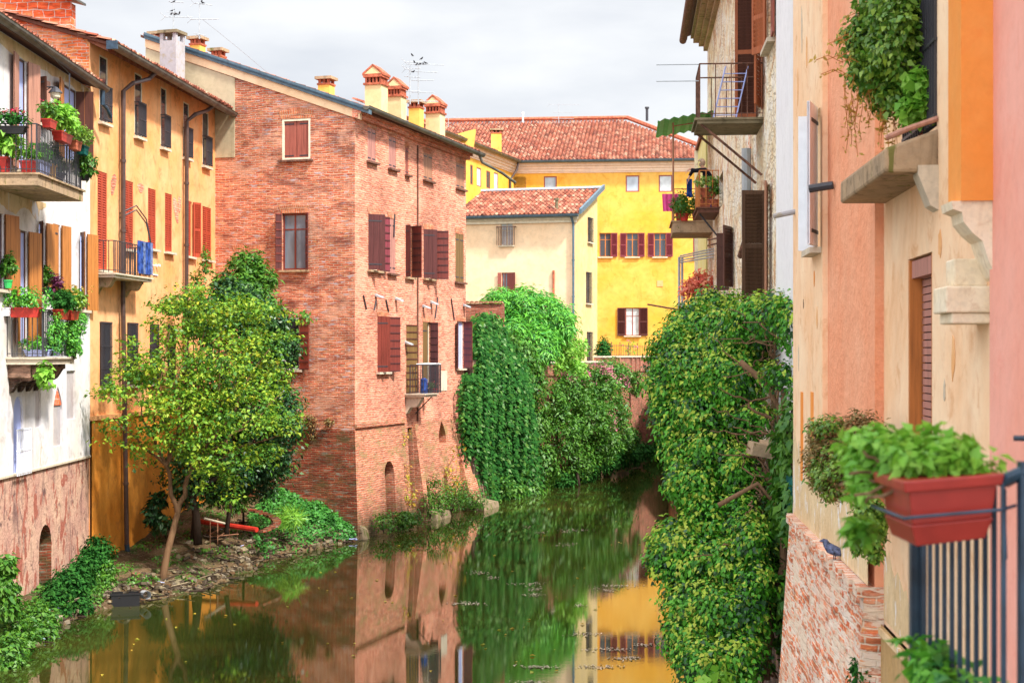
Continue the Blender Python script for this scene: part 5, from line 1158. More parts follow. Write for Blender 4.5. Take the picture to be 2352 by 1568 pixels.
LM['ivy'] = leafmat('hanging_creeper_leaves', [(0.006, 0.046, 0.009, 1), (0.012, 0.081, 0.012, 1), (0.037, 0.149, 0.022, 1), (0.009, 0.062, 0.011, 1), (0.062, 0.174, 0.019, 1)], .8, .15, .12)
LM['ole'] = leafmat('oleander_leaves', [(.03, .20, .035, 1), (.07, .34, .04, 1), (.18, .52, .04, 1), (.04, .22, .06, 1), (.26, .58, .06, 1)], .5, .25)
LM['bigivy'] = leafmat('glossy_ivy_leaves', [(0.025, 0.147, 0.008, 1), (0.061, 0.275, 0.015, 1), (0.112, 0.396, 0.022, 1), (0.043, 0.216, 0.020, 1), (0.190, 0.474, 0.030, 1)], .45, .15, .3, .3)
LM['bloom'] = leafmat('ivy_bloom', [(0.270, 0.432, 0.045, 1), (0.378, 0.504, 0.054, 1), (0.504, 0.540, 0.107, 1)], .7, .2, .2)
LM['lime'] = leafmat('bright_green_leaves', [(.10, .32, .03, 1), (.18, .44, .04, 1), (.28, .54, .06, 1), (.08, .26, .04, 1)], .5, .35)
LM['red'] = leafmat('red_leaves', [(.80, .09, .07, 1), (.85, .20, .14, 1), (.80, .32, .18, 1), (.62, .06, .07, 1)], .6, .3)
LM['rust'] = leafmat('russet_leaves', [(0.480, 0.112, 0.048, 1), (0.320, 0.192, 0.064, 1), (0.160, 0.160, 0.048, 1), (0.576, 0.224, 0.080, 1)], .7, .2)
LM['purp'] = leafmat('purple_leaves', [(.08, .01, .04, 1), (.14, .02, .07, 1), (.05, .008, .03, 1)], .6, .2)
LM['mauve'] = leafmat('mauve_flowers', [(.55, .17, .24, 1), (.42, .12, .18, 1), (.30, .22, .10, 1)], .7, .2)
LM['flower'] = leafmat('crimson_petals', [(.5, .01, .06, 1), (.62, .03, .10, 1), (.4, .0, .04, 1)], .6, .3)
LM['pinkfl'] = leafmat('magenta_petals', [(.75, .10, .35, 1), (.8, .2, .45, 1)], .6, .3)
LM['trail'] = leafmat('fresh_trailing_leaves', [(.05, .17, .02, 1), (.12, .30, .03, 1), (.30, .45, .05, 1), (.08, .22, .03, 1), (.38, .46, .06, 1)], .35, .25, .5, .25)
LM['stem'] = leafmat('orange_stems', [(.62, .32, .06, 1), (.5, .40, .08, 1)], .6, .3)

# ---- yellow-leaved tree on the bank
tb = bank(5.9, .62); tb = gnd(372, 1326, .22); 
tr = thing('tree', 'leaning tree with yellow green autumn leaves on the muddy bank before the orange house', 'tree', tb)
m = MB(); f0 = at(408, 1178, 41.2); f1 = at(402, 1235, 41.0)
m.tube([tb - Vector((0, 0, .3)), tb + Vector((.03, .02, .1)), at(385, 1265, 40.8), at(402, 1200, 41.1), f0], [.125, .10, .09, .082, .075], 8)
L1 = limb(m, f0, at(383, 1070, 41.2), .075, .05, 3, .06); L2 = limb(m, f0, at(440, 1075, 41.6), .08, .055, 4, .05)
ends = [(300, 900, 41), (260, 960, 40.6), (330, 820, 41.5), (390, 760, 42), (420, 840, 41)]
for i, e in enumerate(ends): limb(m, L1[-1], at(*e), .045, .012, 10 + i, .1)
ends = [(470, 760, 42.5), (520, 800, 42), (560, 860, 42.5), (620, 800, 42.6), (600, 950, 42), (650, 900, 42), (520, 960, 41.3), (560, 1060, 41.6), (640, 1000, 42.2)]
for i, e in enumerate(ends): limb(m, L2[-1], at(*e), .05, .012, 30 + i, .1)
m.build('trunk', M['bark'], tr, smooth=True)
BY = [B(400, 760, 42.5, 60, 60, .9), B(470, 720, 42.8, 70, 60, .9), B(545, 735, 43, 75, 65, 1.0), B(330, 830, 41.5, 60, 55, .8), B(290, 880, 40.8, 45, 40, .6), B(255, 912, 40.4, 35, 30, .5), B(270, 975, 40.6, 38, 26, .5), B(310, 1030, 40.8, 38, 40, .5), B(395, 870, 41.3, 85, 75, 1.0), B(500, 850, 41.8, 90, 80, 1.2), B(595, 820, 42.8, 60, 60, .9),
      B(610, 885, 42.6, 45, 40, .6), B(440, 960, 41.0, 90, 65, 1.0), B(550, 950, 41.5, 85, 65, 1.1), B(640, 965, 42.2, 48, 30, .6), B(600, 1040, 42.0, 45, 28, .6), B(500, 1045, 41, 70, 40, .8), B(400, 1020, 40.8, 60, 40, .7), B(360, 950, 40.8, 50, 50, .7), B(655, 775, 43, 34, 16, .4), B(640, 845, 43, 30, 16, .4), B(470, 1100, 41, 30, 30, .4), B(525, 1125, 41.2, 25, 35, .4), B(375, 695, 43, 34, 12, .4), B(405, 668, 43, 14, 10, .3), B(690, 728, 43, 30, 12, .3), B(605, 712, 43, 40, 18, .5), B(560, 688, 43, 24, 14, .4), B(440, 665, 43, 18, 16, .4), B(640, 700, 43, 22, 12, .3), B(228, 900, 40.2, 16, 12, .3), B(245, 1015, 40.4, 20, 10, .3), B(300, 790, 41.5, 18, 16, .4)]
foliage('crown', [LM['yel'], LM['mid']], tr, BY, 560, 22, .34, .105, .62, up=.8, out=.3, shell=.5, seed=3, rnd=.8, flat=.38)
# green inner leaves of the same tree
foliage('inner_leaves', LM['mid'], tr, BY, 360, 12, .26, .10, .6, up=.7, out=.3, shell=.1, seed=4, rnd=.8, flat=.5)
# ---- dark evergreen behind
def tree(name, label, base, blobs, mat, K, per, rc, size, seed, trunk='darkbark', r=.1, cat='tree', **kw):
    t = thing(name, label, cat, base); m = MB()
    top = min(blobs, key=lambda b: (b[0] - Vector(base)).length)[0]
    j = Vector(base).lerp(top, .6); m.tube([Vector(base) - Vector((0, 0, .3)), Vector(base).lerp(j, .5) + Vector((.04, .02, 0)), j], [r, r * .85, r * .7], 7)
    for i, b in enumerate(blobs): limb(m, j, b[0], r * .5, r * .12, seed * 31 + i, .08)
    m.build('trunk', M[trunk], t, smooth=True); foliage('crown', mat, t, blobs, K, per, rc, size, seed=seed, **kw); return t
tree('evergreen_tree', 'dense dark evergreen tree standing behind the yellow leaved tree against the brick house', gnd(455, 1225, 1.0), [B(630, 745, 46, 38, 38, .6), B(520, 665, 46.5, 34, 34, .5), B(655, 800, 45.5, 34, 28, .5), B(560, 700, 46.5, 60, 55, .8), B(585, 780, 46.5, 58, 70, .9), B(618, 850, 46, 50, 75, .9), B(655, 950, 45.5, 45, 75, .9), B(600, 1000, 45.8, 70, 90, 1.0), B(520, 1060, 45.5, 80, 90, 1.0), B(430, 1080, 44.5, 60, 90, .8), B(590, 1090, 46.5, 55, 60, .8), B(480, 740, 46, 60, 60, .8), B(500, 900, 45, 90, 100, 1.0), B(630, 1060, 46.5, 50, 45, .7)], [LM['dark'], LM['mid']], 2700, 14, .22, .12, 5, r=.13, shell=.4, aspect=.5, cat='tree', tips=(.1, .45))
tree('laurel_shrub', 'bright green laurel top rising against the brick wall above the trees', gnd(520, 1200, 1.2), [B(565, 610, 48, 40, 32, .5), B(600, 640, 48, 34, 28, .5), B(555, 665, 47.5, 38, 36, .5), B(590, 700, 47.5, 45, 40, .6)], LM['mid'], 330, 14, .17, .16, 6, r=.07, cat='shrub', aspect=.42)
tree('young_tree', 'thin pale green sapling rising between the orange house and the laurel', gnd(440, 1220, .9), [B(470, 610, 47, 8, 35, .2), B(455, 660, 47, 18, 40, .3), B(500, 670, 47, 14, 45, .3), B(440, 690, 46, 28, 25, .4), B(395, 700, 44, 30, 20, .4), B(480, 720, 46.5, 30, 40, .5)], LM['mid'], 260, 10, .13, .10, 7, r=.05, aspect=.5)
tree('magnolia_shrub', 'small dark large leaved shrub at the foot of the orange wall', gnd(385, 1245, .6), [B(355, 1180, 44.5, 14, 32, .3), B(365, 1150, 44.5, 14, 16, .3), B(375, 1200, 44.2, 14, 16, .25)], LM['dark'], 60, 10, .12, .18, 8, r=.03, cat='shrub', aspect=.45)
tree('bamboo_shrub', 'drooping dark green bush shading the muddy yard', gnd(560, 1195, 1.0), [B(500, 1130, 46, 35, 35, .5), B(545, 1120, 46, 32, 32, .5), B(545, 1165, 45.5, 16, 14, .3)], LM['mid'], 160, 14, .16, .12, 9, r=.04, cat='shrub', droop=.8, aspect=.3)
# ---- left bank bushes
def bush(name, label, blobs, mat, K, per, rc, size, seed, cat='bush', **kw):
    c = blobs[0][0]; zb = max(.0, min(b[0].z - b[3] for b in blobs)); t = thing(name, label, cat, (c.x, c.y, zb)); 
    m = MB(); 
    for i, b in enumerate(blobs):
        for k in range(3): limb(m, (b[0].x, b[0].y, b[0].z - b[3]), b[0] + Vector((random.Random(seed + k).uniform(-.5, .5) * b[1], 0, b[3] * .6)), .02, .008, seed + i * 5 + k)
    m.build('stems', M['darkbark'], t); foliage('leaves', mat, t, blobs, K, per, rc, size, seed=seed, **kw); return t
bush('bush', 'rounded dark green bush against the orange wall beside the downpipe', [B(222, 1285, 39.5, 34, 52, .5), B(200, 1310, 39, 22, 45, .4)], LM['ivy'], 300, 16, .14, .09, 12)
bush('bush', 'dense green bush in front of the small brick arch of the white house', [B(160, 1350, 36.5, 38, 42, .5), B(185, 1330, 37.5, 24, 45, .4), B(130, 1380, 35.5, 30, 38, .45), B(175, 1400, 36.2, 30, 25, .4)], LM['ivy'], 430, 16, .15, .10, 13)
bush('bush', 'low wild bush spilling into the water beside the black crate', [B(232, 1345, 38.5, 30, 28, .4), B(205, 1380, 37.2, 26, 26, .35), B(245, 1310, 39.3, 18, 22, .3)], LM['mid'], 230, 14, .14, .085, 14)
bush('bush', 'bright bramble heap at the lower left corner of the water', [B(30, 1470, 31.5, 45, 45, .6), B(80, 1420, 33.5, 38, 34, .5), B(10, 1520, 30.3, 45, 45, .5), B(95, 1450, 33.2, 30, 25, .4)], LM['mid'], 520, 16, .15, .10, 15)
bush('sapling', 'leafy sapling leaning against the base of the white house at the left edge', [B(10, 1300, 31, 22, 25, .3), B(8, 1345, 31, 26, 30, .35), B(20, 1390, 31, 20, 22, .3)], LM['mid'], 110, 12, .14, .13, 16, cat='sapling', droop=.8)
# ---- ground cover on the bank by the brick corner
rg = np.random.default_rng(77); P = []
while len(P) < 9500:
    s = rg.uniform(8.7, 11.75); q = rg.uniform(.12, .98); p = bank(s, q)
    x = CX + FP * p.x / p.y
    if x < 592 + 20 * math.sin(q * 7): continue
    hgt = .26 * (.4 + abs(math.sin(p.x * 2.3) * math.cos(p.y * 1.9))) * rg.random() + .02
    if q > .8: 
        if rg.random() < .6: continue
    P.append((p.x + rg.normal() * .03, p.y + rg.normal() * .03, p.z + hgt))
P = np.array(P); n = len(P); N = np.array([[-.1, -.35, 1.]]) + rg.normal(size=(n, 3)) * .45; A = rg.normal(size=(n, 3))
struct(leafmesh('ground_cover', P, N, A, .10, .7, LM['lime'], None, seed=5), 'stuff'); bpy.data.objects['ground_cover'].data.materials[0] = leafmat('nettle_leaves', [(.02, .12, .02, 1), (.04, .20, .03, 1), (.08, .30, .04, 1), (.03, .16, .05, 1)], .5, .25)
P = []
while len(P) < 3200:
    s = rg.uniform(2.0, 9.0); q = rg.uniform(.05, .9); p = bank(s, q)
    if math.sin(p.x * 3.3 + 1) * math.sin(p.y * 2.1) < .25: continue
    P.append((p.x, p.y, p.z + rg.uniform(0, .07)))
P = np.array(P); n = len(P); N = np.array([[0, -.3, 1.]]) + rg.normal(size=(n, 3)) * .5; A = rg.normal(size=(n, 3))
struct(leafmesh('weeds', P, N, A, .08, .6, LM['mid'], None, seed=6), 'stuff')
bush('grass_tuft', 'strappy grass tuft among the nettles on the bank', [B(668, 1188, 47.5, 26, 12, .3)], LM['lime'], 40, 8, .2, .34, 18, cat='grass tuft', aspect=.08, up=.2, out=.8)
bush('bush', 'small fluffy bush at the foot of the brick corner', [B(755, 1192, 50.3, 13, 11, .2)], LM['ivy'], 60, 12, .08, .06, 19)
# ---- rubble, sticks
M['pebble'] = plain('muddy_stone', (.22, .18, .13, 1), .9, .1, var=.5, sc=5); M['mudstone'] = plain('dark_mud_stone', (.085, .065, .045, 1), .9, .1, var=.5, sc=5)
m = MB(); r_ = random.Random(9)
for i in range(1500):
    s = r_.uniform(4.5, 11.9) if i % 5 else r_.uniform(2, 5); q = r_.choice((r_.gauss(.93, .07), r_.gauss(.75, .15))); p = bank(s, max(.3, min(1.06, q))); k = r_.random()
    if k < .62:
        sz = r_.uniform(.05, .19); m.cbox(p + Vector((0, 0, sz * .1)), (sz, sz * r_.uniform(.5, .9), sz * r_.uniform(.3, .6)), r_.uniform(0, 3), r_.choice((0, 1, 2, 4, 4, 4, 2)), r_.uniform(-.5, .5), r_.uniform(-.5, .5))
    else:
        a = r_.uniform(0, 6.28); L = r_.uniform(.15, .6); d = Vector((math.cos(a), math.sin(a), r_.uniform(-.2, .35))) * L; m.tube([p, p + d], r_.uniform(.008, .022), 4, r_.choice((3,) * 24 + (2, 2, 2, 5)))
struct(m.build('rubble', [M['pebble'], M['brickRlow'], M['slabdark'], M['darkbark'], M['mudstone'], M['bluein']]), 'stuff')
# ---- things on the bank
def pole(name, label, a, b, r, mat, cat, group=None):
    m = MB(); m.tube([a, b], r, 8); return tagm(m.build(name, M[mat]), label, cat, group)
pole('pole', 'long red painted pole lying across the muddy yard', gnd(462, 1197, 1.15), gnd(590, 1224, .95) + Vector((0, 0, .1)), .075, 'brightred', 'pole')
pole('pole', 'thin white ended stick leaning by the red pole', gnd(470, 1190, 1.4), gnd(530, 1205, 1.1), .03, 'stone', 'pole')
lad = thing('trellis', 'rickety stick trellis standing in the muddy yard below the trees', 'trellis', gnd(500, 1255, .6)); m = MB()
for x, y0, y1 in ((483, 1195, 1262), (500, 1190, 1250), (527, 1200, 1240), (545, 1190, 1235)): m.tube([gnd(x, y1, .55), gnd(x, y1, .55) + Vector((0, 0, (y1 - y0) / FP * 45))], .014, 5)
for (xa, ya, xb, yb) in ((480, 1228, 522, 1203), (480, 1247, 528, 1215), (484, 1232, 548, 1226)): m.tube([at(xa, ya, 45.5), at(xb, yb, 45.5)], .018, 5)
m.build('frame', M['palewood'], lad)
for k in range(15):
    t = k / 14; p = gnd(560 + 75 * math.sin(t * 2.6) ** .8 if t else 560, 1167 + 52 * t, 1.18 - .15 * t); m = MB(); m.cbox(p, (.27, .13, .07), .2 + r_.uniform(-.3, .3) + t, 0, r_.uniform(-.1, .1)); tagm(m.build('edging_brick', M['brickLow']), 'loose dark red brick in the curved edging round the bare earth by the brick house', 'brick', 'bricks edging the bare earth')
cr = gnd(288, 1392, 0.0); ct = thing('crate', 'black plastic crate half sunk at the water edge full of junk', 'crate', cr); F = Fac((cr.x, cr.y), (1, .25), (.25, -1)); m = MB()
for (a, b, c, d) in ((-.33, .33, -.02, .0), (-.33, .33, -.42, -.40), (-.33, -.31, -.4, -.02), (.31, .33, -.4, -.02)): m.box(F, a, b, c, d, -.1, .30)
m.box(F, -.33, .33, -.4, -.02, -.1, -.08); m.box(F, -.36, .36, -.02, .02, .27, .31); m.build('box', M['blackpl'], ct)
jk = thing('junk_heap', 'tangle of hose, white tube and sticks heaped behind the black crate', 'junk', cr + Vector((-.2, .5, .2))); m = MB()
c0 = cr + Vector((-.15, .35, .36))
for k in range(3): m.tube([c0 + Vector(((.13 + .02 * k) * math.cos(a / 3), .1 * math.sin(a / 5), (.08 + .015 * k) * math.sin(a / 3))) for a in range(20)], .009, 5)
m.tube([c0 + Vector((-.45, -.2, -.1)), c0 + Vector((.1, -.1, -.18))], .02, 5); m.build('hose', M['pebble'], jk)
m = MB(); m.tube([c0 + Vector((.45, .2, -.15)), c0 + Vector((.62, -.12, -.12))], .10, 10, cap=False); m.build('pipe_piece', M['zinc'], jk)
# ================================================================ CREEPER, OLEANDER AND SHRUBS ON THE FAR LEFT BANK
rg = np.random.default_rng(21); P = []; N = []; A = []
iv = thing('hanging_creeper', 'thick curtain of dark green creeper hanging from the garden wall down to the water', 'creeper', Wp[0].to_3d())
for k in range(430):
    t = rg.random(); x0 = 1072 + 136 * t ** .95; y0 = 738 - 8 * math.sin(t * 3) + 210 * max(0, t - .42) + rg.uniform(-12, 22)
    if rg.random() < .3: x0 = 1080 + rg.random() * 110; y0 = 780 + (x0 - 1080) * .9 + rg.uniform(0, 260)
    x = x0; y = y0; yend = min(1158 - .18 * (x0 - 1070), y0 + rg.uniform(150, 470) * (1 - .25 * t)); drift = .10 * (x0 - 1085) / 60 + rg.normal() * .07; amp = rg.uniform(0, 7); ph = rg.uniform(0, 6)
    while y < yend:
        xx = x + drift * (y - y0) * .45 + amp * math.sin(y / 23 + ph); tt = (xx - 1070) / 130
        f = (y - 730) / 420
        Y = 62.6 + 5.2 * tt - 1.0 * math.sin(min(1, max(0, f * 1.15)) * math.pi) - .3 * rg.random() - 1.1 * (1 - abs(2 * ((k * .618) % 1) - 1)) * min(1, (y - y0) / 60) - .25 * math.sin(xx * .35 + y * .01)
        for s_ in (-1, 1):
            if xx < 1094 and y < 860: continue
            p = at(xx + s_ * rg.uniform(0, 7) + rg.normal() * 2.5, y + rg.uniform(-5, 5), Y); P.append(p); N.append((.25 * s_ + rg.normal() * .3, -1 + rg.normal() * .3, .55 + rg.normal() * .3)); A.append((s_ * .9, -.2, -.7 + rg.normal() * .3))
        y += 5.2
mi_ = (rg.random(len(P)) < .16) * 1.0; leafmesh('leaves', np.array(P), np.array(N), np.array(A), .15, .6, [LM['ivy'], LM['mid']], iv, mi_, seed=2, jit=.6)
foliage('loose_shoots', LM['mid'], iv, [B(1120, 735, 64.6, 45, 14, .5), B(1170, 790, 66, 22, 40, .4), B(1205, 900, 67, 14, 80, .4), B(1100, 1130, 63.5, 30, 30, .4), B(1150, 1120, 64.6, 30, 30, .4), B(1078, 1000, 62.6, 8, 90, .2)], 190, 11, .2, .13, .5, droop=.8, shell=.5, seed=202)
m = MB(); 
for k in range(14): x = 1078 + k * 8; m.tube([at(x, 745 + k * 5, 64.2 + k * .2), at(x + 4, 950, 63.6 + k * .25), at(x + 2, 1120, 63.6 + k * .22)], .025, 4)
m.build('stems', M['darkbark'], iv)
ol = tree('oleander', 'large fresh green oleander bush above the garden wall before the cream house', Vector((.3, 71.8, 5.6)), [B(1150, 700, 71, 38, 34, 1.2), B(1200, 700, 71, 40, 36, 1.3), B(1250, 715, 72, 42, 40, 1.3), B(1290, 745, 72.5, 32, 36, 1.1), B(1170, 760, 70, 40, 50, 1.2), B(1230, 790, 70.5, 50, 50, 1.3), B(1190, 820, 69.5, 40, 40, 1.1)], LM['ole'], 1500, 13, .26, .26, 22, trunk='bark', cat='bush', aspect=.2, up=.9, out=.7, rnd=.5, shell=.7)
tree('small_tree', 'light green small tree beside the tan side wall of the cream house', Vector((2.3, 74.5, 5.6)), [B(1270, 765, 73, 26, 26, .8), B(1290, 800, 73, 34, 36, 1.0), B(1255, 830, 72.5, 36, 36, .9), B(1320, 850, 73.5, 26, 24, .8), B(1330, 800, 76, 14, 26, .5)], LM['lime'], 560, 12, .22, .17, 23, trunk='bark', aspect=.45)
tree('bush', 'clipped dark round bush at the corner of the cream house', at(1386, 815, 84), [B(1386, 806, 84, 16, 26, .6)], LM['ivy'], 130, 14, .16, .12, 24, r=.05, cat='bush')
bl = [B(1250, 930, 71, 55, 55, .9), B(1300, 900, 72.5, 60, 45, .9), B(1355, 880, 75, 55, 45, 1.0), B(1400, 860, 78, 35, 40, 1.0), B(1280, 1000, 71.2, 65, 60, 1.0), B(1350, 960, 74, 60, 55, 1.1), B(1400, 940, 77, 40, 55, 1.0), B(1370, 1020, 75, 55, 50, 1.0), B(1310, 1060, 73, 60, 40, .9), B(1425, 1000, 78.5, 30, 50, .8)]
eb = tree('elder_shrub', 'wide shrub with dull mauve flower heads leaning over the canal under the cream house', gnd(1330, 1100, .3), bl, LM['mid'], 2200, 13, .25, .16, 25, cat='shrub', aspect=.45, up=.7, shell=.55, r=.08)
foliage('flower_heads', LM['mauve'], eb, [B(1340, 860, 74.6, 60, 25, .9), B(1400, 880, 77, 40, 40, 1.0), B(1300, 880, 72.5, 40, 20, .6), B(1380, 990, 75, 40, 40, 1.0)], 90, 16, .15, .09, .8, shell=1.0, seed=26, low=-.1)
iv2 = bush('wall_ivy', 'dark ivy covering the retaining wall between the creeper and the shrub', [B(1182, 860, 66.6, 20, 50, .5), B(1186, 950, 66.8, 20, 60, .5), B(1188, 1050, 66.6, 20, 60, .5), B(1205, 820, 68, 26, 36, .5), B(1215, 880, 68.6, 34, 60, .5), B(1225, 980, 69, 36, 60, .6), B(1190, 1060, 67.5, 30, 60, .6), B(1240, 1070, 69.5, 40, 50, .6), B(1215, 1130, 67.6, 40, 22, .5), B(1170, 1130, 65.8, 30, 24, .5)], LM['mid'], 1500, 14, .24, .15, 27, cat='ivy', droop=.8, out=1.0)
bush('bramble', 'low bramble fringe trailing along the far waterline', [B(1380, 1060, 77, 50, 26, .6), B(1430, 1045, 79.5, 40, 26, .6), B(1330, 1085, 74, 45, 20, .5), B(1470, 1040, 84, 28, 22, .5), B(1450, 1010, 82.5, 20, 25, .4), B(1280, 1105, 71.5, 40, 16, .5), B(1505, 1035, 90, 16, 14, .4)], LM['ivy'], 800, 12, .24, .15, 28, cat='bramble', droop=.5)
bush('wall_ivy', 'ragged ivy hanging from the top of the brick retaining wall', [B(1435, 865, 83, 20, 26, .3), B(1460, 880, 86, 10, 30, .25), B(1410, 860, 80.5, 14, 22, .3), B(1490, 862, 90, 8, 12, .2), B(1440, 950, 83, 6, 14, .15)], LM['mid'], 220, 12, .2, .13, 29, cat='ivy', droop=1)
# dry shrubs and yellow creeper at the foot of the brick house
def sprig(name, label, x0, y0, Yb, pts, mats, seed, K=26, size=.12, cat='plant', wood='vine'):
    b0 = at(x0, y0, Yb); t = thing(name, label, cat, b0); m = MB(); bl = []
    for i, (x, y) in enumerate(pts): e = at(x, y, Yb - .15 * (i % 3)); limb(m, b0, e, .02, .006, seed + i, .12); bl.append((e, .22, .2, .3)); bl.append((b0.lerp(e, .65), .2, .18, .3))
    m.build('stems', M[wood], t); foliage('leaves', mats, t, bl, K * len(pts), 5, .14, size, seed=seed, droop=.6, shell=.1); return t
yw = leafmat('lemon_leaves', [(.55, .42, .03, 1), (.36, .40, .04, 1), (.62, .34, .03, 1), (.2, .3, .04, 1)], .6, .3)
CBp = lambda x, y: FB2.w(*FB2.uz(x, y), .6)
sprig('climber', 'thin yellow leaved climber growing up the brick house beside the arch', 928, 1190, CBp(925, 1150).y, [(920, 1060), (940, 1080), (925, 1110), (950, 1130), (925, 1010)], yw, 41, 16, .10)
sprig('climber', 'yellow leaved dry shrub by the stone footing of the brick house', 1020, 1150, CBp(1020, 1120).y, [(1005, 1060), (1030, 1080), (1050, 1100), (1045, 1040), (1015, 1100), (1060, 1020)], yw, 42, 12, .10)
bush('wall_plant', 'green ferny tuft at the foot of the brick arch', [(FBR.w(1.0, .45, .45), .35, .25, .35), (FBR.w(2.6, .4, .5), .3, .25, .35), (FBR.w(3.3, .35, .55), .3, .25, .25)], LM['mid'], 130, 12, .14, .09, 43, cat='plant')
bush('wall_plant', 'weedy mossy growth clinging to the brick foot above the water', [(FB2.w(uS + 2.2, .9, .4), .5, .2, .7), (FB2.w(uS + 3.4, .6, .5), .5, .2, .5), (FB2.w(uS + 4.6, .8, .45), .45, .2, .6), (FB2.w(uS + 5.4, .4, .7), .5, .2, .35), (FB2.w(uS + 1.2, .6, .5), .3, .2, .5)], LM['mid'], 330, 10, .17, .085, 44, cat='plant', rnd=1)
bush('wall_plant', 'dry brown tuft growing from the dirty brick ledge', [(FBL.w(-1.6, 3.85, .12), .3, .1, .2), (FBL.w(-1.5, 3.5, .08), .12, .06, .3), (FBL.w(-.9, 3.8, .08), .15, .08, .12)], LM['rust'], 80, 10, .08, .06, 45, cat='plant')
bush('wall_plant', 'thin dead climber on the damp brick base behind the nettles', [(FBL.w(-3.3, 1.9, .25), .25, .1, .6), (FBL.w(-4.0, 1.7, .25), .25, .1, .5)], LM['rust'], 60, 6, .15, .06, 46, cat='plant')

# ================================================================ BIG IVY ON THE RIGHT BANK
wallX = lambda Y: 2.3 + .076 * Y
ivr = thing('ivy_thicket', 'huge glossy ivy thicket with pale yellow blooms bulging from the right bank wall', 'ivy', FR.w(23, 0, .3))
BI = [B(1695, 1080, 24, 42, 62, .6), B(1705, 1180, 23.4, 36, 44, .5), B(1720, 1400, 22, 34, 60, .5), B(1735, 1330, 22.2, 26, 34, .4), B(1640, 715, 27, 50, 45, .8), B(1600, 760, 26.5, 55, 55, .9), B(1550, 820, 26, 45, 70, .8), B(1525, 880, 25.5, 35, 50, .6), B(1600, 860, 25.5, 70, 80, .9), B(1680, 780, 25.5, 75, 75, .9), B(1745, 735, 24, 60, 50, .7), B(1800, 720, 23, 45, 42, .6), B(1830, 740, 22, 25, 60, .4), B(1690, 860, 24.5, 70, 60, .8), B(1620, 950, 25, 75, 60, .9), B(1550, 960, 25.2, 45, 60, .7), B(1570, 1030, 25, 48, 50, .7),
      B(1640, 1030, 24.5, 60, 50, .7), B(1600, 1110, 24.5, 55, 60, .8), B(1560, 1100, 24.6, 25, 40, .4), B(1630, 1190, 24, 50, 50, .7), B(1560, 1250, 23.8, 50, 50, .7), B(1535, 1290, 23.6, 35, 40, .5), B(1610, 1280, 23.5, 65, 60, .8), B(1680, 1300, 23, 55, 60, .7), B(1590, 1380, 23, 55, 55, .8), B(1660, 1400, 22.6, 65, 65, .8), B(1585, 1460, 22.6, 50, 50, .7), B(1620, 1530, 22, 60, 60, .8), B(1700, 1500, 21.8, 50, 55, .6), B(1800, 860, 22, 34, 22, .3), B(1720, 960, 24, 40, 40, .6), B(1730, 1240, 22.6, 36, 40, .5)]
cut = lambda P: (P[:, 0] < 2.3 + .076 * P[:, 1] - .05) 
foliage('leaves', [LM['bigivy'], LM['bloom']], ivr, BI, 2500, 36, .19, .070, .6, up=.55, out=.6, droop=1.0, shell=.84, seed=31, tips=(.42, .6), rnd=.6, wallcut=cut)
foliage('inner_leaves', LM['dark'], ivr, BI, 1500, 14, .2, .07, .7, up=.3, out=.5, droop=.9, shell=.35, seed=32, wallcut=cut)  # darker leaves inside: shade painted into the gaps of the thicket
m = MB(); r_ = random.Random(5)
for i, b in enumerate(BI):
    Y = b[0].y + 1.2; a = Vector((wallX(Y) - .15, Y, max(.3, b[0].z - 1.2))); limb(m, a, b[0] + Vector((.1, .3, 0)), .022, .008, 60 + i, .12)
for i in range(80):
    y = r_.uniform(760, 1400); x = r_.uniform(1750, 1815) if y < 1150 else r_.uniform(1690, 1780); Y = r_.uniform(22.6, 24.2); a = at(x, y, Y); a.x = min(a.x, wallX(Y) - .1)
    d = Vector((r_.uniform(-.9, .3), r_.uniform(-.4, .4), r_.uniform(-.3, .8))); limb(m, a, a + d, r_.uniform(.010, .026), .006, 200 + i, .13, 8)
for (pts, r0) in (([(1845, 890), (1822, 930), (1808, 990), (1815, 1040)], .05), ([(1700, 830), (1760, 880), (1800, 960), (1790, 1100)], .045), ([(1650, 1160), (1740, 1110), (1800, 1180), (1815, 1300)], .04), ([(1760, 1560), (1770, 1400), (1800, 1300), (1815, 1180), (1805, 1000)], .06)):
    m.tube([Vector((min(at(x, y, 22.4).x, wallX(22.4) - .12), 22.4, at(x, y, 22.4).z)) for x, y in pts], [r0, r0 * .9, r0 * .8, r0 * .6][:len(pts)] if len(pts) == 4 else r0, 6)
m.build('branches', M['vine'], ivr, smooth=True)
bush('wall_ivy', 'heart leaved ivy climbing the dark wall behind the big thicket', [(FR.w(21.4, 5.0, .1), .1, .5, .55), (FR.w(21.6, 3.9, .12), .12, .6, .5), (FR.w(22.0, 4.5, .12), .12, .6, .6), (FR.w(23.2, 3.4, .12), .12, .8, .8), (FR.w(22.4, 2.4, .12), .12, .5, .7)], LM['mid'], 420, 10, .13, .12, 33, cat='ivy', droop=1, out=1.2)
m = MB(); n = 12; 
for k in range(n):
    z0, z1 = 1.2 + (4.35 - 1.2) * k / n, 1.2 + (4.35 - 1.2) * (k + 1) / n
    w = lambda z: .10 + .22 * math.sin((z - 1) * 1.3) ** 2
    m.hexa([FR.w(u21 + .05, z0, .02), FR.w(u21 + .35 + w(z0), z0, .02), FR.w(u21 + .3 + w(z0), z0, .16 + .05 * math.sin(z0 * 5)), FR.w(u21 + .05, z0, .13), FR.w(u21 + .05, z1, .02), FR.w(u21 + .35 + w(z1), z1, .02), FR.w(u21 + .3 + w(z1), z1, .16 + .05 * math.sin(z1 * 5)), FR.w(u21 + .05, z1, .13)])
tagm(m.build('netting', M['net']), 'dark green netting hanging in folds between the ivy thicket and the peach house', 'netting')
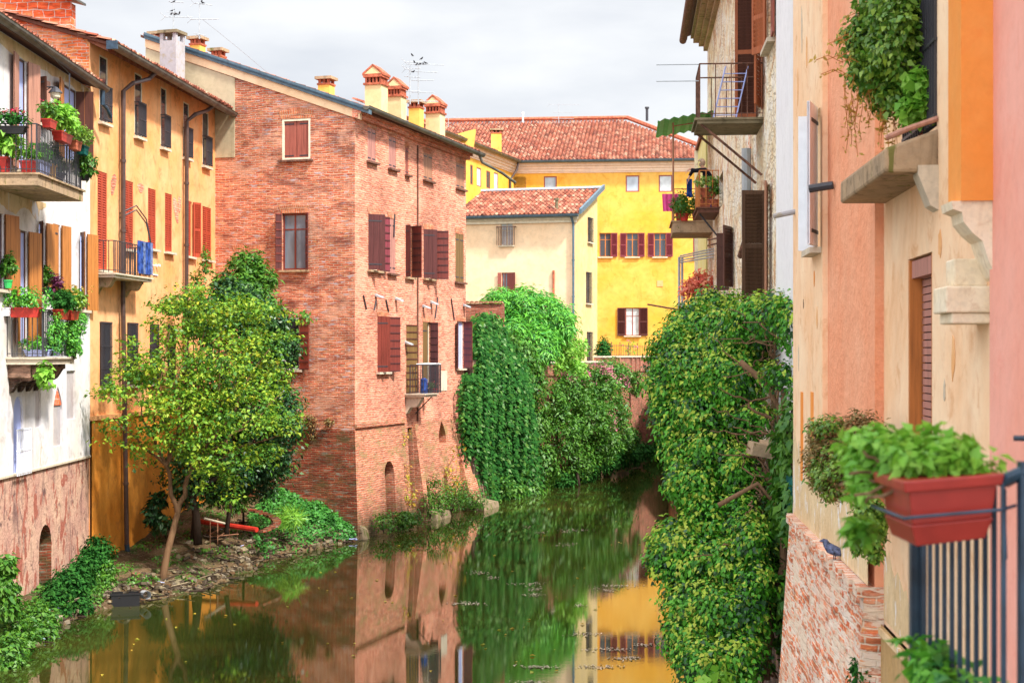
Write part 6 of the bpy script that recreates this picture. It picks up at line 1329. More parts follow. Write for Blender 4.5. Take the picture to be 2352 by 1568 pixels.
m = MB(); c_ = FR.w(22.6, 4.62, .35); m.cbox(c_, (.5, .35, .18), .1, 0, .05, .2); m.cbox(c_ + Vector((.12, .02, .08)), (.34, .3, .1), .3, 0, .1, .1)
tagm(m.build('stone_ledge', M['moss_stone']), 'broken stone ledge poking out of the ivy branches', 'stone')
bush('red_creeper', 'coral red autumn creeper above the ivy thicket under the metal pergola', [B(1600, 655, 44, 24, 12, .4), B(1583, 668, 44, 14, 9, .3), B(1620, 642, 44, 14, 12, .3), B(1605, 640, 44, 8, 6, .2), B(1590, 648, 44, 8, 6, .2)], LM['red'], 85, 8, .2, .13, 34, cat='creeper', shell=.3)
rc_ = bpy.data.objects['red_creeper']; m = MB(); q0 = at(1600, 655, 44)
for dx in (-.1, .12): m.tube([q0 + Vector((dx, 0, .1)), q0 + Vector((dx * 2, .1, -1.2)), Vector((wallX(44) - .1, 44.1, 5.4)), Vector((wallX(44) - .1, 44.1 + dx, 4.0))], [.015, .022, .03, .035], 5)
m.build('main_stem', M['vine'], rc_)
pg = thing('pergola', 'thin grey metal pergola frame beyond the ivy above the red creeper', 'pergola', at(1564, 720, 46)); m = MB()
for x in (1560, 1567): p = at(x, 590, 46 + (x - 1560) * .1); m.tube([p, Vector((p.x, p.y, 4.5))], .04, 6)
for y0, y1 in ((588, 571), (592, 577), (598, 583), (603, 590)): m.tube([at(1562, y0, 46), at(1640, y1, 43.5)], .022, 5)
m.build('frame', M['zinc'], pg)
for (xa, ya, xb, yb, l) in ((1626, 551, 1685, 540, 'upper rusty drying pole jutting from the rubble house'), (1626, 564, 1710, 545, 'lower rusty drying pole jutting from the rubble house'), (1488, 699, 1562, 712, 'slender rusty cane pointing over the canal from the pergola')):
    pole('drying_pole', l, at(xa, ya, 40), at(xb, yb, 38.5), .022, 'rust', 'pole', 'rusty poles over the canal')
# ---- hanging plants on the peach house
hg = thing('hanging_plant', 'big trailing green plant spilling down from above the mossy stone balcony', 'hanging plant', FR.w(12.6, 10.3, .4))
Bh = [B(2040, 20, 12.6, 60, 50, .3), B(2000, 90, 12.8, 60, 55, .3), B(2050, 120, 12.5, 50, 60, .3), B(2010, 170, 12.8, 55, 50, .3), B(2045, 215, 12.7, 42, 40, .25), B(2060, 60, 12.4, 45, 60, .3)]
foliage('leaves', LM['trail'], hg, Bh, 620, 16, .085, .055, .62, up=.5, out=.6, droop=.6, shell=.45, seed=35)
m = MB(); r_ = random.Random(6); P = []; 
for i in range(26):
    x, y = r_.uniform(1940, 2080), r_.uniform(150, 250); L = r_.uniform(30, 120) if i % 4 else 160; pts = [at(x + 4 * math.sin(k * 1.2 + i), y + L * k / 5, 12.7) for k in range(6)]; m.tube(pts, .0035, 3); P += [p for p in pts[1:]]
for i in range(10): x, y = r_.uniform(1930, 2000), r_.uniform(40, 180); a = at(x, y, 12.7); m.tube([a, a + Vector((-.12, 0, .06)), a + Vector((-.22, 0, .02))], .004, 3); P += [a + Vector((-.12, 0, .06)), a + Vector((-.22, 0, .02))]
m.build('tendrils', M['orangewood'], hg)
P = np.array([list(p) for p in P for _ in range(3)]) + NR.normal(size=(len(P) * 3, 3)) * .012; leafmesh('tendril_leaves', P, NR.normal(size=P.shape) + [0, -.5, .5], NR.normal(size=P.shape), .04, .5, [LM['stem']], hg)
gp = bush('geranium', 'bushy round leaved plant behind the iron bars of the stone balcony', [B(2115, 190, 12.2, 18, 30, .1), B(2100, 250, 12.3, 24, 28, .12), B(2120, 245, 12.2, 16, 22, .1)], LM['lime'], 110, 8, .06, .075, 36, cat='plant', aspect=.95)
bush('heather_bush', 'rusty brown and green bush hanging on the peach wall above the brick ledge', [B(1900, 1050, 13.7, 45, 70, .3), B(1950, 1010, 13.6, 60, 60, .3), B(1930, 1100, 13.5, 50, 45, .28), B(1990, 1000, 13.4, 45, 50, .25), B(1880, 1000, 13.8, 20, 30, .15)], LM['rust'], 520, 14, .07, .045, 37, cat='bush', aspect=.4)
foliage('green_leaves', LM['trail'], bpy.data.objects['heather_bush'], [B(1930, 1090, 13.4, 60, 60, .3), B(1885, 1090, 13.7, 25, 45, .15), B(1900, 980, 13.6, 40, 25, .2)], 240, 12, .06, .04, .5, seed=38)
bush('trailing_plant', 'fine leaved green plant trailing down beside the pigeon', [B(1998, 1180, 12.6, 34, 34, .12), B(2000, 1225, 12.6, 26, 30, .1), B(2010, 1270, 12.6, 12, 18, .06), B(1975, 1250, 12.7, 8, 20, .05)], LM['trail'], 260, 12, .045, .038, 39, cat='plant', aspect=.7, droop=.8)
bush('wall_plant', 'small fern growing out of the limewashed brick base', [(FR.w(bLedge + .1, 3.05, .2), .07, .12, .16)], LM['ivy'], 60, 10, .05, .05, 47, cat='plant')

# ================================================================ POTTED PLANTS
def pot_round(mb, c, r, h, m=0): mb.lathe(c, [(r * .68, 0), (r * .95, h * .86), (r * 1.08, h * .86), (r * 1.08, h), (r * .9, h), (r * .85, h * .92)], 12, m)
def pot_box(mb, c, w, d, h, rz, m=0):
    Mx = Matrix.Translation(c) @ Matrix.Rotation(rz, 4, 'Z'); q = lambda s, z: [Mx @ Vector((a * w / 2 * s, b_ * d / 2 * s, z)) for a, b_ in ((-1, -1), (1, -1), (1, 1), (-1, 1))]
    mb.hexa(q(.8, 0) + q(.97, h * .86), m); mb.hexa(q(1.06, h * .86) + q(1.08, h), m)
    mb.hexa(q(.91, h * .4) + q(.92, h * .44), m)
def potted(name, label, p, kind, size, pmat, leaf, hgt, seed, K=60, lsz=.07, extra=None, group=None, rz=0, droop=0., wide=1., low=-.4, cat='potted plant'):
    t = thing(name, label, cat, p, group); m = MB()
    if kind == 'box': pot_box(m, p, *size, rz); top = size[2]; rx, ry = size[0] * .55 * wide, size[1] * .9 * wide
    else: pot_round(m, p, *size); top = size[1]; rx = ry = size[0] * 1.4 * wide
    m.build('pot', M[pmat], t)
    c = Vector(p) + Vector((0, 0, top + hgt * .45))
    if kind == 'box':
        dx = Vector((math.cos(rz), math.sin(rz), 0)) * size[0] * .3; bl = [(c - dx, ry * 1.1, ry * 1.1, hgt * .6), (c, ry * 1.1, ry * 1.1, hgt * .6), (c + dx, ry * 1.1, ry * 1.1, hgt * .6)]
    else: bl = [(c, rx, ry, hgt * .6)]
    foliage('leaves', LM[leaf], t, bl, K, 9, .07, lsz, seed=seed, low=low, shell=.2, droop=droop)
    if extra: foliage('flowers', LM[extra[0]], t, [(c + Vector((0, 0, hgt * .3)), rx, ry, hgt * .5)], extra[1], 5, .04, .045, .9, seed=seed + 3, shell=.6, low=0)
    return t
RZ = math.pi / 2
g1 = 'flower pots on the upper white house balcony'; g2 = 'flower pots on the lower white house balcony'
W1 = lambda u, d, z: FW.w(u, z, d)
yaw = math.atan2(FW.t.y, FW.t.x)
potted('planter', 'dark window box of crimson geraniums hooked on the near rail of the upper balcony', W1(-8.5, .6, 10.62), 'box', (.6, .2, .16), 'blackpl', 'ivy', .32, 51, 46, .08, ('flower', 16), g1, 0)
potted('planter', 'small red planter at the rail corner of the upper balcony', W1(-7.9, 1.2, 10.82), 'box', (.5, .2, .18), 'redplastic', 'mid', .35, 52, 34, .08, ('flower', 4), g1, yaw)
potted('planter', 'planter overflowing with large pale green leaves on the upper balcony rail', W1(-6.9, 1.2, 10.66), 'box', (.9, .22, .2), 'redplastic', 'lime', .55, 53, 110, .12, None, g1, yaw, wide=1.3)
potted('planter', 'orange planter at the far end of the upper balcony rail', W1(-5.9, 1.2, 10.62), 'box', (.5, .2, .2), 'terracotta', 'trail', .4, 54, 70, .08, None, g1, yaw, wide=1.3)
potted('planter', 'green planter sticking out past the upper balcony corner', W1(-5.25, 1.2, 10.60), 'box', (.4, .2, .2), 'net', 'trail', .35, 55, 50, .07, None, g1, yaw, wide=1.3)
potted('planter', 'big red tub with a leafy hydrangea on the upper balcony floor', W1(-8.25, .25, 9.84), 'box', (.42, .36, .32), 'redplastic', 'lime', .6, 56, 70, .15, None, g1, 0)
potted('planter', 'small square red pot near the door on the upper balcony floor', W1(-8.1, .82, 9.84), 'box', (.3, .28, .26), 'redplastic', 'mid', .25, 57, 24, .07, None, g1, 0)
potted('planter', 'pale blue tub with parsley green leaves behind the balcony bars', W1(-7.2, .75, 9.84), 'box', (.8, .34, .36), 'bluein', 'ole', .38, 58, 70, .08, None, g1, yaw)
potted('planter', 'yellow bucket with a dark plant behind the balcony bars', W1(-6.4, .8, 9.84), 'round', (.14, .4), 'yellowpl', 'ivy', .4, 59, 40, .1, None, g1)
potted('planter', 'blue pot standing at the far corner of the upper balcony floor', W1(-5.6, .7, 9.84), 'round', (.2, .3), 'bluepaint', 'mid', .3, 60, 40, .08, None, g1)
potted('hanging_pot', 'dark ball shaped trailing geranium hooked outside the far end of the upper balcony', W1(-4.85, 1.15, 10.05), 'round', (.12, .15), 'blackpl', 'mid', .5, 61, 90, .09, None, g1, wide=1.6, low=-1, droop=.5)
potted('planter', 'red rail planter with feathery green leaves on the near side of the lower balcony', W1(-6.95, .40, 6.82), 'box', (.7, .22, .22), 'brightred', 'ole', .42, 62, 80, .08, None, g2, 0, droop=.5, wide=1.3, low=-1)
potted('planter', 'white rail planter at the wall end of the lower balcony', W1(-7.1, .02, 6.85), 'box', (.2, .2, .18), 'whiteshut', 'trail', .2, 63, 14, .06, None, g2, 0)
potted('planter', 'bright red rail planter in the middle of the lower balcony with dark leaves', W1(-6.0, .92, 6.80), 'box', (.6, .22, .22), 'brightred', 'ivy', .4, 64, 80, .10, None, g2, yaw, wide=1.3, low=-1)
potted('planter', 'rail planter with yellow and green leaves at the far corner of the lower balcony', W1(-5.2, .92, 6.80), 'box', (.7, .22, .22), 'brightred', 'trail', .5, 65, 110, .10, ('stem', 30), g2, yaw, wide=1.5, low=-1, droop=.6)
potted('purple_plant', 'tall deep purple foliage plant standing among the lower balcony planters', W1(-5.25, .6, 6.8), 'round', (.12, .18), 'blackpl', 'purp', .85, 66, 60, .09, None, g2, wide=.9)
potted('planter', 'pale blue trough with seedlings on the lower balcony floor', W1(-6.5, .55, 5.97), 'box', (.6, .2, .15), 'bluein', 'ole', .25, 67, 40, .07, None, g2, 0)
potted('planter', 'long pale trough with drooping ferns on the lower balcony floor', W1(-5.9, .7, 5.97), 'box', (.5, .2, .15), 'bluein', 'ivy', .22, 68, 40, .08, None, g2, yaw, low=-1)
potted('planter', 'bright green tub at the far end of the lower balcony', W1(-4.62, .72, 5.97), 'round', (.15, .24), 'green_plastic', 'trail', .5, 69, 70, .08, None, g2)
trl = bush('trailing_plant', 'thick curtain of small leaved plants trailing down the bars of the lower balcony', [(W1(-5.0, .9, 6.5), .14, .32, .45), (W1(-4.85, .9, 6.2), .16, .3, .3), (W1(-6.35, .88, 6.5), .1, .3, .4), (W1(-6.0, .88, 6.55), .1, .25, .25), (W1(-4.5, .95, 6.75), .12, .25, .3)], LM['ole'], 330, 11, .08, .06, 70, droop=.9, cat='plant')
bush('nasturtium', 'round leaved nasturtium dangling under the near corner of the lower balcony', [(W1(-6.95, .84, 5.55), .12, .2, .3)], LM['lime'], 26, 6, .1, .11, 71, cat='plant', aspect=1, droop=.5)
potted('planter', 'leafy pot plant on the window sill at the left edge of the white house', W1(FW.uz(6, 600)[0], .12, FW.uz(6, 662)[1]), 'round', (.1, .18), 'green_plastic', 'mid', .55, 72, 50, .09, None, 'pots on the sills of the white house')
for q, (x, l, pm) in enumerate(((93, 'dark pot of basil on the window sill of the white house', 'blackpl'), (100, 'lime green pot next to the basil on the white house sill', 'green_plastic'))):
    u = FW.uz(x, 600)[0]; potted('planter', l, W1(u, .12, FW.uz(95, 678)[1]), 'round', (.09, .2), pm, 'mid', .5 - .15 * q, 73 + q, 46 - 16 * q, .08, None, 'pots on the sills of the white house')
g3 = 'flower pots on the far rubble house balcony'
yr = math.atan2(FR.t.y, FR.t.x); A6 = UX(1652)
potted('planter', 'big terracotta planter with feathery yellow green plant behind the balcony rails', FR.w(A6 + .3, 10.12, .28), 'box', (.42, .3, .26), 'terracotta', 'trail', .32, 75, 90, .06, None, g3, 0, wide=1.2)
potted('planter', 'terracotta pot on the balcony floor below the feathery plant', FR.w(A6 + .3, 9.87, .35), 'box', (.3, .25, .22), 'terracotta', 'mid', .1, 76, 8, .05, None, g3, 0)
potted('planter', 'terracotta pot with dark rosemary beside the wall on the balcony', FR.w(A6 + .15, 9.87, .1), 'round', (.13, .2), 'terracotta', 'mid', .5, 77, 50, .07, None, g3)
potted('hanging_pot', 'bushy green trailing pot hung outside the balcony rail below the person', FR.w(uB - .1, 9.78, .80), 'round', (.14, .2), 'redplastic', 'mid', .6, 78, 150, .07, ('pinkfl', 6), g3, wide=1.9, low=-1, droop=.4)
potted('planter', 'red plastic pot at the outer corner of the far balcony slab', FR.w(uB + .25, 9.81, .9), 'round', (.16, .32), 'redplastic', 'mid', .3, 79, 16, .06, None, g3)
potted('planter', 'red plastic pot in the middle of the far balcony slab', FR.w(uB + .25, 9.81, .42), 'round', (.17, .32), 'redplastic', 'mid', .4, 80, 26, .06, None, g3)
g4 = 'things on the small brick house balcony'
m = MB(); p = FB2.w(ub0 + .75, zsl, .45); m.lathe(p, [(.13, 0), (.13, .5), (.05, .55)], 10); tagm(m.build('gas_bottle', M['denim']), 'blue cylinder standing on the small iron balcony of the brick house', 'bottle', g4)
for k, (u, l) in enumerate(((ub0 + 1.15, 'dark pot with red flowers on the small balcony of the brick house'), (ub0 + 1.7, 'red pot near the far end of the small balcony of the brick house'))): potted('planter', l, FB2.w(u, zsl, .5), 'round', (.12, .16), ('blackpl', 'redplastic')[k], 'mid', .2, 84 + k, 14, .06, ('flower', 4), g4)
ar = thing('clothes_airer', 'white clothes airer laid over the small iron balcony rail of the brick house', 'clothes airer', FB2.w(ub0 + 1.0, zsl + .95, .6)); m = MB()
zt = FBB.uz(975, 838)[1] + .03
for k in range(5): m.tube([FB2.w(ub0 + .45, zt, .3 + .12 * k), FB2.w(ub0 + 1.45, zt + .02, .3 + .12 * k)], .012, 4)
for u in (ub0 + .45, ub0 + 1.45): m.tube([FB2.w(u, zt, .28), FB2.w(u, zt, .85)], .018, 5)
m.build('frame', M['whiteshut'], ar)
sprig('window_plant', 'leggy green plant growing out of the last red shuttered window of the orange house', 468, 600, FO.w(*FO.uz(468, 600)).y, [(466, 575), (470, 590), (464, 585)], LM['mid'], 88, 10, .08)
# roses and railing on the terrace
tr_ = thing('terrace_railing', 'thin iron railing with spear tops along the brick terrace before the yellow house', 'railing', at(1440, 815, 88.5)); m = MB()
def tr_pt(x): 
    for i in range(3, 7):
        F = Fac(Wp[i], Wp[i + 1] - Wp[i], ((Wp[i + 1] - Wp[i]).y, -(Wp[i + 1] - Wp[i]).x)); F = F.off(-.15); u, _ = F.uz(x, 0)
        if -.05 <= u <= (Wp[i + 1] - Wp[i]).length + .05: return F.w(u, 5.95)
    return at(x, 817, 90)
pp = [tr_pt(x) for x in range(1404, 1506, 4)]
for i, p in enumerate(pp): m.tube([p, p + Vector((0, 0, .62 + (.12 if i % 5 == 0 else 0)))], .012 + .01 * (i % 5 == 0), 4)
for dz in (.06, .55): m.tube([p + Vector((0, 0, dz)) for p in pp], .012, 4)
m.build('bars', M['rust'], tr_)
sprig('rose_bush', 'straggly rose with pink blooms behind the terrace railing', 1445, 815, 89, [(1438, 795), (1450, 792), (1440, 800), (1465, 800)], LM['lime'], 89, 7, .1); sprig('rose_bush', 'small rose with pale pink blooms at the right of the terrace', 1502, 815, 93, [(1498, 795), (1508, 800), (1512, 796)], LM['lime'], 92, 8, .1)
for k, o in enumerate([o for o in bpy.data.objects if o.name.startswith('rose_bush')]): foliage('blooms', LM['pinkfl'], o, [(Vector(o.location) + Vector((0, 0, .55)), .6, .2, .25)], 6, 8, .05, .06, .9, seed=93 + k)
# ================================================================ ANTENNAS AND BIRDS
def antp(x, ybase, ytop, Y): b = at(x, ybase, Y); return b, (ybase - ytop) / FP * Y
b, h = antp(398, 78, 1, 52); ants = [antenna('television_antenna', b, h, [(h * .95, .5, .3, 5), (h * .5, .9, .1, 9), (h * .62, .35, 1.2, 4)], 'bird covered antenna on the grey chimney at the far left')]
b, h = antp(458, 90, 3, 52); ants.append(antenna('television_antenna', b, h, [(h * .93, .6, .5, 6), (h * .52, .9, 0, 6), (h * .1, .5, 1.9, 3)], 'tall antenna behind the second small yellow chimney'))
b, h = antp(942, 240, 138, 55); ants.append(antenna('television_antenna', b, h, [(h * .95, .6, .2, 6), (h * .80, .55, -.2, 6), (h * .62, .5, .4, 5), (h * .30, .5, 0, 5)], 'left one of the two antennas between the cream chimneys'))
b, h = antp(961, 240, 148, 55.5); ants.append(antenna('television_antenna', b, h, [(h * 1.0, 1.3, .15, 9), (h * .82, 1.0, .3, 8), (h * .6, .8, 0, 4), (h * .3, .8, .15, 4), (h * .08, 1.0, .1, 9)], 'right one of the two antennas between the cream chimneys'))
b, h = antp(1283, 292, 238, 114); ants.append(antenna('television_antenna', b, h, [(h * .95, 2.2, 0, 12), (h * .62, 1.4, .1, 3), (h * .36, 1.6, .1, 3), (h * .2, 1.3, .1, 3)], 'antenna standing on the ridge of the long terracotta roof'))
b, h = antp(1030, 292, 268, 112); ants.append(antenna('television_antenna', b, h, [(h * .95, 1.4, 0, 9)], 'low antenna far behind the last cream chimney'))
def birdmesh(mb, p, s, yaw, m=0, m2=0):
    d = Vector((math.cos(yaw), math.sin(yaw), 0)); u = Vector((0, 0, 1)); P = [p - d * .14 * s + u * .03 * s, p - d * .08 * s + u * .055 * s, p - d * .02 * s + u * .07 * s, p + d * .04 * s + u * .09 * s, p + d * .07 * s + u * .12 * s, p + d * .085 * s + u * .145 * s, p + d * .10 * s + u * .15 * s, p + d * .135 * s + u * .145 * s]
    mb.tube(P, [.012 * s, .022 * s, .042 * s, .045 * s, .032 * s, .026 * s, .018 * s, .003 * s], 8, m)
    q = Vector((-d.y, d.x, 0))
    for k in (-1, 1): mb.tube([p + q * .015 * s * k + u * .05 * s, p + q * .015 * s * k - u * .005], .004 * s, 4, m2)
M['birdd'] = plain('dark_feathers', (.03, .03, .035, 1), .6, .2)
bp_ = [(398, 8, 52), (393, 36, 52), (400, 37, 52), (405, 35, 52), (412, 34, 52), (396, 28, 52), (463, 6, 52), (466, 10, 52), (947, 130, 55), (957, 151, 55.5), (965, 150, 55.5), (972, 149, 55.5), (978, 148, 55.5), (952, 146, 55), (968, 138, 55.5), (949, 168, 55)]
for i, (x, y, Y) in enumerate(bp_):
    m = MB(); birdmesh(m, at(x, y, Y), .62, i * 1.3); o = m.build('bird', M['birdd'], smooth=True)
    tagm(o, 'small dark bird perched on ' + ('the antenna of the grey chimney' if x < 430 else 'the antenna behind the second small chimney' if x < 500 else 'one of the two antennas between the cream chimneys'), 'bird', 'birds on the grey chimney antenna' if x < 430 else 'birds on the second antenna' if x < 500 else 'birds on the paired antennas')
pgp = FR.w(UX(1962), zL + .03, .20); pt = thing('pigeon', 'blue grey pigeon resting on the brick ledge of the peach house', 'pigeon', pgp); m = MB()
M['pigeon'] = plain('pigeon_feathers', (.09, .105, .19, 1), .6, .3, var=.7, sc=30)
birdmesh(m, pgp, 1.25, 2.5); d = Vector((math.cos(2.5), math.sin(2.5), 0)); q = Vector((-d.y, d.x, 0))
for k in (-1, 1): m.tube([pgp + Vector((0, 0, .10)) + q * .04 * k + d * .04, pgp + Vector((0, 0, .075)) + q * .045 * k - d * .06, pgp + Vector((0, 0, .045)) + q * .02 * k - d * .17], [.03, .03, .008], 6)
m.build('body', M['pigeon'], pt, smooth=True)
m = MB(); m.tube([at(465, 45, 52), at(540, 105, 53.2), at(620, 172, 54.4), at(690, 205, 55.5)], .007, 4); tagm(m.build('stay_wire', M['zinc']), 'thin wire sagging from the second antenna down to the long brick house roof', 'wire')
m = MB()
for x in (352, 359):
    u, z = FO.uz(x, 610)
    F_ = FO; m.tube([F_.w(u, z, 0), F_.w(u, z, .12)], .02, 6); m.tube([F_.w(u, z, .06), F_.w(u, z, .12)], .04, 10)
u, z = FO.uz(356, 631); m.box(FO, u - .2, u + .2, 0, .03, z - .02, z + .01); m.build('insulator', M['whiteshut'], orange)
# ================================================================ PERSON
def skinfig(name, nodes, edges, mat, parent, root=0, sub=2):
    me = bpy.data.meshes.new(name); L = Vector(base_of(parent)); me.from_pydata([tuple(Vector(n[0]) - L) for n in nodes], edges, [])
    bm = bmesh.new(); bm.from_mesh(me); bm.verts.ensure_lookup_table(); lay = bm.verts.layers.skin.verify()
    for i, n in enumerate(nodes): bm.verts[i][lay].radius = (n[1], n[1]); bm.verts[i][lay].use_root = (i == root)
    bm.to_mesh(me); bm.free(); me.materials.append(M[mat]); o = bpy.data.objects.new(name, me); COL.objects.link(o); o.parent = parent
    o.modifiers.new('skin', 'SKIN').use_smooth_shade = True; s_ = o.modifiers.new('sub', 'SUBSURF'); s_.levels = sub; s_.render_levels = sub; BASE[o.name] = tuple(L); return o
M['skin'] = plain('skin', (.62, .34, .24, 1), .55, .3, var=.05); M['blackcloth'] = plain('black_cloth', (.012, .012, .02, 1), .9, .1); M['hair'] = plain('grey_blond_hair', (.50, .36, .26, 1), .7, .2, var=.4, sc=40)
PY = 43.6; pc = at(1626, 476, PY); pn = thing('person', 'grey haired person in black leaning over the balcony rail hanging out washing', 'person', (pc.x, pc.y, 9.86))
a = lambda x, y, dY=0: at(x, y, PY + dY)
hip_ = Vector((a(1634, 0).x, PY, 10.72)); ch_ = a(1624, 398); ne = a(1615, 387); hd = a(1609.5, 376)
sL, sR = a(1618, 391, -.17), a(1617, 390, .18); eL, hL_ = a(1597, 392, -.18), a(1583, 388, -.1); eR, hR_ = a(1590, 393, .16), a(1581, 410, .1)
kn = hip_ + Vector((.0, 0, -.42)); ft = Vector((hip_.x, PY, 9.93))
nodes = [(hip_, .14), ((hip_ + ch_) / 2, .13), (ch_, .135), (ne, .055), (hd, .085), (hd + Vector((-.012, 0, -.05)), .065), (sL, .06), (eL, .04), (hL_, .028), (sR, .06), (eR, .04), (hR_, .028),
         (hip_ + Vector((0, -.1, -.05)), .09), (kn + Vector((0, -.1, 0)), .06), (ft + Vector((0, -.1, 0)), .04), (ft + Vector((-.17, -.1, -.03)), .03), (hip_ + Vector((0, .1, -.05)), .09), (kn + Vector((0, .1, 0)), .06), (ft + Vector((0, .1, 0)), .04), (ft + Vector((-.17, .1, -.03)), .03)]
edges = [(0, 1), (1, 2), (2, 3), (3, 4), (4, 5), (2, 6), (6, 7), (7, 8), (2, 9), (9, 10), (10, 11), (0, 12), (12, 13), (13, 14), (14, 15), (0, 16), (16, 17), (17, 18), (18, 19)]
for hnd, dr in ((8, Vector((-.5, 0, -.6))), (11, Vector((-.15, 0, -1)))):
    dr.normalize(); h0 = nodes[hnd][0]; pl = len(nodes); nodes.append((h0 + dr * .05, .03)); edges.append((hnd, pl))
    for k, (sy, L) in enumerate(((-.03, .07), (-.01, .085), (.01, .08), (.03, .06))):
        i = len(nodes); b0 = h0 + dr * .08 + Vector((0, sy, 0)); nodes.append((b0, .009)); nodes.append((b0 + dr * L * .6 + Vector((-.01, 0, -.01)), .008)); nodes.append((b0 + dr * L + Vector((.005, 0, -.02)), .006)); edges += [(pl, i), (i, i + 1), (i + 1, i + 2)]
    i = len(nodes); nodes.append((h0 + dr * .04 + Vector((.02, -.045, 0)), .010)); nodes.append((h0 + dr * .08 + Vector((.02, -.06, 0)), .008)); edges += [(pl, i), (i, i + 1)]
skinfig('body', nodes, edges, 'skin', pn)
cl = [(n[0], n[1] + .018) for n in nodes[:3]] + [(ne - Vector((0, 0, .05)), .075), (sL, .078), (eL, .058), (eL.lerp(hL_, .75), .045), (sR, .078), (eR, .058), (eR.lerp(hR_, .75), .045)]
skinfig('jumper', cl, [(0, 1), (1, 2), (2, 3), (2, 4), (4, 5), (5, 6), (2, 7), (7, 8), (8, 9)], 'blackcloth', pn)
tz = [(n[0], n[1] + .015) for n in (nodes[0], nodes[12], nodes[13], nodes[14], nodes[16], nodes[17], nodes[18])]
skinfig('trousers', tz, [(0, 1), (1, 2), (2, 3), (0, 4), (4, 5), (5, 6)], 'denim', pn)
m = MB(); hc_ = hd + Vector((.022, 0, .028)); n1_, n2_ = 10, 14; r3 = random.Random(3)
HP = [[hc_ + Vector((.112 * math.sin(math.pi * i / n1_) * math.cos(2 * math.pi * k / n2_), .102 * math.sin(math.pi * i / n1_) * math.sin(2 * math.pi * k / n2_), .115 * math.cos(math.pi * i / n1_))) * 1.0 + Vector((r3.uniform(-.006, .006), r3.uniform(-.006, .006), r3.uniform(-.006, .006))) for k in range(n2_)] for i in range(n1_ + 1)]
for i in range(n1_):
    for k in range(n2_):
        P4 = [HP[i][k], HP[i][(k + 1) % n2_], HP[i + 1][(k + 1) % n2_], HP[i + 1][k]]; ce = sum(P4, Vector()) / 4 - hc_
        if ce.x < -.045 and ce.z < .05: continue
        m.face(P4)
m.build('hair', M['hair'], pn, smooth=True)
m = MB()
for sy in (-.035, .035): c = hd + Vector((-.085, sy, .01)); m.lathe(c - Vector((0, 0, .008)), [(.004, 0), (.011, .006), (.004, .014)], 8)
m.build('eyes', M['blackcloth'], pn); m = MB(); m.tube([hd + Vector((-.08, 0, .01)), hd + Vector((-.112, 0, -.025)), hd + Vector((-.085, 0, -.035))], [.008, .014, .01], 6); m.cbox(hd + Vector((-.082, 0, -.065)), (.01, .04, .008)); m.build('face_features', M['skin'], pn)
def cloth(name, label, c, w, h, yaw, mat, cat='washing', group='washing on the far balcony'):
    m = MB(); n = 14; d = Vector((math.cos(yaw), math.sin(yaw), 0)); q = Vector((-d.y, d.x, 0))
    for sgn in (0, 1):
        for i in range(n):
            for j in range(5):
                f = lambda i_, j_: c + d * (w * (i_ / n - .5)) * (1 - .12 * j_ / 5) - Vector((0, 0, h * j_ / 5)) + q * (.02 * math.sin(i_ * 1.7) * (1 + j_ / 5) + .006 * sgn)
                m.face([f(i, j), f(i + 1, j), f(i + 1, j + 1), f(i, j + 1)])
    return tagm(m.build(name, M[mat], smooth=True), label, cat, group)
cloth('jeans', 'dark blue jeans hanging from the hands of the person on the balcony', a(1583, 411, .1), .16, .50, .3, 'denim'); M['pinkcloth'] = plain('pink_cloth', (.80, .10, .32, 1), .9, .1)
cloth('towel', 'pink towel hung on the outside of the far balcony rail', FR.w(uB + .6, 10.62, 1.16), .5, .5, 0, 'pinkcloth')
# ================================================================ FOREGROUND RAILING AND PLANTER
rl = thing('balcony_railing', 'blurred slate blue iron balcony railing at the lower right corner', 'railing', (1.21, 4.2, 4.6)); m = MB(); 
for k in range(11):
    Y = 4.62 - .0755 * k; m.cbox((1.212, Y, 5.12), (.0115, .0115, 1.1), 0)
m.build('bars', M['bluepaint'], rl)
m = MB(); m.tube([(1.212, 4.66, 5.69), (1.212, 3.86, 5.69)], .016, 8); m.tube([(1.212, 4.66, 4.6), (1.212, 3.86, 4.6)], .014, 6); m.cbox((1.205, 4.655, 5.13), (.045, .03, 1.14)); m.build('rail', M['bluepaint'], rl)
m = MB(); m.cbox((1.255, 3.83, 5.18), (.032, .032, 1.12)); m.tube([(1.212, 3.86, 5.69), (1.25, 3.83, 5.715), (1.35, 3.74, 5.695), (1.9, 3.3, 5.66)], .018, 8); m.cbox((1.32, 3.80, 5.15), (.04, .03, 1.12)); m.build('corner_post', M['bluepaint'], rl)
m = MB(); m.tube([(1.60, 5.0, 5.735), (2.2, 4.85, 5.735)], .010, 6); m.tube([(1.66, 5.0, 5.735), (1.66, 5.0, 4.6)], .018, 6); m.build('rear_rail', M['bluepaint'], rl)
pl = thing('planter', 'blurred red plastic planter with a bushy light green succulent hooked on the foreground railing', 'planter', (1.1, 4.1, 5.53)); m = MB()
M['plred'] = plain('sunfaded_red_plastic', (.32, .026, .018, 1), .38, .45, var=.12, sc=9)
def pbox(x0, x1, y0, y1, z0, z1, fl, m_):
    tl = .02
    m_.hexa([Vector(p) for p in ((x0 + fl, y0 + fl, z0), (x1 - fl, y0 + fl, z0 + tl), (x1 - fl, y1 - fl, z0 + tl), (x0 + fl, y1 - fl, z0), (x0, y0, z1), (x1, y0, z1 + tl), (x1, y1, z1 + tl), (x0, y1, z1))])
pbox(.983, 1.186, 3.858, 4.145, 5.527, 5.580, .016, m); pbox(.975, 1.194, 3.85, 4.15, 5.580, 5.675, .012, m); pbox(.958, 1.206, 3.835, 4.165, 5.662, 5.69, .004, m)
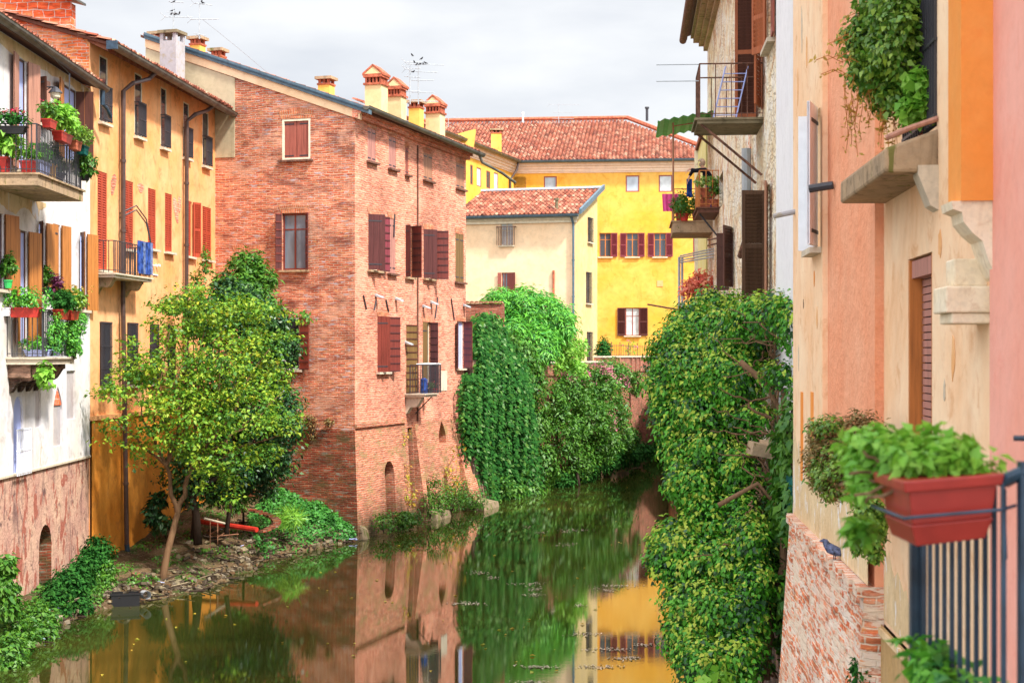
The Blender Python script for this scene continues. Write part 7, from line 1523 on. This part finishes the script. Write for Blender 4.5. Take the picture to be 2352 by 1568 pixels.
pbx = m.build('box', M['plred'], pl); bv = pbx.modifiers.new('b', 'BEVEL'); bv.width = .004; bv.segments = 2
m = MB(); m.tube([(.955, 4.16, 5.60), (.962, 3.838, 5.60), (.975, 3.832, 5.603), (1.20, 3.836, 5.622), (1.24, 3.86, 5.63)], .0045, 6); m.tube([(1.205, 3.85, 5.70), (1.208, 3.84, 5.5)], .006, 6); m.build('holder', M['bluepaint'], pl)
foliage('leaves', LM['lime'], pl, [(Vector((1.06, 4.0, 5.735)), .11, .14, .05), (Vector((1.13, 4.0, 5.73)), .075, .12, .05), (Vector((1.03, 4.25, 5.745)), .09, .18, .055), (Vector((1.0, 4.42, 5.725)), .07, .12, .06), (Vector((.96, 4.25, 5.66)), .03, .10, .05), (Vector((1.15, 4.1, 5.77)), .04, .08, .035)], 190, 14, .022, .036, .6, shell=.3, seed=101, up=.8)
foliage('lower_sprigs', LM['lime'], pl, [(Vector((1.0, 4.5, 5.50)), .04, .05, .025)], 24, 8, .02, .035, .6, seed=102)
m = MB(); r_ = random.Random(4)
for k in range(12): limb(m, (1.0 + r_.uniform(-.02, .1), 4.1 + r_.uniform(-.2, .25), 5.69), (.93 + r_.uniform(-.05, .1), 4.3 + r_.uniform(-.2, .2), 5.66 + r_.uniform(-.06, .08)), .006, .004, 300 + k)
m.build('stems', M['vine'], pl)
foliage_thing = bush('fig_sprig', 'green shoots pushing up through the foot of the foreground railing', [(Vector((1.18, 4.4, 5.13)), .06, .2, .05), (Vector((1.2, 4.0, 5.12)), .05, .2, .04), (Vector((1.28, 3.9, 5.12)), .05, .1, .05)], LM['ole'], 60, 8, .03, .05, 103, cat='plant')
bush('leaf_shoot', 'pointed yellow green leaf shoot at the bottom edge in front of the ivy', [(gnd(1650, 1590, 3.0) * 0 + at(1648, 1562, 14), .05, .05, .05)], LM['lime'], 10, 5, .05, .12, 104, cat='plant')
# ================================================================ FLOATING LEAVES AND SCUM
rg = np.random.default_rng(8); P = []
for k in range(90): x = rg.uniform(250, 1500); y = rg.uniform(1180, 1560); p = gnd(x, y, 0); 
def wet(p): return p.x > -8.5 + max(0, (p.y - 42)) * .35 and p.x < 5.5
P = []
while len(P) < 80:
    p = gnd(rg.uniform(150, 1560), rg.uniform(1090, 1566), .012)
    if wet(p) and p.y < 72 and (p.y < 50 or p.x > -5.1 + .32 * (p.y - 51) + 1): P.append(p)
P = np.array(P); leafmesh('floating_leaves', P, np.tile([0, 0, 1.], (len(P), 1)) + rg.normal(size=P.shape) * .1, rg.normal(size=P.shape) * [1, 1, 0], .09, .6, yw, None)['kind'] = 'stuff'
P = []
for (x, y, w) in ((1098, 1315, 36), (1070, 1385, 55), (1130, 1325, 20), (1305, 1250, 30), (1300, 1218, 25), (1245, 1222, 14), (1210, 1210, 18), (1335, 1218, 20), (1215, 1340, 40), (1225, 1352, 26), (1420, 1345, 60), (1395, 1355, 30), (1335, 1388, 18), (1400, 1490, 50), (1240, 1530, 50), (1225, 1565, 40), (1480, 1480, 30), (1230, 1365, 30), (1340, 1455, 40), (1440, 1510, 50), (1370, 1530, 50)):
    for k in range(int(w * 1.4)):
        p = gnd(x + rg.normal() * w * .45, y + rg.normal() * 2.2, .012); P.append(p)
P = np.array(P); M['scum'] = plain('scum', (.55, .45, .34, 1), .8, .2, var=.4, sc=2)
leafmesh('floating_scum', P, np.tile([0, 0, 1.], (len(P), 1)), rg.normal(size=P.shape) * [1, 1, 0], .05, .7, M['scum'], None)['kind'] = 'stuff'
